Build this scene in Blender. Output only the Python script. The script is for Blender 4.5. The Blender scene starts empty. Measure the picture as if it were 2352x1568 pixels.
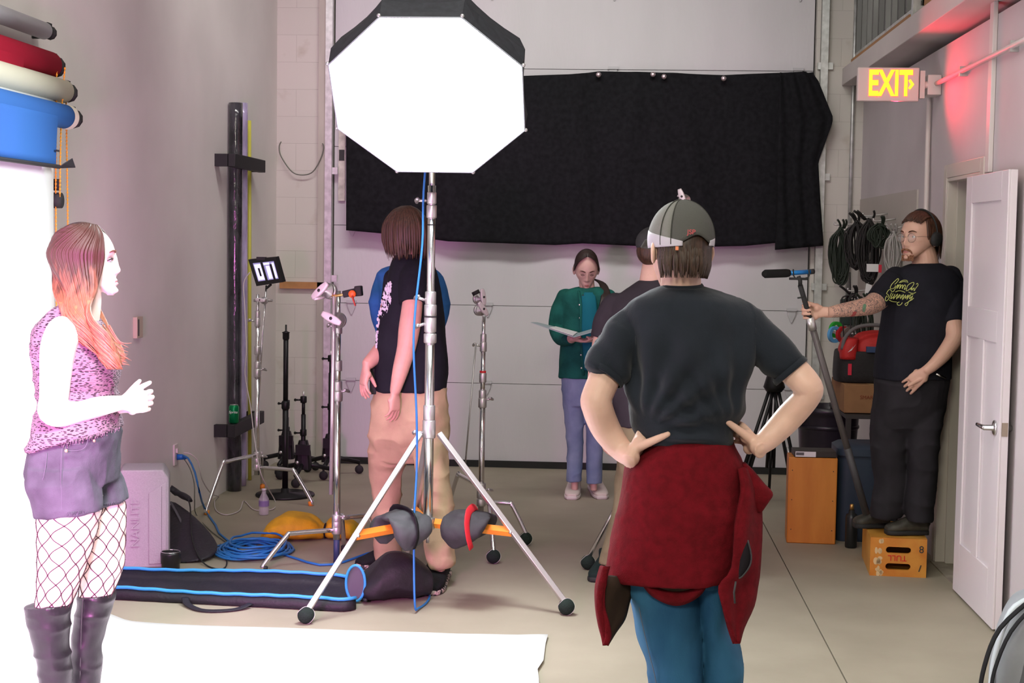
import bpy, math, random
import numpy as np
from mathutils import Vector, Matrix
random.seed(7)
V = Vector
C = bpy.context.scene.collection
SC = bpy.context.scene
# ---------------------------------------------------------------- camera
F, CX, CY, EYE = 3500.0, 1176.0, 784.0, 1.7
_d = V((240, 227, -F)).normalized()
_u = V((.0155, 1, 0)); _u.z = -(_d.x*_u.x + _d.y*_u.y)/_d.z; _u.normalize()
_r = _d.cross(_u)
MW = Matrix((_r, _d, _u))            # camera -> world rotation
cam_d = bpy.data.cameras.new('camera'); cam = bpy.data.objects.new('camera', cam_d); C.objects.link(cam)
cam.matrix_world = Matrix.Translation((0, 0, EYE)) @ MW.to_4x4()
cam_d.sensor_width = 36; cam_d.lens = 36*F/2352; cam_d.clip_end = 60
SC.camera = cam
def ray(u, v): return MW @ V((u-CX, -(v-CY), -F))
def P(u, v, Y):                       # the room point at depth Y along a sight line
    q = ray(u, v); return V((0, 0, EYE)) + q*(Y/q.y)
def G(u, v, z=0.0):                   # ... at height z
    q = ray(u, v); return V((0, 0, EYE)) + q*((z-EYE)/q.z)
def S(u, v, X):                       # ... at lateral position X
    q = ray(u, v); return V((0, 0, EYE)) + q*(X/q.x)
# ---------------------------------------------------------------- world, exposure, lights
w = bpy.data.worlds.new('world'); SC.world = w; w.use_nodes = True
w.node_tree.nodes['Background'].inputs[0].default_value = (.75, .78, .85, 1)
w.node_tree.nodes['Background'].inputs[1].default_value = .02
vs = SC.view_settings; vs.view_transform = 'Standard'; vs.look = 'None'; vs.exposure = 0.0; vs.gamma = 1.0
vs.use_curve_mapping = False
def area(name, loc, target, sx, sy, power, col, spread=180):
    d = bpy.data.lights.new(name, 'AREA'); d.shape = 'RECTANGLE'; d.size = sx; d.size_y = sy
    d.energy = power; d.color = col; d.spread = math.radians(spread)
    o = bpy.data.objects.new(name, d); C.objects.link(o); o.location = loc
    o.rotation_euler = (V(target)-V(loc)).to_track_quat('-Z', 'Y').to_euler(); return o
L_SOFT = 60.0          # emission of the softbox diffuser
area('overhead_fill_front', (-.3, 2.6, 4.4), (-.3, 2.9, 0), 2.6, .5, 56, (1, .99, .91))  # unseen overhead fill, added as ambient light for the room
area('overhead_fill_middle', (-.3, 5.5, 4.4), (-.3, 5.2, 0), 3.0, .5, 60, (1, .99, .91))  # second unseen overhead fill, added to lift left wall and near floor
area('far_wall_fill', (-.7, 8.3, 4.45), (-1.0, 11.3, 2.0), 3.4, .4, 37, (1, .98, .94), 105)  # added unseen fill, tilted to brighten the far wall and spare the floor
area('magenta_key', (-1.45, 2.2, 1.35), (-2.5, 7.3, .35), .5, .5, 46, (1, .24, .82), 72)
area('white_key', (-1.0, 3.0, 2.9), (-2.0, 4.25, .9), .8, .8, 40, (.96, 1, 1), 60)
area('fill_above_camera', (-.3, .2, 3.2), (1.0, 6.4, .6), .8, .8, 24, (1, .97, .8), 90)  # unseen fill added above the camera for near floor and door jamb

# ---------------------------------------------------------------- materials
MATS = {}
def nd(nt, t, **k):
    n = nt.nodes.new(t)
    for a, b in k.items(): setattr(n, a, b)
    return n
def mat(name, col, rough=.6, metal=0, vary=.0, vscale=8, bump=0, bscale=60, col2=None, emit=None, alpha=1, trans=0,
        sss=0, stretch=None, spots=None, coat=0, sheen=0, ior=1.45, contrast=(.35, .65), detail=4):
    """principled material; vary/col2 = procedural noise variation, spots = coloured patches at object-space places"""
    if name in MATS: return MATS[name]
    m = bpy.data.materials.new(name); m.use_nodes = True; nt = m.node_tree
    b = nt.nodes['Principled BSDF']; L = nt.links.new
    b.inputs['Base Color'].default_value = (*col, 1); b.inputs['Roughness'].default_value = rough
    b.inputs['Metallic'].default_value = metal; b.inputs['IOR'].default_value = ior
    b.inputs['Specular IOR Level'].default_value = .18 if (rough >= .8 and not metal) else .5
    if alpha < 1: b.inputs['Alpha'].default_value = alpha
    if trans: b.inputs['Transmission Weight'].default_value = trans
    if coat: b.inputs['Coat Weight'].default_value = coat
    if sheen: b.inputs['Sheen Weight'].default_value = sheen; b.inputs['Sheen Roughness'].default_value = .5
    if sss:
        b.inputs['Subsurface Weight'].default_value = sss; b.inputs['Subsurface Radius'].default_value = (1, .35, .2)
        b.inputs['Subsurface Scale'].default_value = .012
    if emit: b.inputs['Emission Color'].default_value = (*emit[0], 1); b.inputs['Emission Strength'].default_value = emit[1]
    tc = nd(nt, 'ShaderNodeTexCoord'); mp = nd(nt, 'ShaderNodeMapping'); L(tc.outputs['Object'], mp.inputs[0])
    if stretch: mp.inputs['Scale'].default_value = stretch
    src = None
    if vary or col2:
        nz = nd(nt, 'ShaderNodeTexNoise'); nz.inputs['Scale'].default_value = vscale; nz.inputs['Detail'].default_value = detail
        L(mp.outputs[0], nz.inputs['Vector'])
        cr = nd(nt, 'ShaderNodeValToRGB'); L(nz.outputs[0], cr.inputs[0])
        a = tuple(max(0, c*(1-vary)) for c in col); z = col2 or tuple(min(1, c*(1+vary)) for c in col)
        cr.color_ramp.elements[0].position, cr.color_ramp.elements[1].position = contrast
        cr.color_ramp.elements[0].color = (*(col if col2 else a), 1); cr.color_ramp.elements[1].color = (*z, 1)
        src = cr.outputs[0]
    for sp in spots or []:
        (cx, cy, cz), (rx, ry, rz), sc_, soft = sp[:4]; amt = sp[4] if len(sp) > 4 else 1
        sub = nd(nt, 'ShaderNodeVectorMath', operation='SUBTRACT'); L(tc.outputs['Object'], sub.inputs[0]); sub.inputs[1].default_value = (cx, cy, cz)
        dv = nd(nt, 'ShaderNodeVectorMath', operation='DIVIDE'); L(sub.outputs[0], dv.inputs[0]); dv.inputs[1].default_value = (rx, ry, rz)
        ln = nd(nt, 'ShaderNodeVectorMath', operation='LENGTH'); L(dv.outputs[0], ln.inputs[0])
        mr = nd(nt, 'ShaderNodeMapRange'); L(ln.outputs['Value'], mr.inputs[0])
        mr.inputs[1].default_value = 1-soft; mr.inputs[2].default_value = 1; mr.inputs[3].default_value = amt; mr.inputs[4].default_value = 0
        mx = nd(nt, 'ShaderNodeMix', data_type='RGBA'); L(mr.outputs[0], mx.inputs[0])
        if src: L(src, mx.inputs[6])
        else: mx.inputs[6].default_value = (*col, 1)
        mx.inputs[7].default_value = (*sc_, 1); src = mx.outputs[2]
    if src: L(src, b.inputs['Base Color'])
    if bump:
        n2 = nd(nt, 'ShaderNodeTexNoise'); n2.inputs['Scale'].default_value = bscale; n2.inputs['Detail'].default_value = 3
        L(mp.outputs[0], n2.inputs['Vector']); bp = nd(nt, 'ShaderNodeBump'); bp.inputs['Strength'].default_value = bump
        bp.inputs['Distance'].default_value = .01; L(n2.outputs[0], bp.inputs['Height']); L(bp.outputs[0], b.inputs['Normal'])
    MATS[name] = m; return m

# ---------------------------------------------------------------- mesh building
WL = {}                               # world location of every object made
def new_obj(name, data, parent=None, loc=None):
    o = bpy.data.objects.new(name, data); C.objects.link(o); loc = V(loc) if loc is not None else (WL[parent] if parent else V((0, 0, 0)))
    WL[o] = loc.copy()
    if parent: o.parent = parent; o.location = loc - WL[parent]
    else: o.location = loc
    return o
def tag(o, label, cat=None, group=None, kind=None):
    if label: o['label'] = label
    if cat: o['category'] = cat
    if group: o['group'] = group
    if kind: o['kind'] = kind
    return o
def thing(name, label, cat, loc, group=None):
    return tag(new_obj(name, None, None, loc), label, cat, group)
def vnoise(p, seed=0):                # smooth value noise, numpy, p (n,3)
    i = np.floor(p).astype(np.int64); f = p-i; f = f*f*(3-2*f); r = 0
    def h(a, b, c):
        n = (a*73856093) ^ (b*19349663) ^ (c*83492791) ^ (seed*2654435761)
        n = (n ^ (n >> 13))*1274126177 & 0x7fffffff; n = (n ^ (n >> 16)) & 0xffff
        return n/65535.
    for dx in (0, 1):
        for dy in (0, 1):
            for dz in (0, 1):
                wt = (f[:, 0] if dx else 1-f[:, 0])*(f[:, 1] if dy else 1-f[:, 1])*(f[:, 2] if dz else 1-f[:, 2])
                r = r+wt*h(i[:, 0]+dx, i[:, 1]+dy, i[:, 2]+dz)
    return r
def cr_spline(pts, k):
    """Catmull-Rom resampling of rows of numbers"""
    a = np.array(pts, float); n = len(a)
    if n < 3 or k < 2: return a if n > 2 else np.array([a[0]+(a[-1]-a[0])*t for t in np.linspace(0, 1, max(2, k+1))])
    out = []
    for i in range(n-1):
        p0 = a[max(i-1, 0)]; p1 = a[i]; p2 = a[i+1]; p3 = a[min(i+2, n-1)]
        for j in range(k):
            t = j/k; out.append(.5*((2*p1)+(-p0+p2)*t+(2*p0-5*p1+4*p2-p3)*t*t+(-p0+3*p1-3*p2+p3)*t**3))
    out.append(a[-1]); return np.array(out)
class MB:
    def __init__(s): s.v = []; s.f = []; s.mi = []; s.cur = 0
    def add(s, vs_, fs):
        o = len(s.v); s.v.extend(V(q) for q in vs_); s.f.extend([i+o for i in f] for f in fs); s.mi.extend([s.cur]*len(fs))
        return s
    def grid(s, rows, closed_u=True, cap=True):
        n = len(rows[0]); vs_ = [p for r in rows for p in r]; fs = []
        for i in range(len(rows)-1):
            for j in range(n if closed_u else n-1):
                k = (j+1) % n; fs.append([i*n+j, i*n+k, (i+1)*n+k, (i+1)*n+j])
        if cap and closed_u: fs.append(list(range(n))[::-1]); fs.append([(len(rows)-1)*n+j for j in range(n)])
        return s.add(vs_, fs)
    def box(s, c, size, R=None, taper=1):
        x, y, z = (q/2 for q in size); c = V(c); vs_ = []
        for sz in (-1, 1):
            t = taper if sz > 0 else 1
            for sx, sy in ((-1, -1), (1, -1), (1, 1), (-1, 1)):
                q = V((sx*x*t, sy*y*t, sz*z)); vs_.append(c+(R @ q if R else q))
        return s.add(vs_, [[3, 2, 1, 0], [4, 5, 6, 7], [0, 1, 5, 4], [1, 2, 6, 5], [2, 3, 7, 6], [3, 0, 4, 7]])
    def tube(s, pts, r, n=10, k=1, closed=False, flat=None, cap=True, up=None):
        """round (or flat: width x thickness) sweep along pts; r number or list"""
        rs = list(r) if hasattr(r, '__len__') else [r]*len(pts)
        if k > 1:
            a = cr_spline([(*p, q) for p, q in zip(pts, rs)], k); pts = [V(x[:3]) for x in a]; rs = [max(1e-4, x[3]) for x in a]
        pts = [V(p) for p in pts]; m = len(pts); T = []
        for i in range(m):
            a = pts[(i-1) % m] if closed else pts[max(i-1, 0)]; b = pts[(i+1) % m] if closed else pts[min(i+1, m-1)]
            t = (b-a); T.append(t.normalized() if t.length > 1e-9 else V((0, 0, 1)))
        ref = V(up) if up else (V((0, 0, 1)) if abs(T[0].z) < .9 else V((1, 0, 0)))
        N = (ref-T[0]*ref.dot(T[0])).normalized(); rows = []
        for i in range(m):
            if i:
                N = (N-T[i]*N.dot(T[i]))
                N = N.normalized() if N.length > 1e-6 else T[i].orthogonal().normalized()
            B = T[i].cross(N); w_, h_ = (flat[0]*rs[i], flat[1]*rs[i]) if flat else (rs[i], rs[i])
            rows.append([pts[i]+B*(w_*math.cos(2*math.pi*j/n))+N*(h_*math.sin(2*math.pi*j/n)) for j in range(n)])
        if closed: rows.append(rows[0])
        return s.grid(rows, True, cap and not closed)
    def cyl(s, a, b, r0, r1=None, n=20): return s.tube([a, b], [r0, r1 if r1 is not None else r0], n)
    def ball(s, c, r, n=16, m=12, R=None, fn=None):
        r = r if hasattr(r, '__len__') else (r, r, r); rows = []
        for i in range(m+1):
            th = math.pi*(i/m) if 0 < i < m else (1e-3 if i == 0 else math.pi-1e-3); row = []
            for j in range(n):
                ph = 2*math.pi*j/n; q = V((math.sin(th)*math.cos(ph)*r[0], math.sin(th)*math.sin(ph)*r[1], math.cos(th)*r[2]))
                if fn: q = fn(q)
                row.append(V(c)+(R @ q if R else q))
            rows.append(row)
        return s.grid(rows)
    def loft(s, rings, n=28, k=1):
        """rings: (centre, right axis, front axis, half width, half depth[, power])"""
        a = [(*r[0], *r[1], *r[2], r[3], r[4], r[5] if len(r) > 5 else 2.0) for r in rings]
        if k > 1: a = cr_spline(a, k)
        rows = []
        for q in a:
            c, x, y = V(q[:3]), V(q[3:6]).normalized(), V(q[6:9]).normalized(); row = []
            for j in range(n):
                t = 2*math.pi*j/n; ct, st = math.cos(t), math.sin(t); e = 2/max(q[11], 1)
                row.append(c+x*(q[9]*math.copysign(abs(ct)**e, ct))+y*(q[10]*math.copysign(abs(st)**e, st)))
            rows.append(row)
        return s.grid(rows)
    def lathe(s, c, prof, n=32, axis='z', cap=True):
        ax = {'x': (V((0, 1, 0)), V((0, 0, 1)), V((1, 0, 0))), 'y': (V((0, 0, 1)), V((1, 0, 0)), V((0, 1, 0))), 'z': (V((1, 0, 0)), V((0, 1, 0)), V((0, 0, 1)))}
        X, Y, Z = ax[axis] if isinstance(axis, str) else axis
        return s.grid([[V(c)+X*(r*math.cos(2*math.pi*j/n))+Y*(r*math.sin(2*math.pi*j/n))+Z*h for j in range(n)] for r, h in prof], True, cap)
    def sheet(s, rows, th=.004):
        """cloth or paper of real thickness from a grid of points"""
        m, n = len(rows), len(rows[0]); A = [[V(p) for p in r] for r in rows]; top = []; bot = []
        for i in range(m):
            for j in range(n):
                du = A[i][min(j+1, n-1)]-A[i][max(j-1, 0)]; dv = A[min(i+1, m-1)][j]-A[max(i-1, 0)][j]
                nn = du.cross(dv); nn = nn.normalized() if nn.length > 1e-9 else V((0, 1, 0))
                top.append(A[i][j]+nn*th/2); bot.append(A[i][j]-nn*th/2)
        N = m*n; fs = []
        for i in range(m-1):
            for j in range(n-1):
                a, b, c, d = i*n+j, i*n+j+1, (i+1)*n+j+1, (i+1)*n+j; fs.append([a, b, c, d]); fs.append([N+d, N+c, N+b, N+a])
        ring = [j for j in range(n)]+[i*n+n-1 for i in range(1, m)]+[(m-1)*n+j for j in range(n-2, -1, -1)]+[i*n for i in range(m-2, 0, -1)]
        for q in range(len(ring)):
            a, b = ring[q], ring[(q+1) % len(ring)]; fs.append([b, a, N+a, N+b])
        return s.add(top+bot, fs)
    def build(s, name, m, parent=None, smooth=True, bevel=0, remesh=0, relax=0, fold=None, loc=None, sharp=None, subsurf=0):
        me = bpy.data.meshes.new(name); ms = m if isinstance(m, (list, tuple)) else [m]
        vv = np.array([tuple(q) for q in s.v])
        if parent is None and loc is None:
            lo, hi = vv.min(0), vv.max(0); loc = V(((lo[0]+hi[0])/2, (lo[1]+hi[1])/2, lo[2]))
        o = new_obj(name, me, parent, loc); L = WL[o]
        me.from_pydata([tuple(q-L) for q in s.v], [], s.f)
        for q in ms: me.materials.append(q)
        if len(ms) > 1: me.polygons.foreach_set('material_index', s.mi)
        me.update()
        if remesh:
            md = o.modifiers.new('r', 'REMESH'); md.mode = 'VOXEL'; md.voxel_size = remesh; md.adaptivity = 0
            if relax: m2 = o.modifiers.new('s', 'SMOOTH'); m2.iterations = relax; m2.factor = .5
            dg = bpy.context.evaluated_depsgraph_get(); dg.update(); nm = bpy.data.meshes.new_from_object(o.evaluated_get(dg))
            o.modifiers.clear(); o.data = nm; bpy.data.meshes.remove(me); me = nm; me.name = name
            if not me.materials:
                for q in ms: me.materials.append(q)
            me.polygons.foreach_set('material_index', [0]*len(me.polygons))
        if fold:
            n = len(me.vertices); co = np.empty(n*3); me.vertices.foreach_get('co', co); co = co.reshape(-1, 3)
            no = np.empty(n*3); me.vertex_normals.foreach_get('vector', no); no = no.reshape(-1, 3)
            co2 = fold(co+np.array(L), no)-np.array(L); me.vertices.foreach_set('co', co2.ravel()); me.update()
        me.polygons.foreach_set('use_smooth', [smooth]*len(me.polygons))
        if smooth and sharp:
            me.set_sharp_from_angle(angle=math.radians(sharp))
        if bevel:
            md = o.modifiers.new('bevel', 'BEVEL'); md.width = bevel; md.segments = 2; md.limit_method = 'ANGLE'
            if not smooth: me.polygons.foreach_set('use_smooth', [True]*len(me.polygons)); me.set_sharp_from_angle(angle=math.radians(40))
        if subsurf: md = o.modifiers.new('sub', 'SUBSURF'); md.levels = md.render_levels = subsurf
        return o
def text(name, body, c, right, up, size, m, parent, depth=.001, shear=0, xs=1, bold=0):
    """lettering as real geometry, centred on c, reading along right"""
    cu = bpy.data.curves.new(name, 'FONT'); cu.body = body; cu.size = size; cu.extrude = depth; cu.align_x = 'CENTER'; cu.align_y = 'CENTER'; cu.shear = shear; cu.offset = bold
    t = bpy.data.objects.new('t', cu); C.objects.link(t); dg = bpy.context.evaluated_depsgraph_get(); dg.update()
    me = bpy.data.meshes.new_from_object(t.evaluated_get(dg)); bpy.data.objects.remove(t)
    X = V(right).normalized(); Y = V(up); Y = (Y-X*Y.dot(X)).normalized(); Z = X.cross(Y)
    me.transform(Matrix.Diagonal((xs, 1, 1, 1))); me.transform(Matrix((X, Y, Z)).transposed().to_4x4()); me.transform(Matrix.Translation(V(c)-WL[parent]))
    me.materials.clear(); me.materials.append(m); return new_obj(name, me, parent)
def struct(o): o['kind'] = 'structure'; return o
def basis(x, y, z): return Matrix((x, y, z)).transposed()
# ================================================================ the room
XL, XR, YF, YN, ZC = -2.6, 1.77, 11.3, -2.2, 4.6
def floor_mat():
    m = mat('concrete', (.28, .245, .185), .62, vary=.0, col2=(.36, .32, .245), vscale=1.6, bump=.05, bscale=30, contrast=(.3, .7), detail=9)
    m.node_tree.nodes['Principled BSDF'].inputs['Specular IOR Level'].default_value = .3
    return m
def wall_mat(name, c, v=.05, s=1.5): return mat(name, c, .75, vary=v, vscale=s, bump=.03, bscale=90)
drywall = wall_mat('painted_drywall', (.74, .70, .675))
drywall2 = wall_mat('painted_drywall_right', (.56, .51, .52))
m_fl = floor_mat()
# floor with saw-cut joint: slabs either side
JX = .932
def flat_box(x0, x1, y0, y1, z0, z1, mb=None):
    mb = mb or MB(); return mb.box(((x0+x1)/2, (y0+y1)/2, (z0+z1)/2), (x1-x0, y1-y0, z1-z0))
mb = MB(); flat_box(-3.0, JX-.003, YN, YF+.3, -.1, 0, mb); flat_box(JX+.003, 4.2, YN, YF+.3, -.1, 0, mb)
fl = struct(mb.build('floor', m_fl, smooth=False))
struct(flat_box(-3.0, 4.2, YN, YF+.3, -.16, -.102).build('trim_1', mat('joint_filler', (.06, .05, .04), .9), smooth=False))
_wl = [(XL-.15, YN), (XL, YN), (XL, 9.0), (-2.545, YF), (XL-.15, YF)]
struct(MB().add([(x, y, z) for z in (0, ZC) for x, y in _wl], [[4, 3, 2, 1, 0], [5, 6, 7, 8, 9]]+[[i, (i+1) % 5, 5+(i+1) % 5, 5+i] for i in range(5)]).build('wall_left', drywall, smooth=False))
struct(flat_box(-3, 4.2, YN-.15, YN, 0, ZC).build('wall_near', drywall, smooth=False))
struct(flat_box(-3, 4.2, YN, YF+.3, ZC, ZC+.1).build('ceiling', wall_mat('ceiling_paint', (.5, .48, .46)), smooth=False))
# far wall : painted block piers both sides of the roller opening and a lintel
def block_mat():
    m = bpy.data.materials.new('painted_block'); m.use_nodes = True; nt = m.node_tree; L = nt.links.new; b = nt.nodes['Principled BSDF']
    tc = nd(nt, 'ShaderNodeTexCoord'); sp = nd(nt, 'ShaderNodeSeparateXYZ'); cb = nd(nt, 'ShaderNodeCombineXYZ'); L(tc.outputs['Object'], sp.inputs[0])
    L(sp.outputs[0], cb.inputs[0]); L(sp.outputs[2], cb.inputs[1])
    br = nd(nt, 'ShaderNodeTexBrick'); L(cb.outputs[0], br.inputs[0]); br.inputs['Scale'].default_value = 1
    for k_, v_ in (('Brick Width', .4), ('Row Height', .2), ('Mortar Size', .0022), ('Mortar Smooth', .7)): br.inputs[k_].default_value = v_
    br.inputs['Color1'].default_value = (.53, .50, .46, 1); br.inputs['Color2'].default_value = (.55, .52, .475, 1); br.inputs['Mortar'].default_value = (.43, .40, .365, 1)
    nz = nd(nt, 'ShaderNodeTexNoise'); nz.inputs['Scale'].default_value = 5; nz.inputs['Detail'].default_value = 6; L(tc.outputs['Object'], nz.inputs[0])
    cr = nd(nt, 'ShaderNodeValToRGB'); L(nz.outputs[0], cr.inputs[0]); cr.color_ramp.elements[0].position = .62; cr.color_ramp.elements[1].position = .75
    cr.color_ramp.elements[0].color = (0, 0, 0, 1); cr.color_ramp.elements[1].color = (.5, .5, .5, 1)
    mx = nd(nt, 'ShaderNodeMix', data_type='RGBA'); L(cr.outputs[0], mx.inputs[0]); L(br.outputs[0], mx.inputs[6]); mx.inputs[7].default_value = (.36, .30, .24, 1)
    L(mx.outputs[2], b.inputs['Base Color']); b.inputs['Roughness'].default_value = .7
    bp = nd(nt, 'ShaderNodeBump'); bp.inputs['Strength'].default_value = .25; bp.inputs['Distance'].default_value = .01; L(br.outputs['Fac'], bp.inputs['Height']); bp.invert = True
    L(bp.outputs[0], b.inputs['Normal']); return m
blk = block_mat()
DL, DR, DTOP = -2.13, 1.42, 4.15
mb = MB(); flat_box(-3, DL, YF, YF+.2, 0, ZC, mb); flat_box(DR, 4.2, YF, YF+.2, 0, ZC, mb); flat_box(DL, DR, YF, YF+.2, DTOP, ZC, mb)
wf = struct(mb.build('wall_far', blk, smooth=False, loc=(0, YF, 0)))
# sectional overhead door, each panel row a part
panel_m = mat('door_panel_enamel', (.57, .55, .57), .5, vary=.03, vscale=3, bump=.12, bscale=45, stretch=(1, 1, .3))
dr1 = struct(new_obj('door_1', None, None, (-.35, YF+.1, 0)))
zz = .045; k = 0
while zz < 4.2:
    h = .585
    mb = MB(); mb.box(((DL+DR)/2, YF+.085, zz+h/2), (DR-DL-.02, .05, h-.003)); o = mb.build('door_panel', panel_m, dr1, smooth=False, bevel=.0025)
    zz += h; k += 1
flat_box(DL, DR, YF+.04, YF+.12, 0, .05).build('bottom_seal', mat('black_rubber', (.012, .012, .011), .7), dr1, smooth=False)
galv = mat('galvanised_steel', (.55, .56, .55), .45, .8, vary=.15, vscale=20)
hinge_m = mat('hinge_plate', (.50, .49, .51), .45)
for sx in (-1.98, -.95, -.05, 1.17+.13):
    for iz in (1, 2, 3, 4, 5, 6):
        z = .045+.585*iz; mb = MB()
        mb.loft([(V((sx, YF+.052, z+.005)), (1, 0, 0), (0, 1, 0), .032, .006, 8), (V((sx, YF+.052, z-.03)), (1, 0, 0), (0, 1, 0), .03, .006, 6), (V((sx, YF+.052, z-.085)), (1, 0, 0), (0, 1, 0), .006, .004, 3)], 16)
        mb.box((sx, YF+.045, z+.012), (.075, .02, .02)); mb.build('hinge', hinge_m, dr1, smooth=False)
# black vertical strip and long label at the left edge of the door
o = tag(flat_box(DL+.045, DL+.095, YF+.035, YF+.058, 1.98, 2.9).build('warning_strip', mat('label_white', (.6, .56, .5), .5, vary=.25, vscale=14), smooth=False), 'narrow worn white label strip along the left edge of the overhead door', 'label')
flat_box(DL+.05, DL+.09, YF+.03, YF+.036, 2.28, 2.36).build('warning_mark', mat('black_ink', (.03, .03, .03), .6), o, smooth=False)
# tracks of the overhead door
def track(x, name, lab):
    t = thing(name, lab, 'door track', (x, YF, 0))
    mb = MB(); mb.box((x, YF-.02, 2.15), (.012, .07, 4.3)); mb.box((x+.022, YF-.05, 2.15), (.045, .008, 4.3)); mb.box((x+.042, YF-.03, 2.15), (.006, .05, 4.3)); mb.build('rail', galv, t, smooth=False)
    MB().box((x+.018, YF-.002, 2.15), (.05, .014, 4.3)).build('weather_strip', mat('dark_rubber', (.02, .021, .022), .7), t, smooth=False)
    for z in (.6, 1.4, 2.2, 3.0):
        MB().box((x+.03, YF-.015, z), (.11, .02, .05)).build('bracket', galv, t, smooth=False)
track(-2.165, 'door_track', 'galvanised vertical track at the left side of the overhead door')
track(1.455, 'door_track', 'galvanised vertical track at the right side of the overhead door, behind the cloth corner')
tag(MB().box((-2.198, YF-.02, 2.2), (.055, .035, 4.4)).build('timber_post', mat('painted_timber', (.42, .38, .34), .7, vary=.12, vscale=9, stretch=(1, 1, .15)), smooth=False), 'painted timber jamb between block pier and left door track', 'post')
# right wall with doorway
OY0, OY1, OH = 7.55, 8.30, 2.07
WT = XR+.14
ZB = 2.80                           # the painted wall ends under a ledge, the loft starts above
mb = MB(); flat_box(XR, WT, OY1, YF, 0, ZB, mb); flat_box(XR, WT, YN, OY0, 0, ZB, mb); flat_box(XR, WT, OY0, OY1, OH, ZB, mb)
struct(mb.build('wall_right', drywall2, smooth=False))
# ledge, plywood edge and dark corrugated loft wall above it
struct(flat_box(XR-.16, XR+.3, YN, YF, 2.86, 2.985).build('trim_2', wall_mat('ledge_paint', (.60, .55, .53)), smooth=False, bevel=.004))
ply = mat('raw_plywood', (.42, .20, .07), .6, vary=.25, vscale=6, stretch=(1, .15, 1))
struct(flat_box(XR-.10, XR+.3, 9.1, YF, 2.986, 3.05).build('trim_3', ply, smooth=False))
struct(flat_box(XR-.08, XR+.3, 9.0, YF, 3.051, 3.085).build('trim_4', galv, smooth=False))
corr = mat('corrugated_sheet', (.085, .085, .08), .45, .5, col2=(.16, .16, .15), vscale=2.2, stretch=(1, 1, .5), contrast=(.45, .7))
rows = []
for i in range(0, 240):
    y = 9.0+i*(YF-9.0)/239; ph = (y*4.2) % 1; off = .03 if ph < .16 else 0
    rows.append([V((XR-.05-off, y, z)) for z in (3.086, ZC-.005)])
struct(MB().sheet(rows, .006).build('wall_loft', corr, smooth=False))
t = struct(MB().box((XR-.02, 8.55, 3.8), (.05, .42, 1.6), Matrix.Rotation(.25, 3, 'X')).build('trim_5', ply, smooth=False))
struct(flat_box(XR+.02, XR+.06, YN, 8.9, 2.986, ZC).build('wall_loft_near', mat('dark_metal_sheet', (.07, .07, .065), .5, .5, vary=.2, vscale=4, stretch=(1, 8, .3)), smooth=False))
for y in (8.15, 8.95): struct(MB().box((XR-.07, y, 3.78), (.05, .06, 1.6), Matrix.Rotation(.12 if y > 8.5 else 0, 3, 'X')).build('trim_6', galv, smooth=False))
# plain board on the right wall behind the cables
board = tag(flat_box(XR-.012, XR-.001, 9.15, YF-.05, .9, 2.04).build('wall_board', wall_mat('board_paint', (.47, .43, .39)), smooth=False), 'flat painted board fixed to right wall behind the hanging cables', 'board')
# wall joint battens, white raceways and the conduit
white_pl = mat('white_plastic', (.66, .60, .58), .5)
for y in (7.42,):
    tag(MB().box((XR-.012, y, 2.46), (.022, .07, .80)).build('raceway', white_pl, smooth=False, bevel=.003), 'white vertical raceway on pink lit wall above the open door', 'raceway')
mb = MB(); mb.tube([(XR-.03, 8.80, 2.60), (XR-.03, 5.0, 2.60)], .013, 10)
t = tag(mb.build('conduit', white_pl), 'painted horizontal conduit running along right wall from exit sign box', 'conduit')
for y in (8.0, 7.0): MB().box((XR-.02, y, 2.60), (.04, .03, .05)).build('clip', galv, t, smooth=False)
mb = MB(); mb.tube([(XR-.02, 8.84, 2.55), (XR-.02, 8.84, 2.3), (XR-.025, 8.80, 1.9), (XR-.02, 8.82, 1.2), (XR-.02, 8.82, .3)], .014, 10, 4)
tag(mb.build('conduit', white_pl), 'painted vertical conduit dropping below exit sign box beside doorway', 'conduit')
tag(MB().tube([(1.69, YF-.02, .9), (1.69, YF-.02, 4.3)], .014, 10).build('conduit', galv), 'galvanised vertical conduit on block pier right of the cloth', 'conduit')
tag(MB().box((1.69, YF-.04, 1.22), (.10, .07, .19)).build('switch_box', mat('dark_green_box', (.02, .04, .035), .5), smooth=False, bevel=.01), 'dark switch box at foot of galvanised conduit on block pier', 'switch box')
# door frame (casing and jambs) and the open leaf
trim = mat('door_trim_paint', (.62, .56, .50), .4)
mb = MB()
flat_box(XR-.022, XR-.001, OY1, OY1+.07, 0, OH+.07, mb); flat_box(XR-.022, XR-.001, OY0-.07, OY0, 0, OH+.07, mb); flat_box(XR-.022, XR-.001, OY0, OY1, OH, OH+.07, mb)
flat_box(XR-.02, WT+.02, OY1-.02, OY1-.001, 0, OH, mb); flat_box(XR+.03, WT-.03, OY1-.035, OY1-.021, 0, OH, mb); flat_box(XR-.02, WT+.02, OY0+.001, OY0+.02, 0, OH, mb); flat_box(XR-.02, WT+.02, OY0+.02, OY1-.02, OH-.02, OH-.001, mb)
struct(mb.build('trim_7', trim, smooth=False, bevel=.003))
struct(MB().box((1.735+.03, 7.95, .004), (.07, .72, .008)).build('trim_8', mat('threshold_concrete', (.33, .29, .23), .6, vary=.2, vscale=12), smooth=False))
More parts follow.
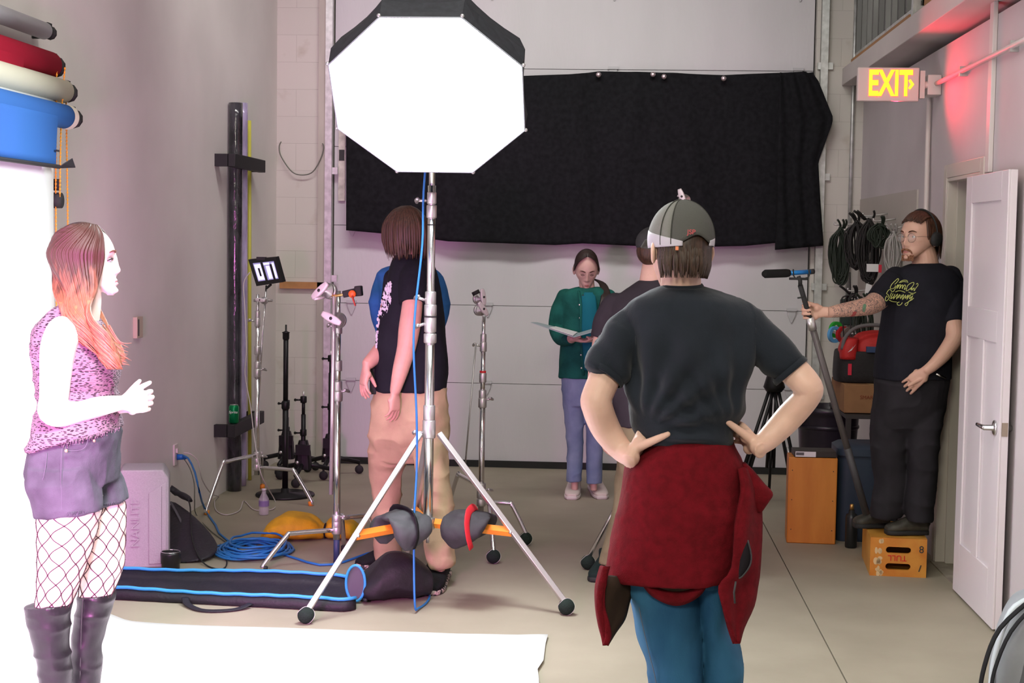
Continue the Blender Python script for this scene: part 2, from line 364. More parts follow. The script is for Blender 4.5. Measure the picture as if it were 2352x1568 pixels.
# store room seen through the gap
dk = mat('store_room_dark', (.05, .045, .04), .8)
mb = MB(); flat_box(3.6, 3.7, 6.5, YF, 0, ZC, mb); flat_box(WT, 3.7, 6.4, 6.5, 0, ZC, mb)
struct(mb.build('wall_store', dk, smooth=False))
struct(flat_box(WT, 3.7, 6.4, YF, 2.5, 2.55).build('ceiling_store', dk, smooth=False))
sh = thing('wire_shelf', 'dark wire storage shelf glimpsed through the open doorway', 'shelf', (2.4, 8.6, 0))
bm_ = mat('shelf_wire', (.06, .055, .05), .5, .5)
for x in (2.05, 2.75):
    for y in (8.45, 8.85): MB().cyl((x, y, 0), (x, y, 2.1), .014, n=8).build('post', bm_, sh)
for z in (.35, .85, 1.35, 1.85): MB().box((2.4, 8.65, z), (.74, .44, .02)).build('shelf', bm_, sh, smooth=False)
lf = mat('door_leaf_paint', (.74, .68, .71), .38)
LX0, LX1, LY0, LY1, LZ0, LZ1 = 1.70, 1.738, 6.80, 7.60, .012, 2.045
d2 = struct(new_obj('door_2', None, None, (1.72, 7.6, 0)))
mb = MB(); mb.box(((LX0+LX1)/2+.004, (LY0+LY1)/2, (LZ0+LZ1)/2), (LX1-LX0-.008, LY1-LY0, LZ1-LZ0))
def ring(a, b, z0, z1, w_, d):   # stiles and rails around the recessed panels
    pass
st = .115
x_ = LX0+.003
def bar(y0, y1, z0, z1): mb.box((x_, (y0+y1)/2, (z0+z1)/2), (.010, y1-y0, z1-z0))
bar(LY0, LY0+st, LZ0, LZ1); bar(LY1-st, LY1, LZ0, LZ1)
bar(LY0+st, LY1-st, LZ0, LZ0+.25); bar(LY0+st, LY1-st, 1.28, 1.42); bar(LY0+st, LY1-st, LZ1-.13, LZ1)
ym = (LY0+LY1)/2; bar(ym-.05, ym+.05, LZ0+.25, 1.28)
mb.build('leaf', lf, d2, smooth=False, bevel=.002)
chrome = mat('satin_chrome', (.72, .72, .72), .22, 1)
HZ = .905
for sx, x0 in ((-1, LX0-.003), (1, LX1)):
    hd = MB(); X_ = x0; hd.lathe((X_, LY0+.07, HZ), [(.034, 0), (.034, .006*1), (.028, .010), (.013, .012), (.012, .045)] if sx > 0 else [(.034, 0), (.034, -.006), (.028, -.010), (.013, -.012), (.012, -.052)], 24, 'x')
    if sx < 0: hd.tube([(X_-.045, LY0+.07, HZ), (X_-.05, LY0+.10, HZ), (X_-.05, LY0+.19, HZ)], [.011, .011, .009], 12, 3)
    hd.build('lever_handle', chrome, d2)
MB().box((1.721, LY0-.001, HZ), (.026, .004, .06)).build('latch_plate', mat('latch_brass', (.5, .42, .33), .35, 1), d2, smooth=False)
for z in (.25, 1.02, 1.8): MB().cyl((1.745, LY1+.008, z-.05), (1.745, LY1+.008, z+.05), .008).build('hinge', chrome, d2)
# exit sign on an arm from the right wall
ex = thing('exit_sign', 'lit EXIT sign with yellow letters projecting from right wall', 'exit sign', (1.48, 8.6, 2.5))
MB().box((1.478, 8.62, 2.594), (.335, .045, .185)).build('sign_body', mat('sign_enamel', (.72, .60, .58), .45), ex, smooth=False, bevel=.006)
red = mat('sign_red_glow', (.9, .1, .1), .5, emit=((1, .08, .10), 1.6)); yel = mat('sign_letter_glow', (.9, .8, .05), .5, emit=((1, .86, .02), .85))
text('letter_edge', 'EXIT', (1.487, 8.595, 2.593), (1, 0, 0), (0, 0, 1), .195, red, ex, .001, 0, .60, .0085)
text('lettering', 'EXIT', (1.487, 8.5935, 2.593), (1, 0, 0), (0, 0, 1), .195, yel, ex, .0015, 0, .60, .0055)
mb = MB(); mb.add([(1.585, 8.594, 2.615), (1.597, 8.594, 2.622), (1.618, 8.594, 2.594), (1.597, 8.594, 2.566), (1.585, 8.594, 2.573), (1.600, 8.594, 2.594)], [[0, 1, 2, 5], [5, 2, 3, 4]])
mb.build('arrow', yel, ex, smooth=False)
mb = MB(); mb.box((1.663, 8.62, 2.594), (.026, .05, .15)); mb.cyl((1.676, 8.62, 2.594), (1.70, 8.62, 2.594), .02); mb.build('arm', white_pl, ex, smooth=False)
MB().box((1.73, 8.68, 2.594), (.075, .16, .11)).build('junction_box', white_pl, ex, smooth=False, bevel=.004)
# the sign's far face glows red onto the wall behind it
ds = bpy.data.lights.new('exit_lamp', 'AREA'); ds.shape = 'RECTANGLE'; ds.size = .2; ds.size_y = .1; ds.energy = 3.2; ds.color = (1, .03, .08); ds.spread = math.radians(112)
os_ = bpy.data.objects.new('exit_lamp', ds); C.objects.link(os_); os_.location = (1.45, 8.57, 2.48); os_.rotation_euler = (V((1.77, 7.9, 2.72))-V((1.45, 8.57, 2.48))).to_track_quat('-Z', 'Y').to_euler()
# ================================================================ black cloth over the door
blackcloth = mat('black_duvetyne', (.010, .010, .012), .95, vary=.25, vscale=30)
def cloth_piece(top, bot, folds, nu=90, nv=40):
    rows = []
    for i in range(nv+1):
        s_ = i/nv; row = []
        for j in range(nu+1):
            t_ = j/nu; a = top(t_); b = bot(t_); x = a[0]+(b[0]-a[0])*s_; z = a[1]+(b[1]-a[1])*s_
            y = YF-.055-.02*s_+folds(t_, s_); row.append(V((x, y, z)))
        rows.append(row)
    return rows
lin = lambda pts: (lambda t: tuple(np.interp(t, [p[0] for p in pts], [p[q] for p in pts]) for q in (1, 2)))
ct = thing('black_cloth', 'large black cloth pinned across the overhead door', 'cloth', (-.25, YF-.06, 1.67))
top = lin([(0, -2.02, 2.99), (.3, -1.0, 2.93), (.37, -.77, 2.905), (.5, -.30, 2.925), (.54, -.154, 2.945), (.66, .24, 2.94), (.8, .75, 2.925), (.95, 1.34, 2.955), (1, 1.40, 2.92)])
bot = lin([(0, -2.0, 1.76), (.1, -1.65, 1.735), (.22, -1.24, 1.69), (.42, -.45, 1.675), (.48, -.25, 1.69), (.7, .40, 1.67), (.88, .93, 1.69), (1, 1.33, 1.735)])
f1 = lambda t, s: -.018*math.sin(t*21+1.5*s)*s-.012*math.sin(47*t-3*s)*(.3+s*.7)-.03*math.exp(-((t-.50)/.012)**2)-.03*math.exp(-((t-.655-.03*s)/.014)**2)*(.3+s)-.025*math.exp(-((t-.70-.10*s)/.02)**2)-.025*math.exp(-((t-.63+.07*s)/.02)**2)
MB().sheet(cloth_piece(top, bot, f1, 150, 44), .004).build('drape', blackcloth, ct)
top2 = lin([(0, 1.22, 2.92), (.35, 1.37, 2.955), (1, 1.39, 2.93)])
rows = []
edge = [(2.93, 1.38), (2.88, 1.42), (2.62, 1.535), (2.58, 1.53), (2.3, 1.44), (2.05, 1.46), (1.73, 1.49)]
for i in range(41):
    z = 2.94-(2.94-1.70)*i/40; xr = float(np.interp(-z, [-e[0] for e in edge], [e[1] for e in edge])); xl = 1.15; row = []
    for j in range(25):
        t_ = j/24; row.append(V((xl+(xr-xl)*t_, YF-.12-.018*math.sin(t_*17+z*3)-.02*t_, z-(1-t_)*.035*(i/40))))
    rows.append(row)
MB().sheet(rows, .004).build('folded_corner', blackcloth, ct)
gm = mat('clip_metal', (.75, .62, .66), .3, .9)
for x, z in ((-.154, 2.915), (.24, 2.92), (.32, 2.905), (.75, 2.895), (1.37, 2.90)):
    MB().lathe((x, YF-.12, z), [(.004, .0), (.018, .004), (.02, .02), (.012, .03)], 14, 'y').build('fixing_magnet', gm, ct)

# ================================================================ light stands
steel = mat('chrome_steel', (.80, .80, .80), .2, 1); steel2 = mat('brushed_alloy', (.66, .65, .64), .38, .9); rubber = mat('rubber_dark', (.018, .018, .018), .75)
orange = mat('anodised_orange', (.85, .28, .03), .4); ball_m = mat('felt_ball', (.02, .032, .026), .95, bump=.6, bscale=200)
def knob(mb, c, d, s=1, R=None):
    """T-handle: short shaft along d and a cross bar"""
    c = V(c); d = V(d).normalized(); mb.cyl(c, c+d*.035*s, .007*s, n=10); u_ = d.cross(V((0, .3, 1))).normalized()
    mb.tube([c+d*.04*s-u_*.028*s, c+d*.043*s, c+d*.04*s+u_*.028*s], [.007*s, .010*s, .007*s], 10, 3)
def ball_foot(p, parent, r=.038):
    b = MB(); b.ball((p[0], p[1], r), r, 20, 14); o = b.build('ball_foot', ball_m, parent)
    pts = [V((p[0], p[1], r))+V((math.cos(a)*math.cos(.35*math.sin(2*a)), math.sin(.42*math.sin(2*a)) , math.sin(a)*math.cos(.35*math.sin(2*a)))).normalized()*(r+.0006) for a in np.linspace(0, 2*math.pi, 40)[:-1]]
    MB().tube(pts, .0012, 6, closed=True).build('seam', mat('seam_white', (.6, .6, .56), .8), o)
# --- big stand carrying the softbox
SX, SY = -.857, 7.04
ls = thing('light_stand', 'tall silver light stand under the glowing octagonal softbox, black ball feet', 'light stand', (SX, SY, 0))
feet = [V((-1.335, 6.56, .04)), V((-.195, 6.87, .04)), V((-1.04, 7.70, .04))]
ctop = V((SX, SY, .80))
for i, ft in enumerate(feet):
    dr = V((ft.x-SX, ft.y-SY, 0)).normalized(); a = ctop+dr*.05
    mb = MB(); mb.tube([a, ft+V((0, 0, .02))-dr*.01], .0155, 4, flat=(1.15, 1.15), up=(0, 0, 1)); mb.build('leg', steel2, ls, smooth=False, bevel=.003)
    ball_foot(ft, ls)
    mid = a.lerp(ft, .575); b0 = V((SX, SY, .375))+dr*.035
    mb = MB(); mb.tube([b0, mid], .012, 4, flat=(1.1, 1.9)); mb.build('brace', orange, ls, smooth=False)
    MB().cyl(mid-dr.cross(V((0, 0, 1)))*.022, mid+dr.cross(V((0, 0, 1)))*.022, .007, n=10).build('bolt', steel2, ls)
mb = MB(); mb.cyl((SX, SY, .35), (SX, SY, 1.335), .0225, n=24); mb.build('base_tube', steel, ls)
mb = MB(); mb.cyl((SX, SY, 1.2), (SX, SY, 1.95), .0185, n=20); mb.build('middle_tube', steel, ls)
mb = MB(); mb.cyl((SX, SY, 1.9), (SX, SY, 2.50), .0145, n=18); mb.build('top_tube', steel, ls)
for z0, z1, r in ((.775, .86, .031), (.86, .93, .028), (1.345, 1.40, .029), (1.27, 1.343, .0285), (1.22, 1.265, .030), (1.40, 1.46, .026), (1.80, 1.86, .024), (1.865, 1.92, .022), (.345, .40, .032)):
    MB().lathe((SX, SY, z0), [(r*.9, 0), (r, .004), (r, z1-z0-.004), (r*.9, z1-z0)], 24).build('collar', steel2, ls)
for z in (1.343, 1.77): MB().lathe((SX, SY, z-.002), [(.03, 0), (.03, .004)] if z < 1.5 else [(.021, 0), (.021, .004)], 24).build('ring', rubber, ls)
for z, d in ((1.42, (-1, -.4, .3)), (1.31, (-1, -.5, -.35)), (1.88, (-1, -.2, 0)), (.80, (-1, -.2, 0))):
    mb = MB(); knob(mb, (SX-.025, SY, z), d, 1.05); mb.build('knob', steel2, ls)
mb = MB(); mb.cyl((SX, SY, .36), (SX, SY, .28), .008, n=10); mb.build('centre_rod', steel2, ls)
# --- octagonal softbox
nrm = V((.0, -.735, -.678)).normalized(); oc = V((-.822, 6.60, 2.332))
ox = V((1, 0, 0)); ox = (ox-nrm*ox.dot(nrm)).normalized(); oy = nrm.cross(ox)*-1
if oy.z < 0: oy = -oy
sb = thing('octagonal_softbox', 'large glowing octagonal softbox with black back on tall silver stand', 'softbox', (SX, SY, 2.48))
RO = .475
def octp(r, z, k): a = math.pi/8+k*math.pi/4; return oc+ox*(.967*r*math.cos(a))+oy*(.967*r*math.sin(a))-nrm*z
skirt = mat('softbox_fabric', (.022, .024, .03), .7, vary=.2, vscale=40); silver = mat('silver_lining', (.55, .6, .66), .35, .2)
prof = [(.462, -.035), (.464, 0), (.468, .08), (.435, .18), (.345, .29), (.20, .37), (.10, .42)]
mb = MB(); rows = []
for r, z in prof:
    row = []
    for k in range(8):
        a = octp(r, z, k); b = octp(r, z, (k+1) % 8); s_ = .965 if z > 0 else .995
        for q in range(4):
            t_ = q/4; m_ = a.lerp(b, t_); c_ = oc-nrm*z; row.append(c_+(m_-c_)*(1-(1-s_)*math.sin(math.pi*t_)))
    rows.append(row)
inner = [[oc+(p-oc)*.985+nrm*0 for p in r] for r in rows[:1]]
mb.grid(rows, True, False); mb.build('back_shell', skirt, sb, smooth=False)
mb = MB(); rr = [[octp(.457, z, k) for k in range(8)] for z in (-.036, .03)]; mb.grid(rr, True, False); mb.build('rim_lining', silver, sb, smooth=False)
mb = MB()
mb.tube([octp(.461, -.036, k) for k in range(8)], .0035, 8, closed=True); mb.build('rim_piping', mat('rim_grey', (.35, .38, .42), .6), sb)
for k in range(8): MB().ball(octp(.466, -.03, k), .009, 8, 6).build('rod_tip', mat('tip_metal', (.6, .6, .6), .3, .7), sb)
dif = bpy.data.materials.new('diffuser_glow'); dif.use_nodes = True; bb = dif.node_tree.nodes['Principled BSDF']
bb.inputs['Base Color'].default_value = (.8, .8, .8, 1); bb.inputs['Emission Color'].default_value = (.90, .98, 1, 1); bb.inputs['Emission Strength'].default_value = L_SOFT
mb = MB(); front = [octp(.452, .0, k) for k in range(8)]; c0 = oc+nrm*.012
o0 = [c0]+front; mb.add(o0, [[0, 1+(k+1) % 8, 1+k] for k in range(8)])
od = mb.build('diffuser', dif, sb, smooth=False)
me = od.data
if me.polygons[0].normal.dot(nrm) < 0: me.flip_normals()
ap = oc-nrm*.42
mb = MB(); mb.lathe(ap+nrm*.03, [(.10, 0), (.115, .01), (.115, -.03), (.085, -.035)], 24, (ox, oy, nrm)); mb.build('speed_ring', mat('black_metal', (.02, .02, .022), .45, .5), sb)
mb = MB(); zx = ox; mb.loft([(ap-nrm*q, ox, oy, a, b, 5) for q, a, b in ((.0, .075, .075), (.02, .085, .085), (.22, .085, .085), (.27, .06, .06))], 24); mb.build('lamp_housing', mat('black_metal', (.02, .02, .022)), sb)
mb = MB(); mb.box((SX, SY+.02, 2.48), (.05, .05, .10)); mb.tube([(SX, SY, 2.5), ap-nrm*.10+V((0, 0, -.06)), ap-nrm*.10], .016, 8); mb.build('yoke', mat('black_metal', (.02,)*3), sb)
# blue power cable running down the big stand
blue_c = mat('blue_cable', (.02, .17, .48), .45)
pts = [ap-nrm*.2+V((0, 0, -.05)), P(976, 400, 7.0), P(970, 560, 6.98), P(955, 700, 6.96), P(950, 800, 6.95), P(957, 960, 6.96), P(957, 1080, 6.97), P(951, 1200, 6.9), P(953, 1330, 6.8), P(962, 1362, 6.86)]
pts[-1].z = .012; pts[-2].z = .06
tag(MB().tube(pts+[V((pts[-1].x+.02, pts[-1].y+.25, .008)), V((-.95, 7.55, .008))], .0052, 8, 6).build('power_cable', blue_c), 'blue power cable hanging down the softbox stand to the floor', 'cable')
# sandbags over the braces
def sandbag(name, lab, c, dx, m, strap, tilt, grp=None):
    t = thing(name, lab, 'sandbag', V(c)+V((0, 0, -.10)), grp); c = V(c); X = V(dx).normalized(); Yb = V((0, 0, 1)).cross(X).normalized()
    lobes = MB()
    for sgn in (-1, 1):
        a = sgn*.085; q = [(c+Yb*(a*.1)+V((0, 0, .034)), .095, .012), (c+Yb*a*.55+V((0, 0, .028)), .112, .028), (c+Yb*a*.95+V((0, 0, -.008))+X*tilt*.006, .108, .040), (c+Yb*a*1.1+V((0, 0, -.05))+X*tilt*.014, .092, .040), (c+Yb*a*1.1+V((0, 0, -.085))+X*tilt*.026, .058, .026), (c+Yb*a*1.08+V((0, 0, -.112))+X*tilt*.038, .018, .012)]
        for i in range(len(q)-1):
            pass
        lobes.loft([(p, X, Yb, w_, h_, 3) for p, w_, h_ in q], 24, 4)
    lobes.ball(c+V((0, 0, .028)), (.105, .085, .026), 18, 10, basis(X, Yb, V((0, 0, 1))))
    lobes.build('bag', m, t, remesh=.006, relax=4, fold=lambda p, n: p+n*(.010*(vnoise(p*16)-.5)+.004*(vnoise(p*45)-.5))[:, None])
    pts = [c+Yb*(y_*1.0)+V((0, 0, z_))+X*(x_*tilt) for y_, z_, x_ in ((.13, -.10, .03), (.142, -.05, .02), (.125, .01, .01), (.08, .055, .0), (.0, .064, -.01), (-.08, .055, -.02), (-.125, .01, -.03), (-.142, -.05, -.045), (-.13, -.098, -.055))]
    MB().tube(pts, .012, 8, 2, flat=(1.6, .35), up=(0, 0, 1)).build('strap', strap, t)
grey_c = mat('grey_nylon', (.055, .06, .062), .7, bump=.15, bscale=300); dark_c = mat('charcoal_nylon', (.028, .027, .03), .75, bump=.15, bscale=300)
red_st = mat('red_webbing', (.5, .01, .02), .7); blk_st = mat('black_webbing', (.014, .014, .015), .8)
dL = (feet[0]-V((SX, SY, .04))); dR = (feet[1]-V((SX, SY, .04)))
sandbag('sandbag', 'grey sandbag with black strap over left orange brace of big stand', V((SX, SY, .395))+dL.normalized()*.15, dL, grey_c, blk_st, 1)
sandbag('sandbag', 'dark sandbag with red strap over right orange brace of big stand', V((SX, SY, .395))+dR.normalized()*.21, dR, dark_c, red_st, -1)

# --- C-stands
def c_stand(lab, base, H, legs, foot_mat, risers=True, r0=.0165, foot_kind='cap'):
    bx, by = base; t = thing('c_stand', lab, 'stand', (bx, by, 0))
    for (fx, fy, h) in legs:
        d_ = V((fx-bx, fy-by, 0)); L_ = d_.length; d_.normalize(); b0 = V((bx, by, h))+d_*.02; z_ = .05 if foot_kind == 'ball' else .014
        MB().tube([b0, V((bx, by, h))+d_*(L_*.60), V((bx, by, h-.015))+d_*(L_*.70), V((fx, fy, z_+.02)), V((fx, fy, z_))], .0125, 12, 4).build('leg', steel, t)
        MB().lathe((bx, by, h-.022), [(.024, 0), (.026, .006), (.026, .038), (.024, .044)], 18).build('leg_collar', steel2, t)
        if foot_kind == 'ball': ball_foot(V((fx, fy, 0)), t)
        else: MB().tube([(fx, fy, 0.0), (fx-d_.x*.006, fy-d_.y*.006, .028)], .0165, 10).build('foot_cap', foot_mat, t)
    hb = min(h for _, _, h in legs)-.05
    MB().cyl((bx, by, max(hb, .02)), (bx, by, H*.62), r0, n=20).build('base_tube', steel, t)
    MB().cyl((bx, by, H*.60), (bx, by, H*.86), r0*.8, n=18).build('middle_tube', steel, t)
    MB().cyl((bx, by, H*.85), (bx, by, H), r0*.62, n=16).build('top_tube', steel, t)
    for f, r in ((.60, 1.45), (.635, 1.3), (.71, 1.25), (.845, 1.2), (.88, 1.05)):
        MB().lathe((bx, by, H*f), [(r0*r*.9, 0), (r0*r, .004), (r0*r, .05), (r0*r*.9, .055)], 18).build('collar', steel2, t)
    for f, s_ in ((.635, 1), (.87, -1)):
        mb = MB(); knob(mb, (bx+s_*.015, by, H*f), (s_, -.3, .2), .9); mb.build('knob', steel2, t)
    mb = MB(); knob(mb, (bx+.02, by, hb+.12), (1, -.5, .1), .9); mb.build('leg_knob', steel2, t)
    return t
def grip_head(c, t, s=1, ang=.6, dn=(-.25, -1, .1)):
    """two round discs with a winged handle"""
    c = V(c); d_ = V(dn).normalized(); u_ = d_.cross(V((0, 0, 1))).normalized(); w_ = u_.cross(d_)
    MB().lathe(c-d_*.02*s, [(.030*s, 0), (.034*s, .004), (.034*s, .016*s), (.028*s, .02*s)], 24, (u_, w_, d_)).build('grip_disc', steel2, t)
    MB().lathe(c+d_*.002*s, [(.030*s, 0), (.033*s, .003), (.033*s, .014*s), (.012*s, .02*s), (.01*s, .04*s)], 24, (u_, w_, d_)).build('grip_disc', steel2, t)
    h = (u_*math.cos(ang)+w_*math.sin(ang)); e = c+d_*.05*s+h*.012
    k = d_.cross(h)
    MB().loft([(e-h*.048*s, k, d_, .010*s, .007*s, 3), (e-h*.02*s, k, d_, .017*s, .009*s, 3), (e+h*.02*s, k, d_, .017*s, .009*s, 3), (e+h*.048*s, k, d_, .011*s, .006*s, 3)], 20, 3).build('grip_handle', white_grip, t)
    MB().cyl(e+d_*.008*s, e+d_*.0105*s, .007*s, n=12).build('bolt', dark_m, t)
white_grip = mat('grip_casting', (.72, .66, .68), .45, .3); dark_m = mat('dark_bolt', (.05, .05, .05), .5, .5)
# stand behind, left : carries the little monitor
A = c_stand('silver C-stand holding the small monitor near the wall tubes', (-2.285, 9.62), 1.335, [(-2.47, 9.09, .30), (-1.905, 9.50, .22), (-2.36, 10.1, .26)], orange)
pa = V((-2.285, 9.62, 1.335))
grip_head(P(607, 690, 9.6), A, .7, .1)
MB().tube([P(612, 655, 9.62), P(602, 780, 9.62), P(592, 960, 9.64)], .006, 10).build('extension_arm', steel, A)
mb = MB(); mb.cyl(P(583, 690, 9.62), P(626, 690, 9.62), .009); mb.build('arm_clamp', steel2, A)
mn = thing('field_monitor', 'small black framed monitor showing a violet picture on silver stand', 'monitor', P(610, 655, 9.60))
q = [P(570, 596, 9.64), P(633, 590, 9.50), P(649, 648, 9.50), P(589, 657, 9.64)]
mx_ = (q[1]-q[0]).normalized(); mc = sum(q, V((0, 0, 0)))/4; mzv = (q[0]-q[3]).normalized(); mnn = mx_.cross(mzv).normalized()
if mnn.y > 0: mnn = -mnn
mb = MB(); th = .03
mb.add([p for p in q]+[p-mnn*th for p in q], [[0, 3, 2, 1], [4, 5, 6, 7], [0, 1, 5, 4], [1, 2, 6, 5], [2, 3, 7, 6], [3, 0, 4, 7]])
mb.build('housing', mat('black_plastic', (.012, .012, .013), .4), mn, smooth=False)
def quad_in(u0, u1, v0, v1, off):
    f = lambda a, b: (q[0].lerp(q[1], a)).lerp(q[3].lerp(q[2], a), b)+mnn*off
    return [f(u0, v0), f(u1, v0), f(u1, v1), f(u0, v1)]
mb = MB(); mb.add(quad_in(.13, .90, .15, .84, .0015), [[0, 3, 2, 1]]); mb.build('screen', mat('screen_picture', (.05, .05, .06), .3, emit=((.36, .30, .62), .9)), mn, smooth=False)
mb = MB()
for r_ in ((.16, .40, .2, .8), (.56, .70, .3, .8), (.80, .88, .2, .8), (.5, .72, .18, .26)): mb.add(quad_in(*r_, .0025), [[0, 3, 2, 1]])
mb.build('bright_picture_shapes', mat('screen_light', (.4, .4, .5), .3, emit=((.80, .74, 1), 1.1)), mn, smooth=False)
mb = MB()
for r_ in ((.26, .33, .35, .66), (.41, .50, .15, .84), (.72, .80, .25, .84)): mb.add(quad_in(*r_, .0032), [[0, 3, 2, 1]])
mb.build('dark_picture_shapes', mat('screen_dark', (.01, .01, .012), .3), mn, smooth=False)
mb = MB(); mb.box(mc+mzv*.085, (.06, .03, .02)); mb.cyl(mc-mzv*.09-mnn*.01, P(612, 662, 9.6), .008); mb.build('mount', mat('black_plastic', (.012,)*3), mn, smooth=False)
wc = mat('white_cable', (.55, .50, .50), .5)
pts = [P(574, 625, 9.6), P(560, 650, 9.6), P(562, 700, 9.58), P(566, 800, 9.5), P(563, 860, 9.5), P(575, 930, 9.5), P(585, 1010, 9.45), P(600, 1090, 9.3)]
pts += [G(632, 1150, .006), G(628, 1168, .006), G(600, 1172, .006), G(580, 1168, .006), G(560, 1150, .006), G(550, 1172, .006), G(520, 1182, .006), G(497, 1172, .006), G(493, 1150, .006), G(502, 1140, .006), P(484, 1132, 9.3), P(464, 1100, 8.95), P(455, 1060, 8.9), P(437, 1042, 8.86), P(422, 1040, 8.86)]
tag(MB().tube(pts, .0035, 8, 5).build('charging_cable', wc), 'thin white cable from wall outlet looping over floor to the monitor', 'cable')
# stand B : near silver C-stand with two grip heads and an orange handled clamp
B = c_stand('nearest silver C-stand with grip heads and orange handled clamp', (-1.425, 7.78), 1.43, [(-1.76, 7.57, .185), (-1.20, 7.93, .245), (-1.45, 8.14, .215)], rubber, r0=.018)
MB().cyl((-1.425, 7.78, .002), (-1.425, 7.78, .17), .016).build('base_end', mat('blue_tape', (.03, .05, .12), .5), B)
MB().cyl(P(768, 680, 7.66), P(760, 1135, 7.66), .0105, n=16).build('extension_arm', mat('arm_steel', (.78, .72, .76), .3, .8), B)
grip_head(P(776, 735, 7.69), B, 1.2, .45, (-.2, -1, .1)); grip_head(P(755, 668, 7.68), B, 1.2, -.75, (-.5, -1, .2))
MB().cyl(P(722, 687, 7.6), P(745, 683, 7.64), .006).build('t_bar', white_grip, B)
cl = thing('clamp', 'black clamp with orange knob and red handle on nearest C-stand', 'clamp', P(800, 690, 7.66))
MB().tube([P(762, 680, 7.66), P(785, 677, 7.66), P(800, 672, 7.66)], .007, 8).build('spigot', mat('brass', (.7, .45, .15), .35, .9), cl)
mb = MB(); mb.box(P(805, 672, 7.66), (.075, .05, .035), Matrix.Rotation(-.25, 3, 'Y')); mb.box(P(824, 668, 7.66), (.035, .06, .052), Matrix.Rotation(-.1, 3, 'Y')); mb.build('jaw', rubber, cl, smooth=False, bevel=.005)
MB().lathe(P(809, 675, 7.62), [(.004, -.01), (.018, -.008), (.02, .0), (.014, .01)], 16, 'y').build('knob', mat('orange_plastic', (.8, .12, .02), .45), cl)
MB().tube([P(809, 680, 7.61), P(816, 702, 7.6)], [.011, .008], 8, flat=(1, .5)).build('lever', mat('red_plastic', (.5, .06, .04), .45), cl)
# stand C : behind, right of the man in khaki trousers
Cc = c_stand('silver C-stand with ball feet right of the softbox stand', (-.73, 8.45), 1.28, [(-.99, 9.1, .32), (-.475, 8.43, .235), (-.615, 7.93, .28)], ball_m, foot_kind='ball', r0=.0165)
grip_head(P(1102, 712, 8.42), Cc, .95, .9, (.6, -.8, 0)); grip_head(P(1100, 686, 8.42), Cc, .95, 1.4, (.6, -.8, 0))
MB().cyl(P(1095, 676, 8.36), P(1091, 668, 8.36), .022).build('rubber_cap', rubber, Cc)
MB().cyl(P(1093, 790, 8.4), P(1067, 1085, 8.4), .0045).build('extension_arm', steel2, Cc)
mb = MB(); mb.cyl((-.73, 8.45, .96), (-.73, 8.45, .975), .018); mb.build('red_tape', mat('red_tape', (.6, .01, .02), .5), Cc)
# stand D behind the front man
Dd = thing('light_stand', 'light stand half hidden behind the man in the cap, only clamp and one leg showing', 'light stand', (.36, 8.15, 0))
MB().cyl((.36, 8.15, .3), (.36, 8.15, 1.93), .014).build('tube', steel, Dd)
for fx, fy in ((-.115, 7.85), (.68, 7.93), (.45, 8.75)):
    MB().tube([(.36, 8.15, .93), (fx, fy, .06)], .012, 8).build('leg', steel, Dd); ball_foot(V((fx, fy, 0)), Dd)
grip_head(P(1572, 459, 8.12), Dd, .9, 1.2); MB().cyl(P(1556, 449, 8.1), P(1572, 456, 8.1), .005).build('t_bar', white_grip, Dd)
# black round base stands in the corner
bk = mat('black_powder_coat', (.010, .010, .011), .42, .3)
rb = thing('microphone_stand', 'tall black stand on round plate base in far left corner', 'stand', (-2.15, 9.85, 0))
MB().lathe((-2.15, 9.85, 0), [(.19, 0), (.195, .008), (.19, .016), (.03, .024), (.025, .05)], 40).build('base_plate', bk, rb)
MB().cyl((-2.15, 9.85, .03), (-2.15, 9.85, .62), .0195, n=20).build('lower_tube', bk, rb); MB().cyl((-2.15, 9.85, .6), (-2.15, 9.85, 1.07), .0165, n=20).build('upper_tube', bk, rb)
MB().lathe((-2.15, 9.85, .57), [(.02, 0), (.027, .01), (.027, .05), (.02, .06)], 20).build('collar', bk, rb)
MB().lathe((-2.15, 9.85, 1.03), [(.018, 0), (.022, .01), (.022, .045), (.028, .05), (.012, .056), (.006, .06), (.006, .10)], 20).build('tip', bk, rb)
def roll_stand(x, y, H, lab):
    t = thing('rolling_stand', lab, 'stand', (x, y, 0))
    MB().cyl((x, y, .1), (x, y, H-.12), .0165, n=16).build('tube', bk, t); MB().cyl((x, y, H-.14), (x, y, H), .012, n=16).build('upper_tube', bk, t)
    MB().cyl((x, y, H-.01), (x, y, H+.04), .006).build('spigot', steel2, t)
    for z in (H-.04, H*.55):
        mb = MB(); mb.lathe((x, y, z), [(.02, 0), (.023, .006), (.023, .04), (.02, .046)], 16); knob(mb, (x-.02, y, z+.02), (-1, -.2, 0), .9); mb.build('collar', bk, t)
    mb = MB(); mb.loft([(V((x, y, .10)), (1, 0, 0), (0, 1, 0), .06, .05, 4), (V((x, y, .22)), (1, 0, 0), (0, 1, 0), .05, .045, 4), (V((x, y, .30)), (1, 0, 0), (0, 1, 0), .03, .03, 3)], 20); mb.box((x+.01, y-.06, .24), (.10, .03, .07)); mb.build('hub', bk, t, smooth=False)
    for k in range(3):
        a = .5+k*2.094; e = V((x+.22*math.cos(a), y+.22*math.sin(a), .085))
        MB().tube([(x, y, .14), e], .016, 8, flat=(1, 1)).build('leg', bk, t); mb = MB(); mb.lathe(e+V((0, -.012, -.052)), [(.006, 0), (.03, .002), (.032, .012), (.03, .022), (.006, .024)], 18, 'y'); mb.cyl(e, e+V((0, 0, -.03)), .008); mb.build('caster', rubber, t)
    MB().lathe((x-.03, y-.052, .15), [(.004, 0), (.014, .002), (.01, -.008)], 12, 'y').build('bolt', steel2, t)
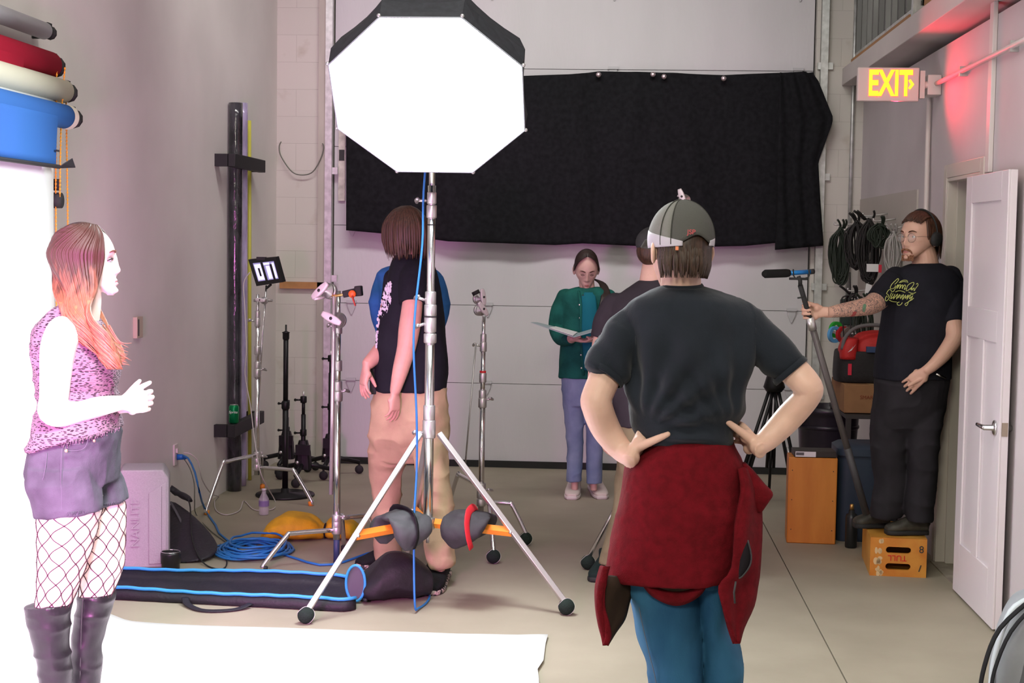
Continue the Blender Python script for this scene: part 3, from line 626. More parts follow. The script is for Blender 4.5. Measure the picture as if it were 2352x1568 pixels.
roll_stand(-2.14, 10.38, .60, 'low black rolling stand in left corner, the shortest there')
roll_stand(-2.02, 10.75, .86, 'black rolling stand in left corner close to the overhead door')
roll_stand(-2.36, 10.85, .52, 'black rolling stand in left corner close against the wall')
# tripod behind the front man's arm
tp = thing('camera_tripod', 'black tripod with red fluid head behind the front man', 'tripod', (1.02, 9.9, 0))
for fx, fy in ((.78, 9.72), (1.2, 9.68), (1.05, 10.2)):
    a = V((1.03, 9.85, .83)); b = V((fx, fy, .0))
    for o_ in (-.022, .022): MB().cyl(a+V((o_*.6, 0, 0)), b.lerp(a, .28)+V((o_, 0, 0)), .011, n=8).build('leg', bk, tp)
    MB().cyl(b, b.lerp(a, .5), .010, n=8).build('leg_end', steel2 if fx > 1.1 else bk, tp)
mb = MB(); mb.lathe((1.03, 9.85, .76), [(.05, 0), (.07, .03), (.05, .10), (.04, .13)], 20); mb.lathe((1.03, 9.85, .90), [(.035, 0), (.05, .01), (.055, .05), (.045, .09), (.05, .10), (.05, .12)], 20); mb.build('head', bk, tp)
mb = MB(); mb.lathe((1.03, 9.79, .96), [(.0, 0), (.03, -.002), (.03, -.02), (.0, -.022)], 16, 'y'); mb.box((1.02, 9.8, 1.005), (.09, .03, .012)); mb.build('red_ring', mat('red_anodised', (.45, .02, .02), .35, .4), tp)
mb = MB(); mb.box((1.03, 9.85, 1.04), (.13, .16, .025)); mb.tube([(1.0, 9.85, 1.0), (.96, 9.8, 1.06), (.94, 9.78, 1.09)], .008, 8); mb.build('plate', bk, tp, smooth=False)
# ================================================================ people
def nz3(v): return V(v).normalized()
def frame(fwd, up=(0, 0, 1)):
    f = nz3(fwd); r = f.cross(V(up)).normalized(); u = r.cross(f); return r, f, u      # right of the person, forward, up
def head(mb, c, fwd, up=(0, 0, 1), s=1.0, nose=1.0, female=False, w=1.0, ears=True, N=110, chin=1.0):
    r, f, u = frame(fwd, up); R = basis(r, f, u)
    G_ = []
    def g(cx, cy, cz, rx, ry, rz, d): G_.append(((cx, cy, cz), (rx, ry, rz), d))
    for sx in (-1, 1):
        g(sx*.031, .09, .004, .017, .04, .013, (0, -.0095, 0)); g(sx*.030, .10, .028, .022, .04, .008, (0, .0035 if female else .0065, 0))
        g(sx*.048, .075, -.022, .02, .04, .016, (0, .004, 0)); g(sx*.012, .10, -.040, .007, .03, .007, (sx*.003, .007*nose, 0))
        g(sx*.031, .09, .0075, .013, .03, .0050, (0, .0065, 0)); g(sx*.031, .09, -.008, .012, .03, .004, (0, .003, 0))
        g(sx*.055, .02, -.078, .02, .05, .02, (-sx*(.006 if female else -.001), 0, 0))
    g(0, .10, -.034, .0085, .05, .014, (0, .021*nose, 0)); g(0, .10, -.012, .008, .05, .018, (0, .012*nose, 0)); g(0, .10, .010, .009, .05, .012, (0, .004*nose, 0))
    g(0, .10, -.066, .020, .04, .0045, (0, .0085, 0)); g(0, .10, -.0765, .017, .04, .0050, (0, .0090, 0)); g(0, .10, -.0712, .022, .04, .0022, (0, -.004, 0))
    g(0, .10, -.088, .018, .04, .006, (0, -.003, 0)); g(0, .09, -.103, .018, .04, .012, (0, .010*chin, 0)); g(0, .1, -.055, .016, .04, .008, (0, .004, 0))
    def fn(q):
        x, y, z = q.x*.076*w, q.y*.098, q.z*.116
        a = max(0, -z/.116); b = a*a*(3-2*a)
        x *= 1-(.40 if female else .34)*b**1.3; kf = .10*max(0, min(1, (y+.02)/.1))
        if a > 0:
            y *= 1-.28*b; y += (.070*b**1.6)
            if q.y < 0: y += .022*b
        if y > 0: x *= 1+.04*math.sin(min(1, abs(z)/.1)*3.1)
        if z > 0: y *= 1+.02*math.sin(z/.116*3.1)
        p = V((x, y, z)); dd = V((0, 0, 0))
        if q.y > -.2:
            for (c_, r_, d_) in G_:
                e = ((p.x-c_[0])/r_[0])**2+((p.y-c_[1])/r_[1])**2*.25+((p.z-c_[2])/r_[2])**2
                if e < 9: dd += V(d_)*math.exp(-e)
        return (p+dd)*s
    rows = []
    for i in range(N+1):
        th = math.pi*min(max(i/N, .004), .996); rows.append([V(c)+R @ fn(V((math.sin(th)*math.cos(ph), math.sin(th)*math.sin(ph), math.cos(th)))) for ph in [2*math.pi*j/N for j in range(N)]])
    mb.grid(rows)
    if ears:
        for sx in (-1, 1):
            def ef(q):
                k = 1-.35*max(0, 1-((q.y)/.012)**2-((q.z)/.02)**2)
                return V((q.x*k, q.y*(1-.25*(q.z < 0)*abs(q.z)/.03), q.z))
            e = MB(); ER = R @ Matrix.Rotation(sx*.50, 3, 'Z') @ Matrix.Rotation(.15, 3, 'X')
            mb.ball(V(c)+R @ (V((sx*.0825*w, -.010, -.020))*s), (.0085*s, .019*s, .031*s), 14, 12, ER, ef)
    return r, f, u
def face_parts(root, c, fwd, up=(0, 0, 1), s=1.0, iris=(.10, .14, .16), brow=(.10, .05, .03), closed=False, browz=.026, lidm=None):
    r, f, u = frame(fwd, up); R = basis(r, f, u); c = V(c)
    for sx in (-1, 1):
        ec = c+R @ (V((sx*.031, .0750, .0010))*s)
        if not closed:
            e = MB().ball(ec, .0118*s, 20, 14).build('eye', mat('eye_white', (.75, .70, .68), .2), root)
            MB().ball(ec+(f*.0066)*s, .0060*s, 12, 10).build('iris', mat('iris%.2f' % iris[0], iris, .15), e)
        if closed: MB().tube([c+R @ (V((sx*x, y, z))*s) for x, y, z in ((.018, .0905, -.002), (.031, .0925, -.0055), (.044, .084, -.002))], .0014*s, 6, 3).build('eyelashes', mat('dark_lash2', (.02, .01, .01), .8), root)
        b = MB(); b.tube([c+R @ (V((sx*x, y, z))*s) for x, y, z in ((.014, .0965, browz-.003), (.024, .0975, browz+.001), (.036, .092, browz+.003), (.048, .080, browz-.003))], [.0022*s, .0032*s, .0028*s, .0012*s], 8, 3, flat=(1, 1))
        b.build('eyebrow', mat('brow%.2f' % brow[0], brow, .9), root)
def limb(mb, pts, n=20, k=5):
    """pts (point, radius)"""
    a = cr_spline([(*p, r) for p, r in pts], k); mb.tube([V(q[:3]) for q in a], [q[3] for q in a], n)
    mb.ball(pts[0][0], pts[0][1]*.98, n, 10); mb.ball(pts[-1][0], pts[-1][1]*.98, n, 10)
def hand(mb, w_, d, nrm_, side=1, curl=(.3, .35, .25), s=1.0, spread=.06, thumb=None, curls=None, tcurl=.2):
    """w_ wrist, d pointing direction, nrm_ palm normal (fingers curl to it), side: +1 if thumb lies along d x n"""
    d = nz3(d); n_ = V(nrm_); n_ = (n_-d*n_.dot(d)).normalized(); t = d.cross(n_)*side; w_ = V(w_)
    mb.loft([(w_-d*.02*s, t, n_, .026*s, .020*s, 2.2), (w_+d*.012*s, t, n_, .028*s, .018*s, 2.4), (w_+d*.045*s, t, n_, .038*s, .0165*s, 2.8), (w_+d*.08*s-n_*.002*s, t, n_, .041*s, .0145*s, 3), (w_+d*.098*s-n_*.004*s, t, n_, .036*s, .010*s, 3)], 24, 3)
    mb.ball(w_+d*.04*s+t*.022*s+n_*.008*s, (.022*s,)*3, 14, 10); mb.ball(w_+d*.045*s-t*.024*s+n_*.006*s, (.018*s,)*3, 14, 10)
    L_ = (.074, .082, .077, .060); tip = []
    for i in range(4):
        b = w_+d*(.092-.003*abs(i-1.2))*s+t*(.0315-.0205*i)*s-n_*.003*s; cu = (curls[i] if curls else curl); a = 0; dd = nz3(d+t*spread*(1.5-i)); p = b; pts = [(b-dd*.02*s, .0092*s), (b, .0093*s)]
        for j, fr in enumerate((.46, .30, .24)):
            a += cu[j]; q = dd*math.cos(a)+n_*math.sin(a); p = p+q*(L_[i]*fr*s); pts.append((p, (.0086, .0078, .0066)[j]*s*(.9 if i == 3 else 1)))
        limb(mb, pts, 12, 3); tip.append(p)
    td = nz3(thumb) if thumb else nz3(d*.62+t*.72+n_*.35); tb = w_+d*.022*s+t*.020*s+n_*.006*s
    k = nz3(d+n_*.3) ; p1 = tb+td*.040*s; d2_ = nz3(td+k*tcurl); p2 = p1+d2_*.034*s; p3 = p2+nz3(d2_+k*tcurl*.6)*.026*s
    limb(mb, [(tb, .015*s), (p1, .0118*s), (p2, .0102*s), (p3, .0078*s)], 12, 4)
def silR(rows, Y, cu=None):
    """rings from outline rows (v, uL, uR, half depth[, dY, power]) standing at depth Y"""
    out = []
    for r_ in rows:
        v, a, b, dpt = r_[:4]; y = Y+(r_[4] if len(r_) > 4 else 0); v1, v2 = v if isinstance(v, tuple) else (v, v); L_, R_ = P(a, v1, y), P(b, v2, y)
        x = (R_-L_); hw = x.length/2; x.normalize(); out.append((L_.lerp(R_, .5), x, V((0, 1, 0)), hw, dpt, r_[5] if len(r_) > 5 else 2.3))
    return out
def PX(px, Y): return px*Y/F
def lp(pts):
    """limb points from (u, v, radius px, Y)"""
    return [(P(u, v, Y), r*Y/F) for u, v, r, Y in pts]
def cloth_fold(amp=.006, sc=9, st=(1, 1, 1), fine=.0015, seed=0, dirs=None):
    def f(p, n):
        q = p*np.array(st)*sc; a = vnoise(q, seed); b = vnoise(q*2.1+5, seed+1); ridge = 1-np.abs(2*a-1)
        d = amp*(ridge**2-.4)+amp*.5*(b-.5)+fine*(vnoise(p*70, seed+2)-.5)
        for (c_, ax, w_, am) in dirs or []:      # long creases: centre line point, axis, spacing, amplitude
            ax = np.array(nz3(ax)); rel = p-np.array(c_); s_ = rel @ ax; d = d+am*np.sin(s_/w_*2*math.pi+3*vnoise(p*6, 9))*np.exp(-(np.linalg.norm(rel, axis=1)/.22)**2)
        return p+n*d[:, None]
    return f
def shoe(root, heel, toe, m, sole, w_=.048, h=.075, name='shoe', topr=.045, laces=None):
    heel, toe = V(heel), V(toe); d = (toe-heel); L_ = d.length; d.normalize(); z = V((0, 0, 1)); x = d.cross(z).normalized(); g = min(heel.z, toe.z)
    mb = MB(); b = MB()
    pr = [(-.02, .6, .55), (.03, .85, .95), (.25, .9, 1.0), (.5, .95, .82), (.72, 1.05, .6), (.9, .95, .48), (1.0, .6, .34)]
    for t_, wf, hf in pr: pass
    mb.loft([(heel+d*(t_*L_)+z*(h*hf/2+.012), x, z, w_*wf, h*hf/2, 2.6) for t_, wf, hf in pr], 24, 4)
    mb.loft([(heel+d*(.16*L_)+z*.05, x, d, w_*.8, .055, 2), (heel+d*(.14*L_)+z*(h+.035), x, d, topr, .05, 2)], 20)
    o = mb.build(name, m, root, remesh=.005, relax=3)
    b.loft([(heel+d*(t_*L_)+z*.013, x, z, w_*wf*1.06, .013, 5) for t_, wf, hf in pr], 24, 4); b.build('sole', sole, o)
    if laces:
        for i in range(4):
            t_ = .42+i*.085; y_ = h*(.98-.16*i)+.006; b = MB(); b.tube([heel+d*(t_*L_)+x*.022+z*(y_-.004), heel+d*(t_*L_)+z*(y_+.006), heel+d*(t_*L_)-x*.022+z*(y_-.004)], .003, 6, 3); b.build('lace', laces, o)
    return o
def locks(mb, roots, path, wdt, n=8, k=4, flat=(1, .55)):
    for r_ in roots:
        pts = path(*r_); m_ = len(pts); mb.tube(pts, [wdt*(.55+.45*math.sin(min(1, i/(m_-1)*1.15+.25)*math.pi)) if i < m_-1 else wdt*.08 for i in range(m_)], n, k, flat=flat)
skin = lambda nm, c, spots=None, rough=.48: mat(nm, c, rough, vary=.06, vscale=14, sss=.12, spots=spots, bump=.04, bscale=220)
BOD = .0036

# ---------------------------------------------------------------- 1 the man in cap and tied red fleece, from behind
Y0 = 4.22
root = thing('person', 'person seen from behind, navy tee shirt, cap, both hands on hips', 'person', (G(1590, 1970).x, Y0, 0))
HC = P(1562, 566, Y0); hf = V((-.38, 1, -.05))
b = MB(); head(b, HC, hf, (0, .05, 1), 1.0, w=1.0)
limb(b, lp([(1566, 600, 45, Y0), (1564, 645, 46, Y0+.01), (1564, 690, 50, Y0+.02)]))
b.loft(silR([(690, 1530, 1610, .05), (712, 1480, 1690, .075), (745, 1455, 1725, .095), (800, 1468, 1725, .115), (900, 1462, 1700, .11), (1000, 1478, 1672, .105), (1080, 1450, 1695, .12), (1180, 1450, 1700, .115)], Y0), 28, 4)
limb(b, lp([(1458, 755, 28, Y0), (1410, 828, 36, Y0-.03), (1372, 908, 36, Y0-.07), (1372, 935, 36, Y0-.07), (1392, 985, 34, Y0-.04), (1426, 1032, 27, Y0-.05), (1449, 1050, 22, Y0-.09)]))
limb(b, lp([(1716, 748, 28, Y0), (1795, 824, 35, Y0-.03), (1850, 880, 34, Y0-.06), (1858, 905, 30, Y0-.06), (1815, 955, 32, Y0-.03), (1768, 1004, 27, Y0-.04), (1742, 1026, 21, Y0-.07)]))
# hands on the hips: thumbs to the back, fingers round the front
hand(b, P(1450, 1049, Y0-.09), V((.36, .72, .60)), V((.9, -.2, -.3)), -1, s=1.0, thumb=P(1545, 1002, Y0-.17)-P(1474, 1032, Y0-.13), curls=[(.3, .6, .5), (.35, .6, .5), (.4, .6, .5), (.4, .6, .4)], tcurl=.02)
hand(b, P(1740, 1028, Y0-.07), V((-.40, .78, .30)), V((-.9, -.2, -.3)), 1, s=.95, thumb=P(1676, 1004, Y0-.13)-P(1716, 1034, Y0-.11), curls=[(.5, .7, .5)]*4, tcurl=.02)
limb(b, lp([(1530, 1180, 78, Y0), (1535, 1400, 66, Y0), (1545, 1560, 50, Y0), (1552, 1780, 42, Y0+.02), (1560, 1930, 30, Y0+.04)]))
limb(b, lp([(1625, 1180, 60, Y0+.02), (1636, 1400, 34, Y0+.03), (1655, 1560, 36, Y0+.02), (1665, 1780, 42, Y0+.02), (1670, 1920, 30, Y0+.04)]))
sk1 = skin('skin_light', (.62, .40, .31), spots=None)
b.build('body', sk1, root, remesh=BOD, relax=2)
# t-shirt
tee = mat('navy_jersey', (.012, .0155, .022), .85, vary=.12, vscale=9, bump=.1, bscale=260, sheen=.1)
s_ = MB()
s_.loft(silR([(661, 1524, 1610, .056), (668, 1508, 1630, .066), (678, 1484, 1660, .082), (692, 1452, 1702, .10), (715, 1434, 1728, .112), (745, 1436, 1742, .122), (800, 1448, 1738, .135), (860, 1444, 1724, .14), (920, 1444, 1708, .135), (965, 1450, 1698, .128), (995, 1466, 1684, .122), (1015, 1474, 1678, .12)], Y0), 40, 5)
limb(s_, lp([(1462, 742, 44, Y0), (1432, 785, 50, Y0-.02), (1404, 826, 51, Y0-.04)]))
s_.tube([P(1440, 770, Y0-.02), P(1412, 815, Y0-.035), P(1386, 862, Y0-.055)], [PX(46, Y0), PX(50, Y0), PX(47, Y0)], 28, 4)
s_.tube([P(1715, 738, Y0), P(1760, 790, Y0-.02), P(1818, 854, Y0-.045)], [PX(44, Y0), PX(50, Y0), PX(44, Y0)], 28, 4)
limb(s_, lp([(1706, 738, 43, Y0), (1745, 778, 47, Y0-.02), (1772, 806, 46, Y0-.03)]))
hipL, hipR = P(1475, 1000, Y0-.12), P(1682, 1005, Y0-.12)
def tee_fold(p, n):
    p2 = cloth_fold(.013, 6.5, (1, 1, .5), .0008, 3)(p, n)
    for hp, sg, am in ((hipL, 1, .012), (hipR, -1, .009)):    # creases fanning up from where the hands press the shirt
        rel = p-np.array(hp); ang = np.arctan2(rel[:, 2], rel[:, 0]*sg); r_ = np.hypot(rel[:, 0], rel[:, 2])
        k_ = np.sin(ang*17+4*vnoise(p*5, 4))*np.exp(-(r_/.30)**2)*np.clip((r_-.05)/.10, 0, 1)*am*(n[:, 1] < .2)
        p2 = p2+n*k_[:, None]
    return p2
o = s_.build('tee_shirt', tee, root, remesh=.0055, relax=4, fold=tee_fold)
cp = [P(1567+45*math.cos(a), 661+5*math.sin(a), Y0+.01-.056*math.sin(a)) for a in np.linspace(0, 2*math.pi, 29)[:-1]]
MB().tube(cp, .009, 10, closed=True, flat=(.7, 1.3)).build('neck_rib', tee, root)
for a_, c_, r_ in ((P(1402, 840, Y0-.045), P(1386, 864, Y0-.055), 48), (P(1800, 834, Y0-.04), P(1819, 856, Y0-.045), 45)):
    MB().lathe(c_, [(PX(r_, Y0), -.016), (PX(r_, Y0)+.002, -.008), (PX(r_, Y0)+.001, .0), (PX(r_, Y0)-.004, .001)], 36, (lambda z: (z.orthogonal().normalized(), z.cross(z.orthogonal().normalized()), z))((c_-a_).normalized()), cap=False).build('sleeve_hem', tee, root)
# jeans
jeans = mat('blue_denim', (.012, .06, .13), .8, col2=(.05, .18, .30), vscale=5, stretch=(1, 1, .35), bump=.15, bscale=300, contrast=(.3, .75))
j = MB()
j.loft(silR([(1050, 1470, 1690, .12), (1150, 1436, 1702, .14), (1260, 1436, 1700, .145), (1330, 1438, 1690, .13)], Y0), 32, 4)
j.loft(silR([(1230, 1436, 1575, .125), (1336, 1438, 1600, .125), (1391, 1449, 1606, .12), (1466, 1462, 1612, .115), (1521, 1488, 1610, .11), (1568, 1493, 1612, .11), (1750, 1500, 1612, .10), (1900, 1503, 1618, .09), (1955, 1500, 1622, .09)], Y0), 32, 4)
j.loft(silR([(1230, 1560, 1700, .12), (1336, 1590, 1680, .12), (1400, 1600, 1672, .115), (1440, 1604, 1674, .115), (1478, 1606, 1697, .11), (1568, 1610, 1705, .105), (1750, 1622, 1722, .10), (1950, 1628, 1740, .09)], Y0+.03), 32, 4)
j.build('jeans', jeans, root, remesh=.007, relax=3, fold=cloth_fold(.012, 6, (1, 1, .8), .001, 6))
st_m = mat('denim_stitch', (.10, .13, .17), .9)
pts = [P(u, v, Y0-.07) for u, v in ((1462, 1340), (1468, 1391), (1478, 1440), (1492, 1500), (1506, 1560), (1512, 1650))]
MB().tube([p_+V((0, -.028, 0)) for p_ in pts], .0016, 6, 4).build('outseam', st_m, root)
blk_shoe = mat('black_shoe', (.02, .02, .022), .6); white_sole = mat('pale_sole', (.6, .58, .54), .7)
shoe(root, P(1560, 1973, Y0-.02)*1 + V((0, 0, 0)), P(1545, 1973, Y0)+V((0, .24, 0)), blk_shoe, white_sole); shoe(root, P(1680, 1973, Y0-.02), P(1700, 1973, Y0)+V((0, .24, 0)), blk_shoe, white_sole)
for ch in root.children: pass
# red fleece tied round the waist
red_f = mat('red_fleece', (.10, .003, .006), .95, col2=(.14, .004, .009), vscale=40, bump=.35, bscale=340)
lining = mat('fleece_lining', (.03, .018, .012), .9)
tw = thing('fleece_jacket', 'dark red fleece jacket tied by its sleeves round the waist of the man in cap', 'jacket', P(1570, 1400, Y0))
f_ = MB()
f_.loft(silR([(1010, 1488, 1682, .128), (1030, 1466, 1690, .135), (1072, 1436, 1706, .15), (1155, 1424, 1712, .165), (1234, 1406, 1704, .17), (1293, 1393, 1700, .172), (1322, 1388, 1698, .17)], Y0), 44, 5)
o = f_.build('main_panel', red_f, tw, remesh=.007, relax=3, fold=cloth_fold(.009, 6, (.6, 1, 1.3), .002, 12))
def hang(name, rows, m, th=.012, par=tw, amp=.006, nu=10, nv=26):
    """cloth piece from (v, uL, uR, YL, YR) rows"""
    a = cr_spline(rows, max(2, nv//len(rows))); g = []
    for i, q in enumerate(a):
        row = []
        for j_ in range(nu+1):
            t_ = j_/nu; u_ = q[1]+(q[2]-q[1])*t_; y = q[3]+(q[4]-q[3])*t_-.02*math.sin(math.pi*t_); row.append(P(u_, q[0], y)+V((0, amp*math.sin(t_*9+i*.25), 0)))
        g.append(row)
    return MB().sheet(g, th).build(name, m, par)
yb = Y0-.165
hang('hanging_front', [(1325, 1384, 1450, yb+.04, yb+.14), (1345, 1373, 1452, yb+.02, yb+.10), (1385, 1373, 1442, yb+.02, yb+.10), (1420, 1380, 1432, yb+.03, yb+.09), (1450, 1388, 1412, yb+.03, yb+.07), (1480, 1391, 1394, yb+.03, yb+.05)], lining)
hang('hanging_front_edge', [(1300, 1382, 1400, yb+.02, yb+.0), (1345, 1371, 1392, yb+.015, yb+.0), (1390, 1371, 1386, yb+.015, yb+.01), (1430, 1377, 1396, yb+.015, yb+.01), (1460, 1385, 1400, yb+.02, yb+.02), (1480, 1389, 1393, yb+.02, yb+.02)], red_f)
hang('side_panel', [(1075, 1700, 1716, Y0-.10, Y0), (1130, 1706, 1740, Y0-.13, Y0), (1206, 1690, 1746, Y0-.155, Y0-.02), (1305, 1680, 1741, Y0-.165, Y0-.04), (1345, 1650, 1736, Y0-.165, Y0-.05), (1390, 1658, 1728, Y0-.165, Y0-.06), (1440, 1674, 1706, Y0-.16, Y0-.08), (1476, 1688, 1696, Y0-.15, Y0-.12)], red_f, .014, amp=.008)
sl = MB(); sl.loft(silR([(1062, 1700, 1716, .02), (1090, 1702, 1742, .03), (1130, 1706, 1776, .035), (1150, 1716, 1768, .035), (1175, 1735, 1750, .02)], Y0-.03), 20, 4)
sl.build('sleeve_end', red_f, tw, fold=cloth_fold(.008, 12, (1, 1, 1), .001, 2))
# collar loop
cl_ = cr_spline([(1470, 1320, 18), (1500, 1358, 22), (1554, 1377, 30), (1605, 1357, 22), (1630, 1316, 12)], 6); g = [[P(u, v-w_*.62, yb+.035) for u, v, w_ in cl_], [P(u, v, yb+.02) for u, v, w_ in cl_], [P(u, v+w_*.35, yb+.03) for u, v, w_ in cl_]]
MB().sheet(g, .012).build('collar', red_f, tw)
g = [[P(1478+(1626-1478)*t_, 1312, yb+.035) for t_ in np.linspace(0, 1, 8)], [P(1495+(1612-1495)*t_, 1342+16*math.sin(math.pi*t_), yb+.028) for t_ in np.linspace(0, 1, 8)]]
MB().sheet(g, .008).build('collar_lining', lining, tw)
# open pocket zip on the side panel
pz = [(1718, 1240), (1726, 1275), (1722, 1300), (1706, 1322), (1697, 1328)]; pz2 = [(1718, 1240), (1708, 1262), (1700, 1285), (1697, 1310), (1697, 1328)]
g = [[P(a[0]+(b_[0]-a[0])*t_, a[1]+(b_[1]-a[1])*t_, Y0-.185) for t_ in (0, .5, 1)] for a, b_ in zip(pz2, pz)]
MB().sheet(g, .003).build('pocket_lining', mat('pocket_black', (.01, .008, .01), .9), tw)
MB().tube([P(u, v, Y0-.19) for u, v in pz], .0022, 6, 3).build('zip', dark_m, tw)
MB().tube([P(1690, 1335, Y0-.19), P(1686, 1360, Y0-.19), P(1688, 1385, Y0-.19)], .003, 6).build('zip_pull', dark_m, tw)
# hair and cap
hair1 = mat('brown_hair', (.022, .011, .007), .5, col2=(.055, .028, .016), vscale=60, stretch=(3, 3, .25))
hr, hff, hu = frame(hf, (0, .05, 1)); HR = basis(hr, hff, hu)
hm = MB()
def h1(q):
    return q
for i in range(330):
    a = random.uniform(-1, 1)*1.32+math.pi; z0 = random.uniform(-.02, .03); rr = .087
    def pt(zz, k): return HC+HR @ V((math.sin(a)*.079*k, math.cos(a)*.100*k, zz))
    ln_ = random.uniform(.06, .10) if abs(a-math.pi) < 1.25 else .045*random.uniform(.6, 1); zb = z0-ln_
    if abs(a-math.pi) > 1.7: zb = max(zb, -.015)
    zb = max(zb, -.088)
    hm.tube([pt(z0, .97), pt((z0+zb)/2, 1.0), pt(zb, (1.0 if zb > -.05 else .90)+random.uniform(-.02, .03))], [.007, .0075, .0012], 6, 3, flat=(1, .6))
hm.ball(HC+HR @ V((0, -.014, .004)), (.0775, .094, .080), 30, 20, HR); hm.build('hair', hair1, root)
cap = thing('cap', 'grey sports cap with pale side strap worn by the man in front', 'cap', HC+V((0, 0, .03)))
grey1 = mat('cap_grey', (.075, .075, .068), .85, bump=.2, bscale=300); grey2 = mat('cap_light_grey', (.17, .17, .155), .85, bump=.2, bscale=300); strapm = mat('cap_strap', (.42, .40, .44), .6)
def dome(a0, a1, z0, z1, k, nu=24, nv=14, notch=None, C0=V((0, -.004, .018)), rx=.083, ry=.108, rz=.104):
    g = []
    for i in range(nv+1):
        row = []
        for j_ in range(nu+1):
            a = a0+(a1-a0)*j_/nu; zz0 = z0 if not callable(z0) else z0(a); zz1 = z1 if not callable(z1) else z1(a); el = zz0+(zz1-zz0)*i/nv
            row.append(HC+HR @ (C0+V((math.sin(a)*math.cos(el)*rx, math.cos(a)*math.cos(el)*ry, math.sin(el)*rz))*k))
        g.append(row)
    return g
pi = math.pi
low = lambda a: -.16+.24*math.exp(-((a-pi)/.42)**2)
m_ = MB(); m_.sheet(dome(pi-.95, pi+.80, low, 1.5, 1.045), .003); m_.build('back_panel', grey1, cap)
m_ = MB(); m_.sheet(dome(0-pi+.80, pi-.95, -.1, 1.5, 1.035), .003); m_.build('side_panel', grey2, cap)
m_ = MB(); m_.sheet(dome(pi+.45, pi+1.9, lambda a: -.17+.05*math.sin(a), lambda a: -.08+.30*max(0, (a-pi-.45)/1.4), 1.05, nv=6), .003); m_.build('strap', strapm, cap)
m_ = MB(); m_.sheet(dome(pi-1.9, pi-.5, lambda a: -.17, lambda a: -.04+.25*max(0, (pi-.5-a)/1.4), 1.05, nv=6), .003); m_.build('strap', strapm, cap)
for aa in (pi-.95, pi+.80, pi+1.15):
    MB().tube([r_[0] for r_ in dome(aa, aa+.01, low, 1.5, 1.06)], .0018, 6).build('seam', mat('cap_seam', (.045, .045, .04), .9), cap)
bp_ = HC+HR @ (V((0, -.004, .018))+V((math.sin(pi-.0)*math.cos(.2)*.083, math.cos(pi)*math.cos(.2)*.108, math.sin(.2)*.104))*1.08)
# peak at the front, away from the camera
g = [[HC+HR @ V((.07*math.sin(a)*(1), .095+.065*t_*math.cos(a*.9), .02-.02*t_)) for a in np.linspace(-1.2, 1.2, 9)] for t_ in (0, .5, 1)]
MB().sheet(g, .004).build('peak', grey1, cap)
tx_p = P(1588, 533, Y0-.125)
text('lettering', 'JSP', tx_p, (1, 0, 0), (0, .1, 1), .018, mat('red_thread', (.5, .06, .07), .7), cap, .0008)
MB().box(P(1555, 570, Y0-.118), (.008, .004, .010)).build('tag', mat('orange_tag', (.7, .22, .1), .6), cap, smooth=False)
# ---------------------------------------------------------------- 2 the woman on the white paper
YW = 4.95; root = thing('person', 'woman in profile with long wavy copper hair, ripped top and fishnets', 'person', (P(185, 1700, YW).x, YW, 0))
W0 = WL[root]; hf = V((1, .29, -.02)); HC = P(195, 596, YW)
b = MB(); r, f, u = head(b, HC, hf, (0, 0, 1), 1.0, female=True, w=.97, nose=.95, ears=False)
limb(b, [(HC+f*-.005+u*-.05, .052), (P(196, 688, YW), .052), (P(186, 735, YW), .060)])
b.loft(silR([(722, 150, 205, .09), (740, 118, 222, .15), (775, 100, 244, .16), (830, 98, 262, .145), (900, 104, 250, .13), (960, 100, 255, .13), (1040, 92, 252, .15), (1085, 100, 246, .12)], YW), 30, 4)
YA = YW-.165
limb(b, lp([(146, 765, 42, YA+.02), (134, 800, 42, YA), (128, 860, 37, YA), (124, 915, 34, YA), (120, 944, 33, YA+.005), (150, 950, 31, YA+.02), (200, 940, 27, YA+.05), (245, 930, 22, YA+.08), (276, 925, 18, YA+.10)]))
limb(b, lp([(170, 765, 36, YW+.16), (160, 850, 32, YW+.19), (152, 930, 30, YW+.2), (210, 935, 25, YW+.16), (278, 926, 17, YW+.06)]))
hd_ = P(276, 925, YA+.10); d1 = nz3(P(330, 922, YA+.13)-hd_)
hand(b, hd_, d1, V((-.1, 1, .0)), 1, s=.90, curls=[(.75, .75, .5), (.8, .75, .5), (.85, .75, .5), (.9, .7, .5)], thumb=V((.75, .25, .55)), spread=.05)
h2 = P(280, 932, YW+.03); d2v = nz3(P(334, 918, YW-.0)-h2)
hand(b, h2, d2v, V((.05, -1, .05)), -1, s=.92, curls=[(.75, .9, .6), (.8, .9, .6), (.85, .9, .6), (.9, .85, .6)], thumb=V((.6, -.2, .75)), spread=.10)
YN_, YFr = YW-.09, YW+.09
legN = [(1140, 88, 232, .10), (1180, 90, 228, .10), (1248, 91, 211, .092), (1298, 91, 195, .082), (1347, 89, 178, .070), (1395, 84, 160, .060), (1470, 86, 150, .055), (1560, 100, 156, .045), (1690, 108, 146, .035)]
legF = [(1130, 196, 272, .08), (1165, 187, 284, .094), (1248, 188, 283, .088), (1301, 188, 281, .078), (1354, 186, 262, .066), (1400, 178, 250, .056), (1470, 174, 228, .052), (1560, 172, 222, .043), (1680, 176, 214, .034)]
b.loft(silR(legN, YN_), 28, 4); b.loft(silR(legF, YFr), 28, 4)
rel = lambda p: tuple(V(p)-W0)
eye_s = HC+f*.078-r*(-.031)+u*.004
sp = [(rel(HC+r*sx*.034+f*.086+u*.006), (.023, .025, .016), (.10, .015, .035), .7, .85) for sx in (-1, 1)]
sp += [(rel(HC+f*.105-u*.0715), (.022, .022, .0095), (.36, .07, .09), .45, .9)]
wsk = skin('skin_fair', (.78, .60, .54), spots=sp, rough=.42); b.build('body', wsk, root, remesh=.003, relax=1)
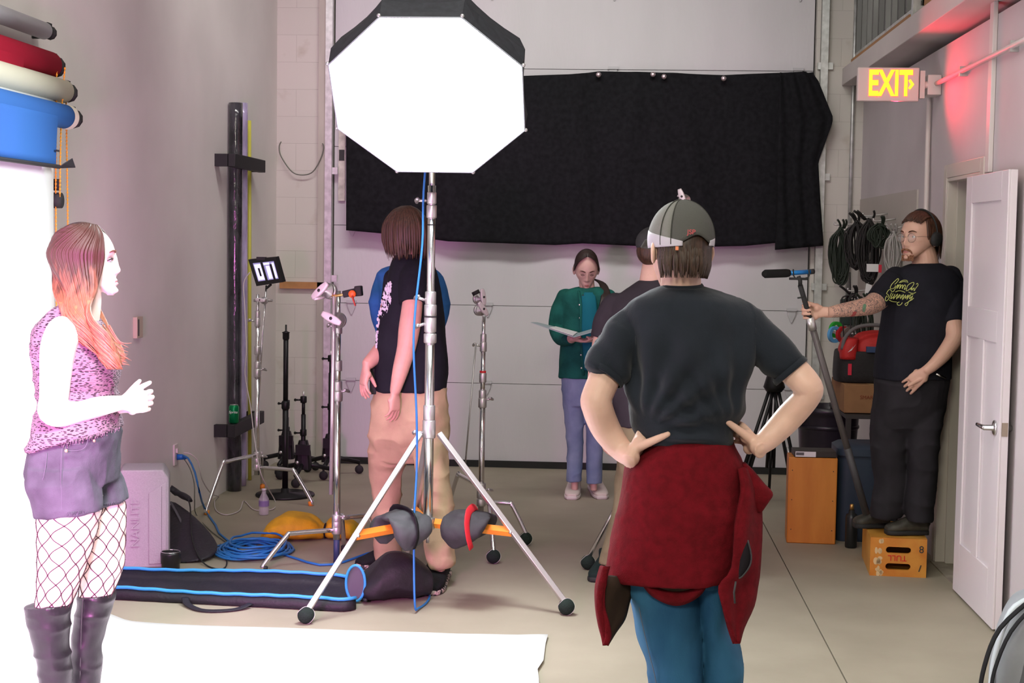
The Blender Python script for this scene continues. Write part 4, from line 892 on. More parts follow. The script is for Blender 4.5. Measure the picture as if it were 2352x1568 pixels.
face_parts(root, HC, hf, s=1.0, iris=(.10, .13, .12), brow=(.16, .07, .05), browz=.030)
lash = mat('dark_lash', (.03, .012, .014), .7)
for sx in (-1, 1):
    MB().tube([HC+r*sx*x_+f*y_+u*z_ for x_, y_, z_ in ((.018, .0865, .001), (.026, .0905, .0065), (.036, .0890, .0072), (.046, .079, .002), (.052, .074, .0))], [.0010, .0020, .0024, .0022, .0008], 6, 3).build('eyelashes', lash, root)
    MB().tube([HC+r*sx*x_+f*y_+u*z_ for x_, y_, z_ in ((.020, .0865, -.002), (.032, .0885, -.0055), (.044, .081, -.003))], .0008, 5, 3).build('lower_lashes', lash, root)
# ripped sleeveless top
def ripped():
    m = bpy.data.materials.new('ripped_knit'); m.use_nodes = True; nt = m.node_tree; L = nt.links.new; bs = nt.nodes['Principled BSDF']
    tc = nd(nt, 'ShaderNodeTexCoord'); mp = nd(nt, 'ShaderNodeMapping'); mp.inputs['Scale'].default_value = (13, 13, 44); L(tc.outputs['Object'], mp.inputs[0])
    nz = nd(nt, 'ShaderNodeTexNoise'); nz.inputs['Scale'].default_value = .35; L(mp.outputs[0], nz.inputs[0]); va = nd(nt, 'ShaderNodeVectorMath', operation='MULTIPLY_ADD')
    L(nz.outputs[1], va.inputs[0]); va.inputs[1].default_value = (1.2, 1.2, 1.2); L(mp.outputs[0], va.inputs[2])
    vo = nd(nt, 'ShaderNodeTexVoronoi'); vo.inputs['Randomness'].default_value = .95; L(va.outputs[0], vo.inputs['Vector'])
    cr = nd(nt, 'ShaderNodeValToRGB'); L(vo.outputs['Distance'], cr.inputs[0]); e = cr.color_ramp.elements; e[0].position = .36; e[0].color = (.018, .008, .016, 1); e[1].position = .42; e[1].color = (.20, .13, .17, 1)
    L(cr.outputs[0], bs.inputs['Base Color']); bs.inputs['Roughness'].default_value = .9
    bp = nd(nt, 'ShaderNodeBump'); bp.inputs['Strength'].default_value = .8; bp.inputs['Distance'].default_value = .004; L(vo.outputs['Distance'], bp.inputs['Height']); L(bp.outputs[0], bs.inputs['Normal']); return m
rip = ripped()
s_ = MB()
s_.loft(silR([(712, 130, 200, .085), (726, 112, 216, .145), (752, 94, 238, .162), (790, 84, 258, .162), (830, 84, 271, .160), (870, 90, 267, .150), (905, 94, 263, .142), ((948, 940), 92, 268, .148), ((985, 960), 84, 274, .164), ((1012, 972), 78, 275, .176), ((1034, 980), 74, 275, .184)], YW), 40, 5)
s_.tube([P(148, 708, YW-.10), P(122, 724, YW-.125), P(96, 762, YW-.13), P(86, 800, YW-.12), P(84, 845, YW-.10)], [.020, .022, .02, .016, .008], 12, 4)
s_.build('ripped_top', rip, root, remesh=.005, relax=3, fold=cloth_fold(.012, 11, (.6, .6, 1.6), .004, 5))
fr = MB()
for i in range(60):
    t_ = i/59; a = P(75+200*t_, 1036-56*t_, YW-.15*math.sin(math.pi*(t_*.8+.1))-.03); fr.tube([a, a+V((random.uniform(-.006, .006), -.004, -random.uniform(.006, .022)))], [.0016, .0007], 5)
for v in range(780, 868, 7):
    a = P(84+random.uniform(-2, 2), v, YW-.11); fr.tube([a, a+V((-random.uniform(.004, .014), 0, -random.uniform(.004, .015)))], [.0016, .0007], 5)
tag(fr.build('frayed_threads', rip, root), None, kind=None)
# cut-off denim shorts
dsh = mat('black_denim', (.045, .042, .055), .8, col2=(.09, .085, .11), vscale=9, bump=.2, bscale=280, contrast=(.35, .75))
s_ = MB()
s_.loft(silR([(975, 84, 268, .155), (1000, 84, 271, .165), (1040, 77, 266, .178), (1080, 71, 264, .180), (1106, 72, 262, .160)], YW), 36, 4)
s_.loft(silR([(1070, 68, 222, .10), (1112, 67, 228, .118), (1140, 78, 232, .118), ((1184, 1170), 86, 233, .112)], YN_), 30, 4)
s_.loft(silR([(1070, 175, 264, .10), (1110, 180, 277, .115), (1130, 184, 282, .118), ((1174, 1150), 184, 288, .118)], YFr), 30, 4)
s_.build('denim_shorts', dsh, root, remesh=.005, relax=3, fold=cloth_fold(.007, 13, (1, 1, 1), .001, 8))
seam_m = mat('denim_seam', (.10, .09, .12), .9)
def surf_line(pxs, y, nm='seam', r_=.0011, m=seam_m): return MB().tube([P(a, v_, y_) for a, v_, y_ in pxs], r_, 6, 4).build(nm, m, root)
surf_line([(142, 1030, YW-.193), (140, 1080, YW-.203), (141, 1130, YW-.207), (142, 1176, YW-.205)], 0)
surf_line([(108, 1040, YW-.175), (104, 1075, YW-.19), (98, 1102, YW-.195), (84, 1128, YW-.17)], 0)
surf_line([(150, 1034, YW-.192), (180, 1034, YW-.19), (196, 1026, YW-.18), (203, 1005, YW-.165)], 0)
surf_line([(168, 1020, YW-.188), (186, 1019, YW-.18)], 0)
MB().ball(P(152, 1035, YW-.196), (.006, .003, .006), 10, 8).build('rivet', mat('copper_rivet', (.7, .35, .25), .35, .9), root)
MB().ball(P(216, 1012, YW-.168), (.005, .003, .005), 10, 8).build('rivet', mat('copper_rivet', (.7,)*3), root)
fr = MB()
for i in range(70):
    t_ = i/69; a = P(88+140*t_, 1182-14*t_, YN_-.112*math.sin(math.pi*(.06+.88*t_))); fr.tube([a, a+V((random.uniform(-.006, .006), -.002, -random.uniform(.004, .014)))], [.0014, .0006], 5)
for i in range(40):
    t_ = i/39; a = P(228+57*t_, 1157-9*t_, YFr-.106*math.sin(math.pi*(.4+.58*t_))); fr.tube([a, a+V((random.uniform(-.005, .005), -.002, -random.uniform(.004, .012)))], [.0014, .0006], 5)
fr.build('frayed_hem', dsh, root)
# fishnet tights: crossed strands round each thigh
net = mat('fishnet_yarn', (.035, .004, .014), .7)
def fishnet(rows, Y, v0, v1, cols, turns):
    R_ = silR(rows, Y); vv = [q[0] for q in rows]
    def at(t, th):
        v = v0+(v1-v0)*t; i = max(0, min(len(vv)-2, int(np.searchsorted(vv, v)-1))); k = (v-vv[i])/(vv[i+1]-vv[i]); k = min(max(k, 0), 1)
        A_, B_ = R_[i], R_[i+1]; c = A_[0].lerp(B_[0], k); hw = A_[3]+(B_[3]-A_[3])*k+.0012; hd = A_[4]+(B_[4]-A_[4])*k+.0012; e = 2/2.3
        ct, s2 = math.cos(th), math.sin(th); return c+A_[1]*(hw*math.copysign(abs(ct)**e, ct))+A_[2]*(hd*math.copysign(abs(s2)**e, s2))
    m_ = MB(); n = 34
    for sg in (-1, 1):
        for c_ in range(cols):
            pts = []
            for i in range(n+1):
                t = i/n; th = 2*math.pi*(c_/cols)+sg*2*math.pi*turns*t; wob = .5*math.sin(t*turns*cols*2*math.pi*1.0)*.12*(2*math.pi/cols)
                pts.append(at(t, th+sg*wob))
            m_.tube(pts, .0015, 5, 2)
    for c_ in range(cols):           # knots where the strands cross
        kk = 0
        for q in range(int(2*turns*cols)+1):
            t = q/(2*turns*cols); th = 2*math.pi*(c_/cols)+2*math.pi*turns*t
            if t <= 1: m_.ball(at(t, th), .0030, 6, 5)
    return m_.build('fishnet_tights', net, root)
fishnet(legN, YN_, 1150, 1396, 9, .60); fishnet(legF, YFr, 1135, 1372, 9, .60)
# knee boots
boot = mat('black_leather', (.010, .008, .011), .42, vary=.3, vscale=20, bump=.12, bscale=30)
for rows_, y_, heel_u, hb in (([((1389, 1381), 60, 164, .078), (1400, 62, 162, .076), (1470, 77, 156, .070), (1539, 91, 162, .062), (1580, 96, 158, .056), (1640, 100, 154, .050), (1700, 102, 152, .046), (1722, 100, 158, .045)], YN_, 100, 0), ([((1368, 1356), 181, 261, .072), (1380, 181, 258, .070), (1470, 168, 234, .066), (1539, 162, 230, .058), (1580, 164, 224, .052), (1640, 168, 218, .047), (1690, 170, 216, .044)], YFr, 168, 1)):
    s_ = MB(); s_.loft(silR(rows_, y_), 32, 5); g0 = G((rows_[-1][1]+rows_[-1][2])/2, 1740, 0); cx_ = P((rows_[-1][1]+rows_[-1][2])/2, 1700, y_)
    z0 = cx_.z; s_.loft([(V((cx_.x-.03, y_, z0)), (0, 1, 0), (0, 0, 1), .034, .045, 2.3), (V((cx_.x+.06, y_+.015, .05)), (0, 1, 0), (0, 0, 1), .042, .04, 2.3), (V((cx_.x+.14, y_+.035, .032)), (0, 1, 0), (0, 0, 1), .042, .026, 2.3), (V((cx_.x+.20, y_+.045, .024)), (0, 1, 0), (0, 0, 1), .02, .016, 2.3)], 24, 4)
    s_.box((cx_.x-.03, y_, .035), (.05, .055, .07)); s_.box((cx_.x+.09, y_+.02, .008), (.2, .07, .016))
    nb = s_.build('boot', boot, root, remesh=.005, relax=3, fold=cloth_fold(.006, 16, (.7, .7, 1.3), 0, 7))
surf_line([(191, 1372, YFr-.073), (188, 1420, YFr-.071), (186, 1480, YFr-.067), (184, 1560, YFr-.058)], 0, 'zip', .0022, mat('zip_dark', (.05, .045, .05), .4, .5))
# hair : swept from the parting over the near side and down the chest
def hair_mat(nm, a, b_, c_):
    m = mat(nm, a, .42, col2=b_, vscale=26, stretch=(1.4, 1.4, .16), contrast=(.4, .62), detail=6); return m
hm_ = bpy.data.materials.new('copper_hair'); hm_.use_nodes = True; nt = hm_.node_tree; L = nt.links.new; bs = nt.nodes['Principled BSDF']; bs.inputs['Roughness'].default_value = .5
tc = nd(nt, 'ShaderNodeTexCoord'); mp = nd(nt, 'ShaderNodeMapping'); mp.inputs['Scale'].default_value = (60, 60, 9); L(tc.outputs['Object'], mp.inputs[0]); nz = nd(nt, 'ShaderNodeTexNoise'); nz.inputs['Scale'].default_value = 1; L(mp.outputs[0], nz.inputs[0])
sx_ = nd(nt, 'ShaderNodeSeparateXYZ'); L(tc.outputs['Object'], sx_.inputs[0]); mr = nd(nt, 'ShaderNodeMapRange'); L(sx_.outputs[2], mr.inputs[0]); mr.inputs[1].default_value = P(180, 690, YW).z; mr.inputs[2].default_value = P(180, 534, YW).z
ad = nd(nt, 'ShaderNodeMath', operation='MULTIPLY_ADD'); L(nz.outputs[0], ad.inputs[0]); ad.inputs[1].default_value = 1.1; L(mr.outputs[0], ad.inputs[2])
cr = nd(nt, 'ShaderNodeValToRGB'); L(ad.outputs[0], cr.inputs[0]); e = cr.color_ramp.elements; e[0].position = .25; e[0].color = (.38, .16, .07, 1); e[1].position = 1.0; e[1].color = (.06, .022, .014, 1); q_ = e.new(.45); q_.color = (.27, .085, .045, 1); q_ = e.new(.62); q_.color = (.27, .10, .055, 1)
L(cr.outputs[0], bs.inputs['Base Color'])
hb = MB(); R_ = basis(r, f, u)
hb.ball(HC+R_ @ V((0, -.016, .014)), (.078, .094, .104), 40, 30, R_, lambda q: q if not (q.y > .03 and q.z < .06) else V((q.x*.84, q.y*.72, q.z)))
random.seed(3)
def onskull(ph, el, k): return HC+R_ @ V((math.sin(ph)*math.cos(el)*.083*k, math.cos(ph)*math.cos(el)*.101*k-.010, math.sin(el)*.110*k+.012))
N_ = 560
for i in range(N_):
    s_p = random.random(); ph = math.radians(205-158*s_p); dep = random.uniform(0, 1); k = 1.0+.07*dep; wv = s_p*9+random.uniform(-.35, .35); am = 5.5+4*random.random()
    # from the parting over the skull (head coordinates)
    yy_ = .070-.14*(1-s_p)-.01*dep; pts = [HC+R_ @ V((random.uniform(-.012, .0), yy_, .012+.110*max(.1, 1-((yy_+.010)/.101)**2)**.5*1.0)), onskull(ph*.60, 1.05, k*1.01), onskull(ph*.80, .66, k*1.02), onskull(ph, .18, k*1.02), onskull(ph, -.22, k*.99)]
    e0 = lambda a_, b__: a_+(b__-a_)*s_p
    y_ = pts[-1].y; yt = YW-.105-.02*dep
    pts.append(P(e0(124, 216)+am*math.sin(wv), 668, y_*.5+yt*.5)); pts.append(P(e0(131, 212)+am*math.sin(wv+1.5), 703, yt-.01))
    vend = random.uniform(776, 850) if s_p > .25 else random.uniform(735, 815)
    for n_, (v_, a_, b__) in enumerate([(735, 146, 222), (765, 172, 240), (795, 196, 256), (822, 220, 274), (848, 240, 290)]):
        if v_ < vend+14: pts.append(P(e0(a_, b__)+am*1.25*math.sin(wv+1.5*(n_+2)), v_, YW-.135-.018*dep-.014*math.cos(wv+1.5*(n_+2))))
    m_ = len(pts); wd = random.uniform(.0035, .0070)
    hb.tube(pts, [wd*(.55+.45*math.sin(min(1, i_/(m_-1)*.9+.3)*math.pi/1.3)) if i_ < m_-1 else .0006 for i_ in range(m_)], 6, 3, flat=(1, .5))
for i in range(40):                  # far side, seen beyond the neck
    ph = random.uniform(0, 6); a_ = random.uniform(0, 1); pts = [P(185+14*a_, 548, YW+.04), P(200+25*a_, 600, YW+.09), P(190+30*a_, 680, YW+.10), P(215+25*a_+4*math.sin(ph), 740, YW+.03), P(240+30*a_+5*math.cos(ph), 790, YW-.0), P(255+35*a_, 825, YW-.02)]
    hb.tube(pts, [.004, .007, .008, .008, .006, .001], 6, 4, flat=(1, .5))
for i in range(22):                  # loose ends
    a_ = random.uniform(0, 1); v_ = random.uniform(790, 845); hb.tube([P(232+20*a_, v_-50, YW-.13), P(262+14*a_, v_-12, YW-.13), P(282+22*a_, v_-4+random.uniform(-6, 10), YW-.12)], [.003, .0022, .0004], 5, 4)
hb.build('hair', hm_, root)
# ---------------------------------------------------------------- 3 man in khaki trousers behind the softbox stand
Yk = 7.62; root = thing('person', 'man with long brown hair, black printed tee and khaki trousers, turned away', 'person', (P(945, 1300, Yk).x, Yk, 0))
HC = P(930, 528, Yk); hf = V((-.80, .60, -.06)); b = MB(); r, f, u = head(b, HC, hf, s=1.03, N=80)
limb(b, [(HC-u*.05, .055), (P(938, 590, Yk), .056), (P(945, 612, Yk), .06)])
b.loft(silR([(605, 918, 972, .07), (625, 908, 990, .09), (700, 898, 1000, .11), (800, 882, 1004, .11), (890, 880, 1004, .11), (960, 876, 1008, .11), (1010, 872, 1008, .11)], Yk), 28, 4)
limb(b, lp([(949, 662, 22, Yk-.15), (947, 700, 24, Yk-.175), (940, 755, 25, Yk-.18), (933, 800, 22, Yk-.19), (920, 850, 19, Yk-.21), (908, 896, 13, Yk-.22)]))
hand(b, P(907, 900, Yk-.22), V((-.02, -.02, -1)), V((-.8, .5, 0)), 1, s=.93, curls=[(.25, .3, .2), (.3, .35, .25), (.35, .4, .3), (.4, .45, .3)])
limb(b, lp([(905, 650, 17, Yk+.12), (890, 720, 20, Yk+.10), (885, 785, 20, Yk+.03), (868, 812, 19, Yk-.06), (846, 834, 15, Yk-.12)]))
hand(b, P(842, 838, Yk-.13), V((-.12, -.05, -1)), V((.8, .45, 0)), -1, s=1.0, curls=[(.15, .2, .15), (.2, .25, .2), (.25, .3, .2), (.3, .3, .2)], spread=.12, thumb=V((.55, -.2, -.75)))
for rw, y_ in (([(985, 872, 925, .08), (1081, 868, 908, .06, .10), (1200, 872, 905, .05, .13), (1280, 875, 903, .045, .15)], Yk), ([(985, 962, 1005, .08), (1100, 978, 1012, .06, -.13), (1200, 988, 1020, .05, -.18), (1310, 998, 1022, .045, -.25)], Yk)): b.loft(silR(rw, y_), 20, 4)
b.build('body', skin('skin_ruddy', (.62, .33, .27)), root, remesh=BOD+.0008, relax=2)
btee = mat('black_jersey', (.013, .013, .019), .85, vary=.15, vscale=8, bump=.1, bscale=250)
s_ = MB(); s_.loft(silR([(584, 908, 972, .066), (594, 902, 984, .085), (612, 896, 996, .115), (650, 888, 1006, .145), (700, 879, 1014, .155), (760, 868, 1021, .16), (830, 861, 1027, .16), (895, 861, 1025, .162)], Yk), 36, 5)
limb(s_, lp([(952, 622, 27, Yk-.08), (950, 640, 31, Yk-.13), (948, 668, 32, Yk-.165)])); s_.tube([P(949, 645, Yk-.13), P(947, 697, Yk-.175)], [PX(31, Yk), PX(31, Yk)], 24)
limb(s_, lp([(902, 640, 22, Yk+.12), (896, 690, 22, Yk+.12)]))
s_.build('tee_shirt', btee, root, remesh=.006, relax=4, fold=cloth_fold(.010, 7, (1, 1, .5), .001, 21))
pr_m = mat('shirt_print', (.62, .58, .66), .8); pm = MB(); random.seed(11)
for i in range(230):
    v_ = random.uniform(650, 812); cu_ = 893-(v_-650)*.155; wv = 4+9*math.sin((v_-645)/170*math.pi); uu = cu_+random.uniform(-wv, wv)
    sid = Yk-.10-.05*((uu-865)/40.)
    c_ = P(uu, v_, Yk-.155*max(.25, min(1, (1-((945-uu)/82.)**2) if abs(945-uu) < 82 else .1))**.5-.012)
    pm.ball(c_+V((0, .006, 0)), (random.uniform(.002, .007), .0045, random.uniform(.003, .013)), 7, 5)
tag(pm.build('shirt_print', pr_m, root), None)
kh = mat('khaki_cotton', (.46, .33, .21), .8, vary=.12, vscale=6, bump=.12, bscale=200)
s_ = MB(); s_.loft(silR([(880, 863, 1022, .15), (910, 858, 1025, .16), (950, 852, 1028, .165), (1000, 848, 1031, .15), (1030, 858, 1020, .11), (1060, 872, 1005, .05)], Yk), 32, 4)
s_.loft(silR([(985, 847, 950, .12, -.0), (1040, 848, 940, .115, .06), (1081, 851, 924, .105, .10), (1129, 857, 920, .095, .12), (1210, 857, 920, .09, .14), (1262, 858, 922, .085, .15), (1285, 860, 922, .085, .15)], Yk), 28, 4)
s_.loft(silR([(985, 940, 1031, .12, .0), (1040, 950, 1026, .115, -.06), (1090, 958, 1030, .105, -.12), (1129, 964, 1039, .10, -.15), (1200, 970, 1042, .095, -.18), (1260, 978, 1041, .09, -.22), (1290, 982, 1044, .09, -.23), (1300, 986, 1040, .085, -.235)], Yk), 28, 4)
s_.build('trousers', kh, root, remesh=.007, relax=9, fold=cloth_fold(.014, 8, (1, 1, 1.5), .001, 13))
camo = mat('camo_sole', (.03, .03, .03), .7, col2=(.55, .42, .38), vscale=45, contrast=(.48, .52)); bs_ = mat('black_knit_shoe', (.012, .012, .014), .8, bump=.3, bscale=200); lace_w = mat('lace_white', (.75, .72, .72), .8)
o = shoe(root, G(905, 1293), G(822, 1306), bs_, camo, .05, .085, laces=lace_w); o = shoe(root, G(1014, 1318), G(985, 1368), bs_, camo, .062, .105, laces=lace_w)
bh = mat('dark_brown_hair', (.025, .012, .007), .5, col2=(.075, .032, .018), vscale=50, stretch=(3, 3, .2)); R_ = basis(r, f, u); hb = MB(); random.seed(5)
hb.ball(HC+R_ @ V((0, -.014, .016)), (.088, .108, .106), 30, 22, R_)
for i in range(300):
    a = random.uniform(.62, 2*math.pi-.62); rr = random.uniform(1.0, 1.16); z1 = random.uniform(-.155, -.10) if abs(a-math.pi) < 2.1 else random.uniform(-.125, -.05)
    q = lambda k_, z_: HC+R_ @ V((math.sin(a)*.085*k_, math.cos(a)*.106*k_-.008, z_))
    hb.tube([HC+R_ @ V((math.sin(a)*.02, math.cos(a)*.03-.01, .118)), q(.72, .092), q(1.02*rr, .03), q(1.08*rr, -.05), q(.98*rr, z1)], [.006, .009, .010, .009, .001], 6, 4, flat=(1, .5))
hb.build('hair', bh, root)
MB().box(P(862, 875, Yk-.05), (.05, .05, .13)).build('belt_radio', rubber, root, smooth=False, bevel=.006)
# ---------------------------------------------------------------- 4 person in blue shirt behind him
Yb = 8.35; root = thing('person', 'person in blue shirt, almost hidden behind the man in khaki trousers', 'person', (P(940, 1250, Yb).x, Yb, 0))
b = MB(); HC = P(936, 548, Yb); r, f, u = head(b, HC, V((0, 1, 0)), s=.95, N=50); limb(b, [(HC-u*.05, .05), (P(938, 612, Yb), .055)])
b.loft(silR([(625, 890, 990, .10), (740, 884, 996, .11), (860, 890, 990, .12), (960, 884, 996, .13)], Yb), 24, 3)
for s2 in (-1, 1):
    limb(b, lp([(940+s2*62, 650, 18, Yb), (940+s2*66, 740, 16, Yb), (940+s2*30, 800, 14, Yb-.12), (940+s2*14, 815, 11, Yb-.14)])); hand(b, P(940+s2*14, 815, Yb-.14), V((-s2*.9, -.3, 0)), V((0, -1, 0)), s2, s=.85)
    limb(b, lp([(940+s2*26, 960, 26, Yb), (940+s2*54, 1100, 18, Yb), (940+s2*58, 1235, 13, Yb)]))
b.build('body', skin('skin_ruddy', (.62, .33, .27)), root, remesh=.006, relax=2)
MB().ball(HC+V((0, -.018, .022)), (.078, .096, .100), 30, 20, None, lambda q: V((q.x, q.y*(.8 if q.y > 0 and q.z < .04 else 1), max(q.z, -.075)))).build('hair', mat('brown_hair', (.022,)*3), root)
bl = mat('blue_cotton', (.030, .12, .34), .85, vary=.15, vscale=8); s_ = MB()
s_.loft(silR([(602, 912, 968, .07), (618, 880, 1000, .10), (640, 866, 1014, .12), (720, 872, 1010, .13), (880, 876, 1004, .14)], Yb), 30, 4)
for s2 in (-1, 1): limb(s_, lp([(940+s2*52, 640, 24, Yb), (940+s2*66, 672, 24, Yb), (940+s2*72, 720, 20, Yb), (940+s2*58, 765, 17, Yb-.03)]))
s_.build('shirt', bl, root, remesh=.007, relax=3, fold=cloth_fold(.010, 9, (1, 1, .7), .001, 31))
dj = mat('dark_trousers', (.018, .018, .024), .85); s_ = MB(); s_.loft(silR([(870, 878, 1002, .14), (960, 876, 1004, .15)], Yb), 24, 3)
for s2 in (-1, 1): s_.loft(silR([(940, 940+s2*32-30, 940+s2*32+30, .13), (1100, 940+s2*56-19, 940+s2*56+19, .09), (1245, 940+s2*60-15, 940+s2*60+15, .08)], Yb), 20, 3)
s_.build('trousers', dj, root, remesh=.008, relax=2)
for s2 in (-1, 1): c_ = G(940+s2*60, 1262); shoe(root, c_, c_+V((s2*.03, .25, 0)), blk_shoe, rubber)
# ---------------------------------------------------------------- 5 woman with the open book by the overhead door
Yg = 10.1; root = thing('person', 'woman in green jacket and light jeans looking down at open book', 'person', (P(1345, 1140, Yg).x, Yg, 0))
HC = P(1347, 617, Yg-.02); hf = V((.10, -1, -.50)); b = MB(); r, f, u = head(b, HC, hf, s=.98, female=True, N=80)
limb(b, [(HC-u*.05-f*.02, .05), (P(1349, 668, Yg), .052), (P(1349, 690, Yg), .056)])
b.loft(silR([(672, 1310, 1390, .09), (720, 1298, 1402, .10), (800, 1300, 1398, .10), (870, 1298, 1392, .12), (910, 1298, 1388, .12)], Yg), 24, 3)
limb(b, lp([(1298, 690, 17, Yg), (1286, 755, 15, Yg), (1305, 776, 13, Yg-.15), (1318, 776, 9, Yg-.25)])); limb(b, lp([(1402, 690, 17, Yg), (1412, 755, 15, Yg), (1385, 776, 13, Yg-.15), (1362, 778, 9, Yg-.22)]))
hand(b, P(1316, 778, Yg-.26), V((1, -.35, -.1)), V((0, -.1, 1)), 1, s=.85, curls=[(.2, .3, .2)]*4); hand(b, P(1366, 779, Yg-.24), V((-1, -.35, -.1)), V((0, -.1, 1)), -1, s=.85, curls=[(.2, .3, .2)]*4)
for s2 in (-1, 1): b.loft(silR([(890, 1343+s2*24-22, 1343+s2*24+22, .09), (1000, 1343+s2*23-16, 1343+s2*23+16, .06), (1100, 1342+s2*22-9, 1342+s2*22+9, .04), (1125, 1342+s2*22-8, 1342+s2*22+8, .04)], Yg), 18, 3)
lipc = HC+f*.105-u*.0715; W0 = WL[root]
b.build('body', mat('skin_pale', (.60, .40, .33), .5, sss=.1, spots=[(tuple(lipc-W0), (.022, .022, .009), (.36, .10, .09), .45, .8)]+[(tuple(HC+r*sx*.031+f*.084+u*.000-W0), (.016, .02, .0055), (.12, .06, .05), .6, .8) for sx in (-1, 1)]), root, remesh=.0045, relax=1)
face_parts(root, HC, hf, s=.98, brow=(.05, .025, .015), closed=True)
gc = mat('green_corduroy', (.010, .095, .075), .9, vary=.2, vscale=12, bump=.2, bscale=120); s_ = MB()
s_.loft(silR([(660, 1322, 1376, .075), (668, 1300, 1398, .10), (684, 1286, 1412, .12), (740, 1290, 1408, .13), (800, 1286, 1410, .14), (866, 1282, 1412, .145)], Yg), 36, 4)
limb(s_, lp([(1300, 684, 21, Yg), (1286, 715, 21, Yg), (1278, 752, 19, Yg), (1290, 776, 17, Yg-.08), (1308, 778, 14, Yg-.18)])); limb(s_, lp([(1398, 684, 21, Yg), (1412, 715, 21, Yg), (1418, 752, 19, Yg), (1404, 776, 17, Yg-.08), (1380, 780, 14, Yg-.16)]))
s_.build('jacket', gc, root, remesh=.006, relax=3, fold=cloth_fold(.008, 9, (1, 1, .7), .001, 41))
tl = mat('teal_cotton', (.008, .13, .17), .85); hang('inner_shirt', [(672, 1336, 1366, Yg-.085, Yg-.085), (700, 1334, 1370, Yg-.138, Yg-.138), (760, 1336, 1374, Yg-.152, Yg-.152), (850, 1342, 1376, Yg-.158, Yg-.158)], tl, .01, root, 0)
g = [(1329, 668), (1334, 700), (1335, 770), (1340, 862)]
MB().tube([P(u_, v_, Yg-.155 if v_ > 690 else Yg-.10) for u_, v_ in g], .009, 8, 4, flat=(1, .4)).build('jacket_placket', gc, root)
for v_ in (700, 730, 815, 845): MB().ball(P(1331+(v_-700)*.03, v_, Yg-.158), (.006, .003, .006), 8, 6).build('button', steel2, root)
lj = mat('light_denim', (.14, .20, .33), .8, col2=(.24, .32, .46), vscale=7, contrast=(.3, .7), bump=.1, bscale=250); s_ = MB()
s_.loft(silR([(845, 1288, 1394, .13), (900, 1290, 1390, .135), (930, 1292, 1390, .12)], Yg), 28, 3)
s_.loft(silR([(905, 1291, 1345, .11), (983, 1299, 1341, .09), (1050, 1302, 1338, .08), (1104, 1302, 1336, .075)], Yg), 24, 3); s_.loft(silR([(905, 1340, 1391, .11), (983, 1346, 1388, .09), (1050, 1347, 1384, .08), (1108, 1347, 1382, .075)], Yg), 24, 3)
s_.build('jeans', lj, root, remesh=.006, relax=2, fold=cloth_fold(.007, 9, (1, 1, 1), .001, 51))
wsn = mat('white_leather', (.62, .56, .50), .6); 
shoe(root, G(1320, 1122), G(1313, 1148), wsn, white_sole, .05, .08, laces=lace_w); shoe(root, G(1363, 1121), G(1383, 1147), wsn, white_sole, .05, .08, laces=lace_w)
R_ = basis(r, f, u); dh = mat('near_black_hair', (.014, .008, .006), .4, col2=(.03, .016, .012), vscale=50, stretch=(3, 3, .3)); hb = MB(); random.seed(8)
hb.ball(HC+R_ @ V((0, -.022, .022)), (.080, .098, .104), 36, 26, R_, lambda q: V((q.x, q.y*(.80 if q.y > 0 and q.z < .05 else 1), q.z)))
for sx in (-1, 1):
    for i in range(26):
        a_ = random.uniform(0, 1); hb.tube([HC+R_ @ V((sx*.004, .055-.06*a_, .122-.01*a_)), HC+R_ @ V((sx*.055, .060-.06*a_, .085)), HC+R_ @ V((sx*.080, .030-.05*a_, .015)), HC+R_ @ V((sx*.072, -.05, -.05)), HC+R_ @ V((.02, -.09, -.06))], [.005, .008, .008, .008, .004], 6, 4, flat=(1, .5))
for i in range(70):
    a_ = random.uniform(-1, 1); c_ = random.uniform(-1, 1); hb.tube([P(1362, 640, Yg+.07), P(1384+6*a_, 652, Yg+.02), P(1392+9*a_, 680, Yg-.10), P(1388+12*a_, 710, Yg-.15+.01*c_), P(1376+12*a_, 738+8*c_, Yg-.16+.01*c_)], [.008, .009, .010, .008, .001], 6, 4, flat=(1, .6))
hb.build('hair', dh, root)
hp = [P(1350+24*math.cos(a), 672+8*math.sin(a), Yg-.03-.085*math.sin(a)) for a in np.linspace(-.5, math.pi+.5, 16)]
hpt = MB(); hpt.tube(hp, .010, 10, 2); hpt.ball(hp[3], (.03, .022, .028), 14, 10); hpt.ball(hp[-4], (.03, .022, .028), 14, 10)
tag(hpt.build('headphones', rubber), 'dark headphones worn round the neck of the woman in green jacket', 'headphones')
nb = thing('notebook', 'open thin grey folder held by the woman in green jacket', 'folder', P(1322, 778, Yg-.32)); pg = mat('folder_grey', (.33, .40, .42), .5)
def plate(pts_, th_, nm, m, par): 
    p_ = [V(x) for x in pts_]; n_ = (p_[1]-p_[0]).cross(p_[3]-p_[0]).normalized()*th_; return MB().add(p_+[x+n_ for x in p_], [[0, 3, 2, 1], [4, 5, 6, 7], [0, 1, 5, 4], [1, 2, 6, 5], [2, 3, 7, 6], [3, 0, 4, 7]]).build(nm, m, par, smooth=False)
plate([P(1219, 741, Yg-.46), P(1318, 775, Yg-.44), P(1330, 765, Yg-.20), P(1234, 741, Yg-.22)], .004, 'cover', pg, nb); plate([P(1318, 775, Yg-.44), P(1364, 762, Yg-.42), P(1372, 753, Yg-.20), P(1330, 765, Yg-.20)], .004, 'cover', pg, nb)
plate([P(1262, 753, Yg-.44), P(1316, 771, Yg-.43), P(1326, 763, Yg-.24), P(1276, 750, Yg-.26)], .003, 'paper', mat('paper_white', (.7, .7, .7), .7), nb)
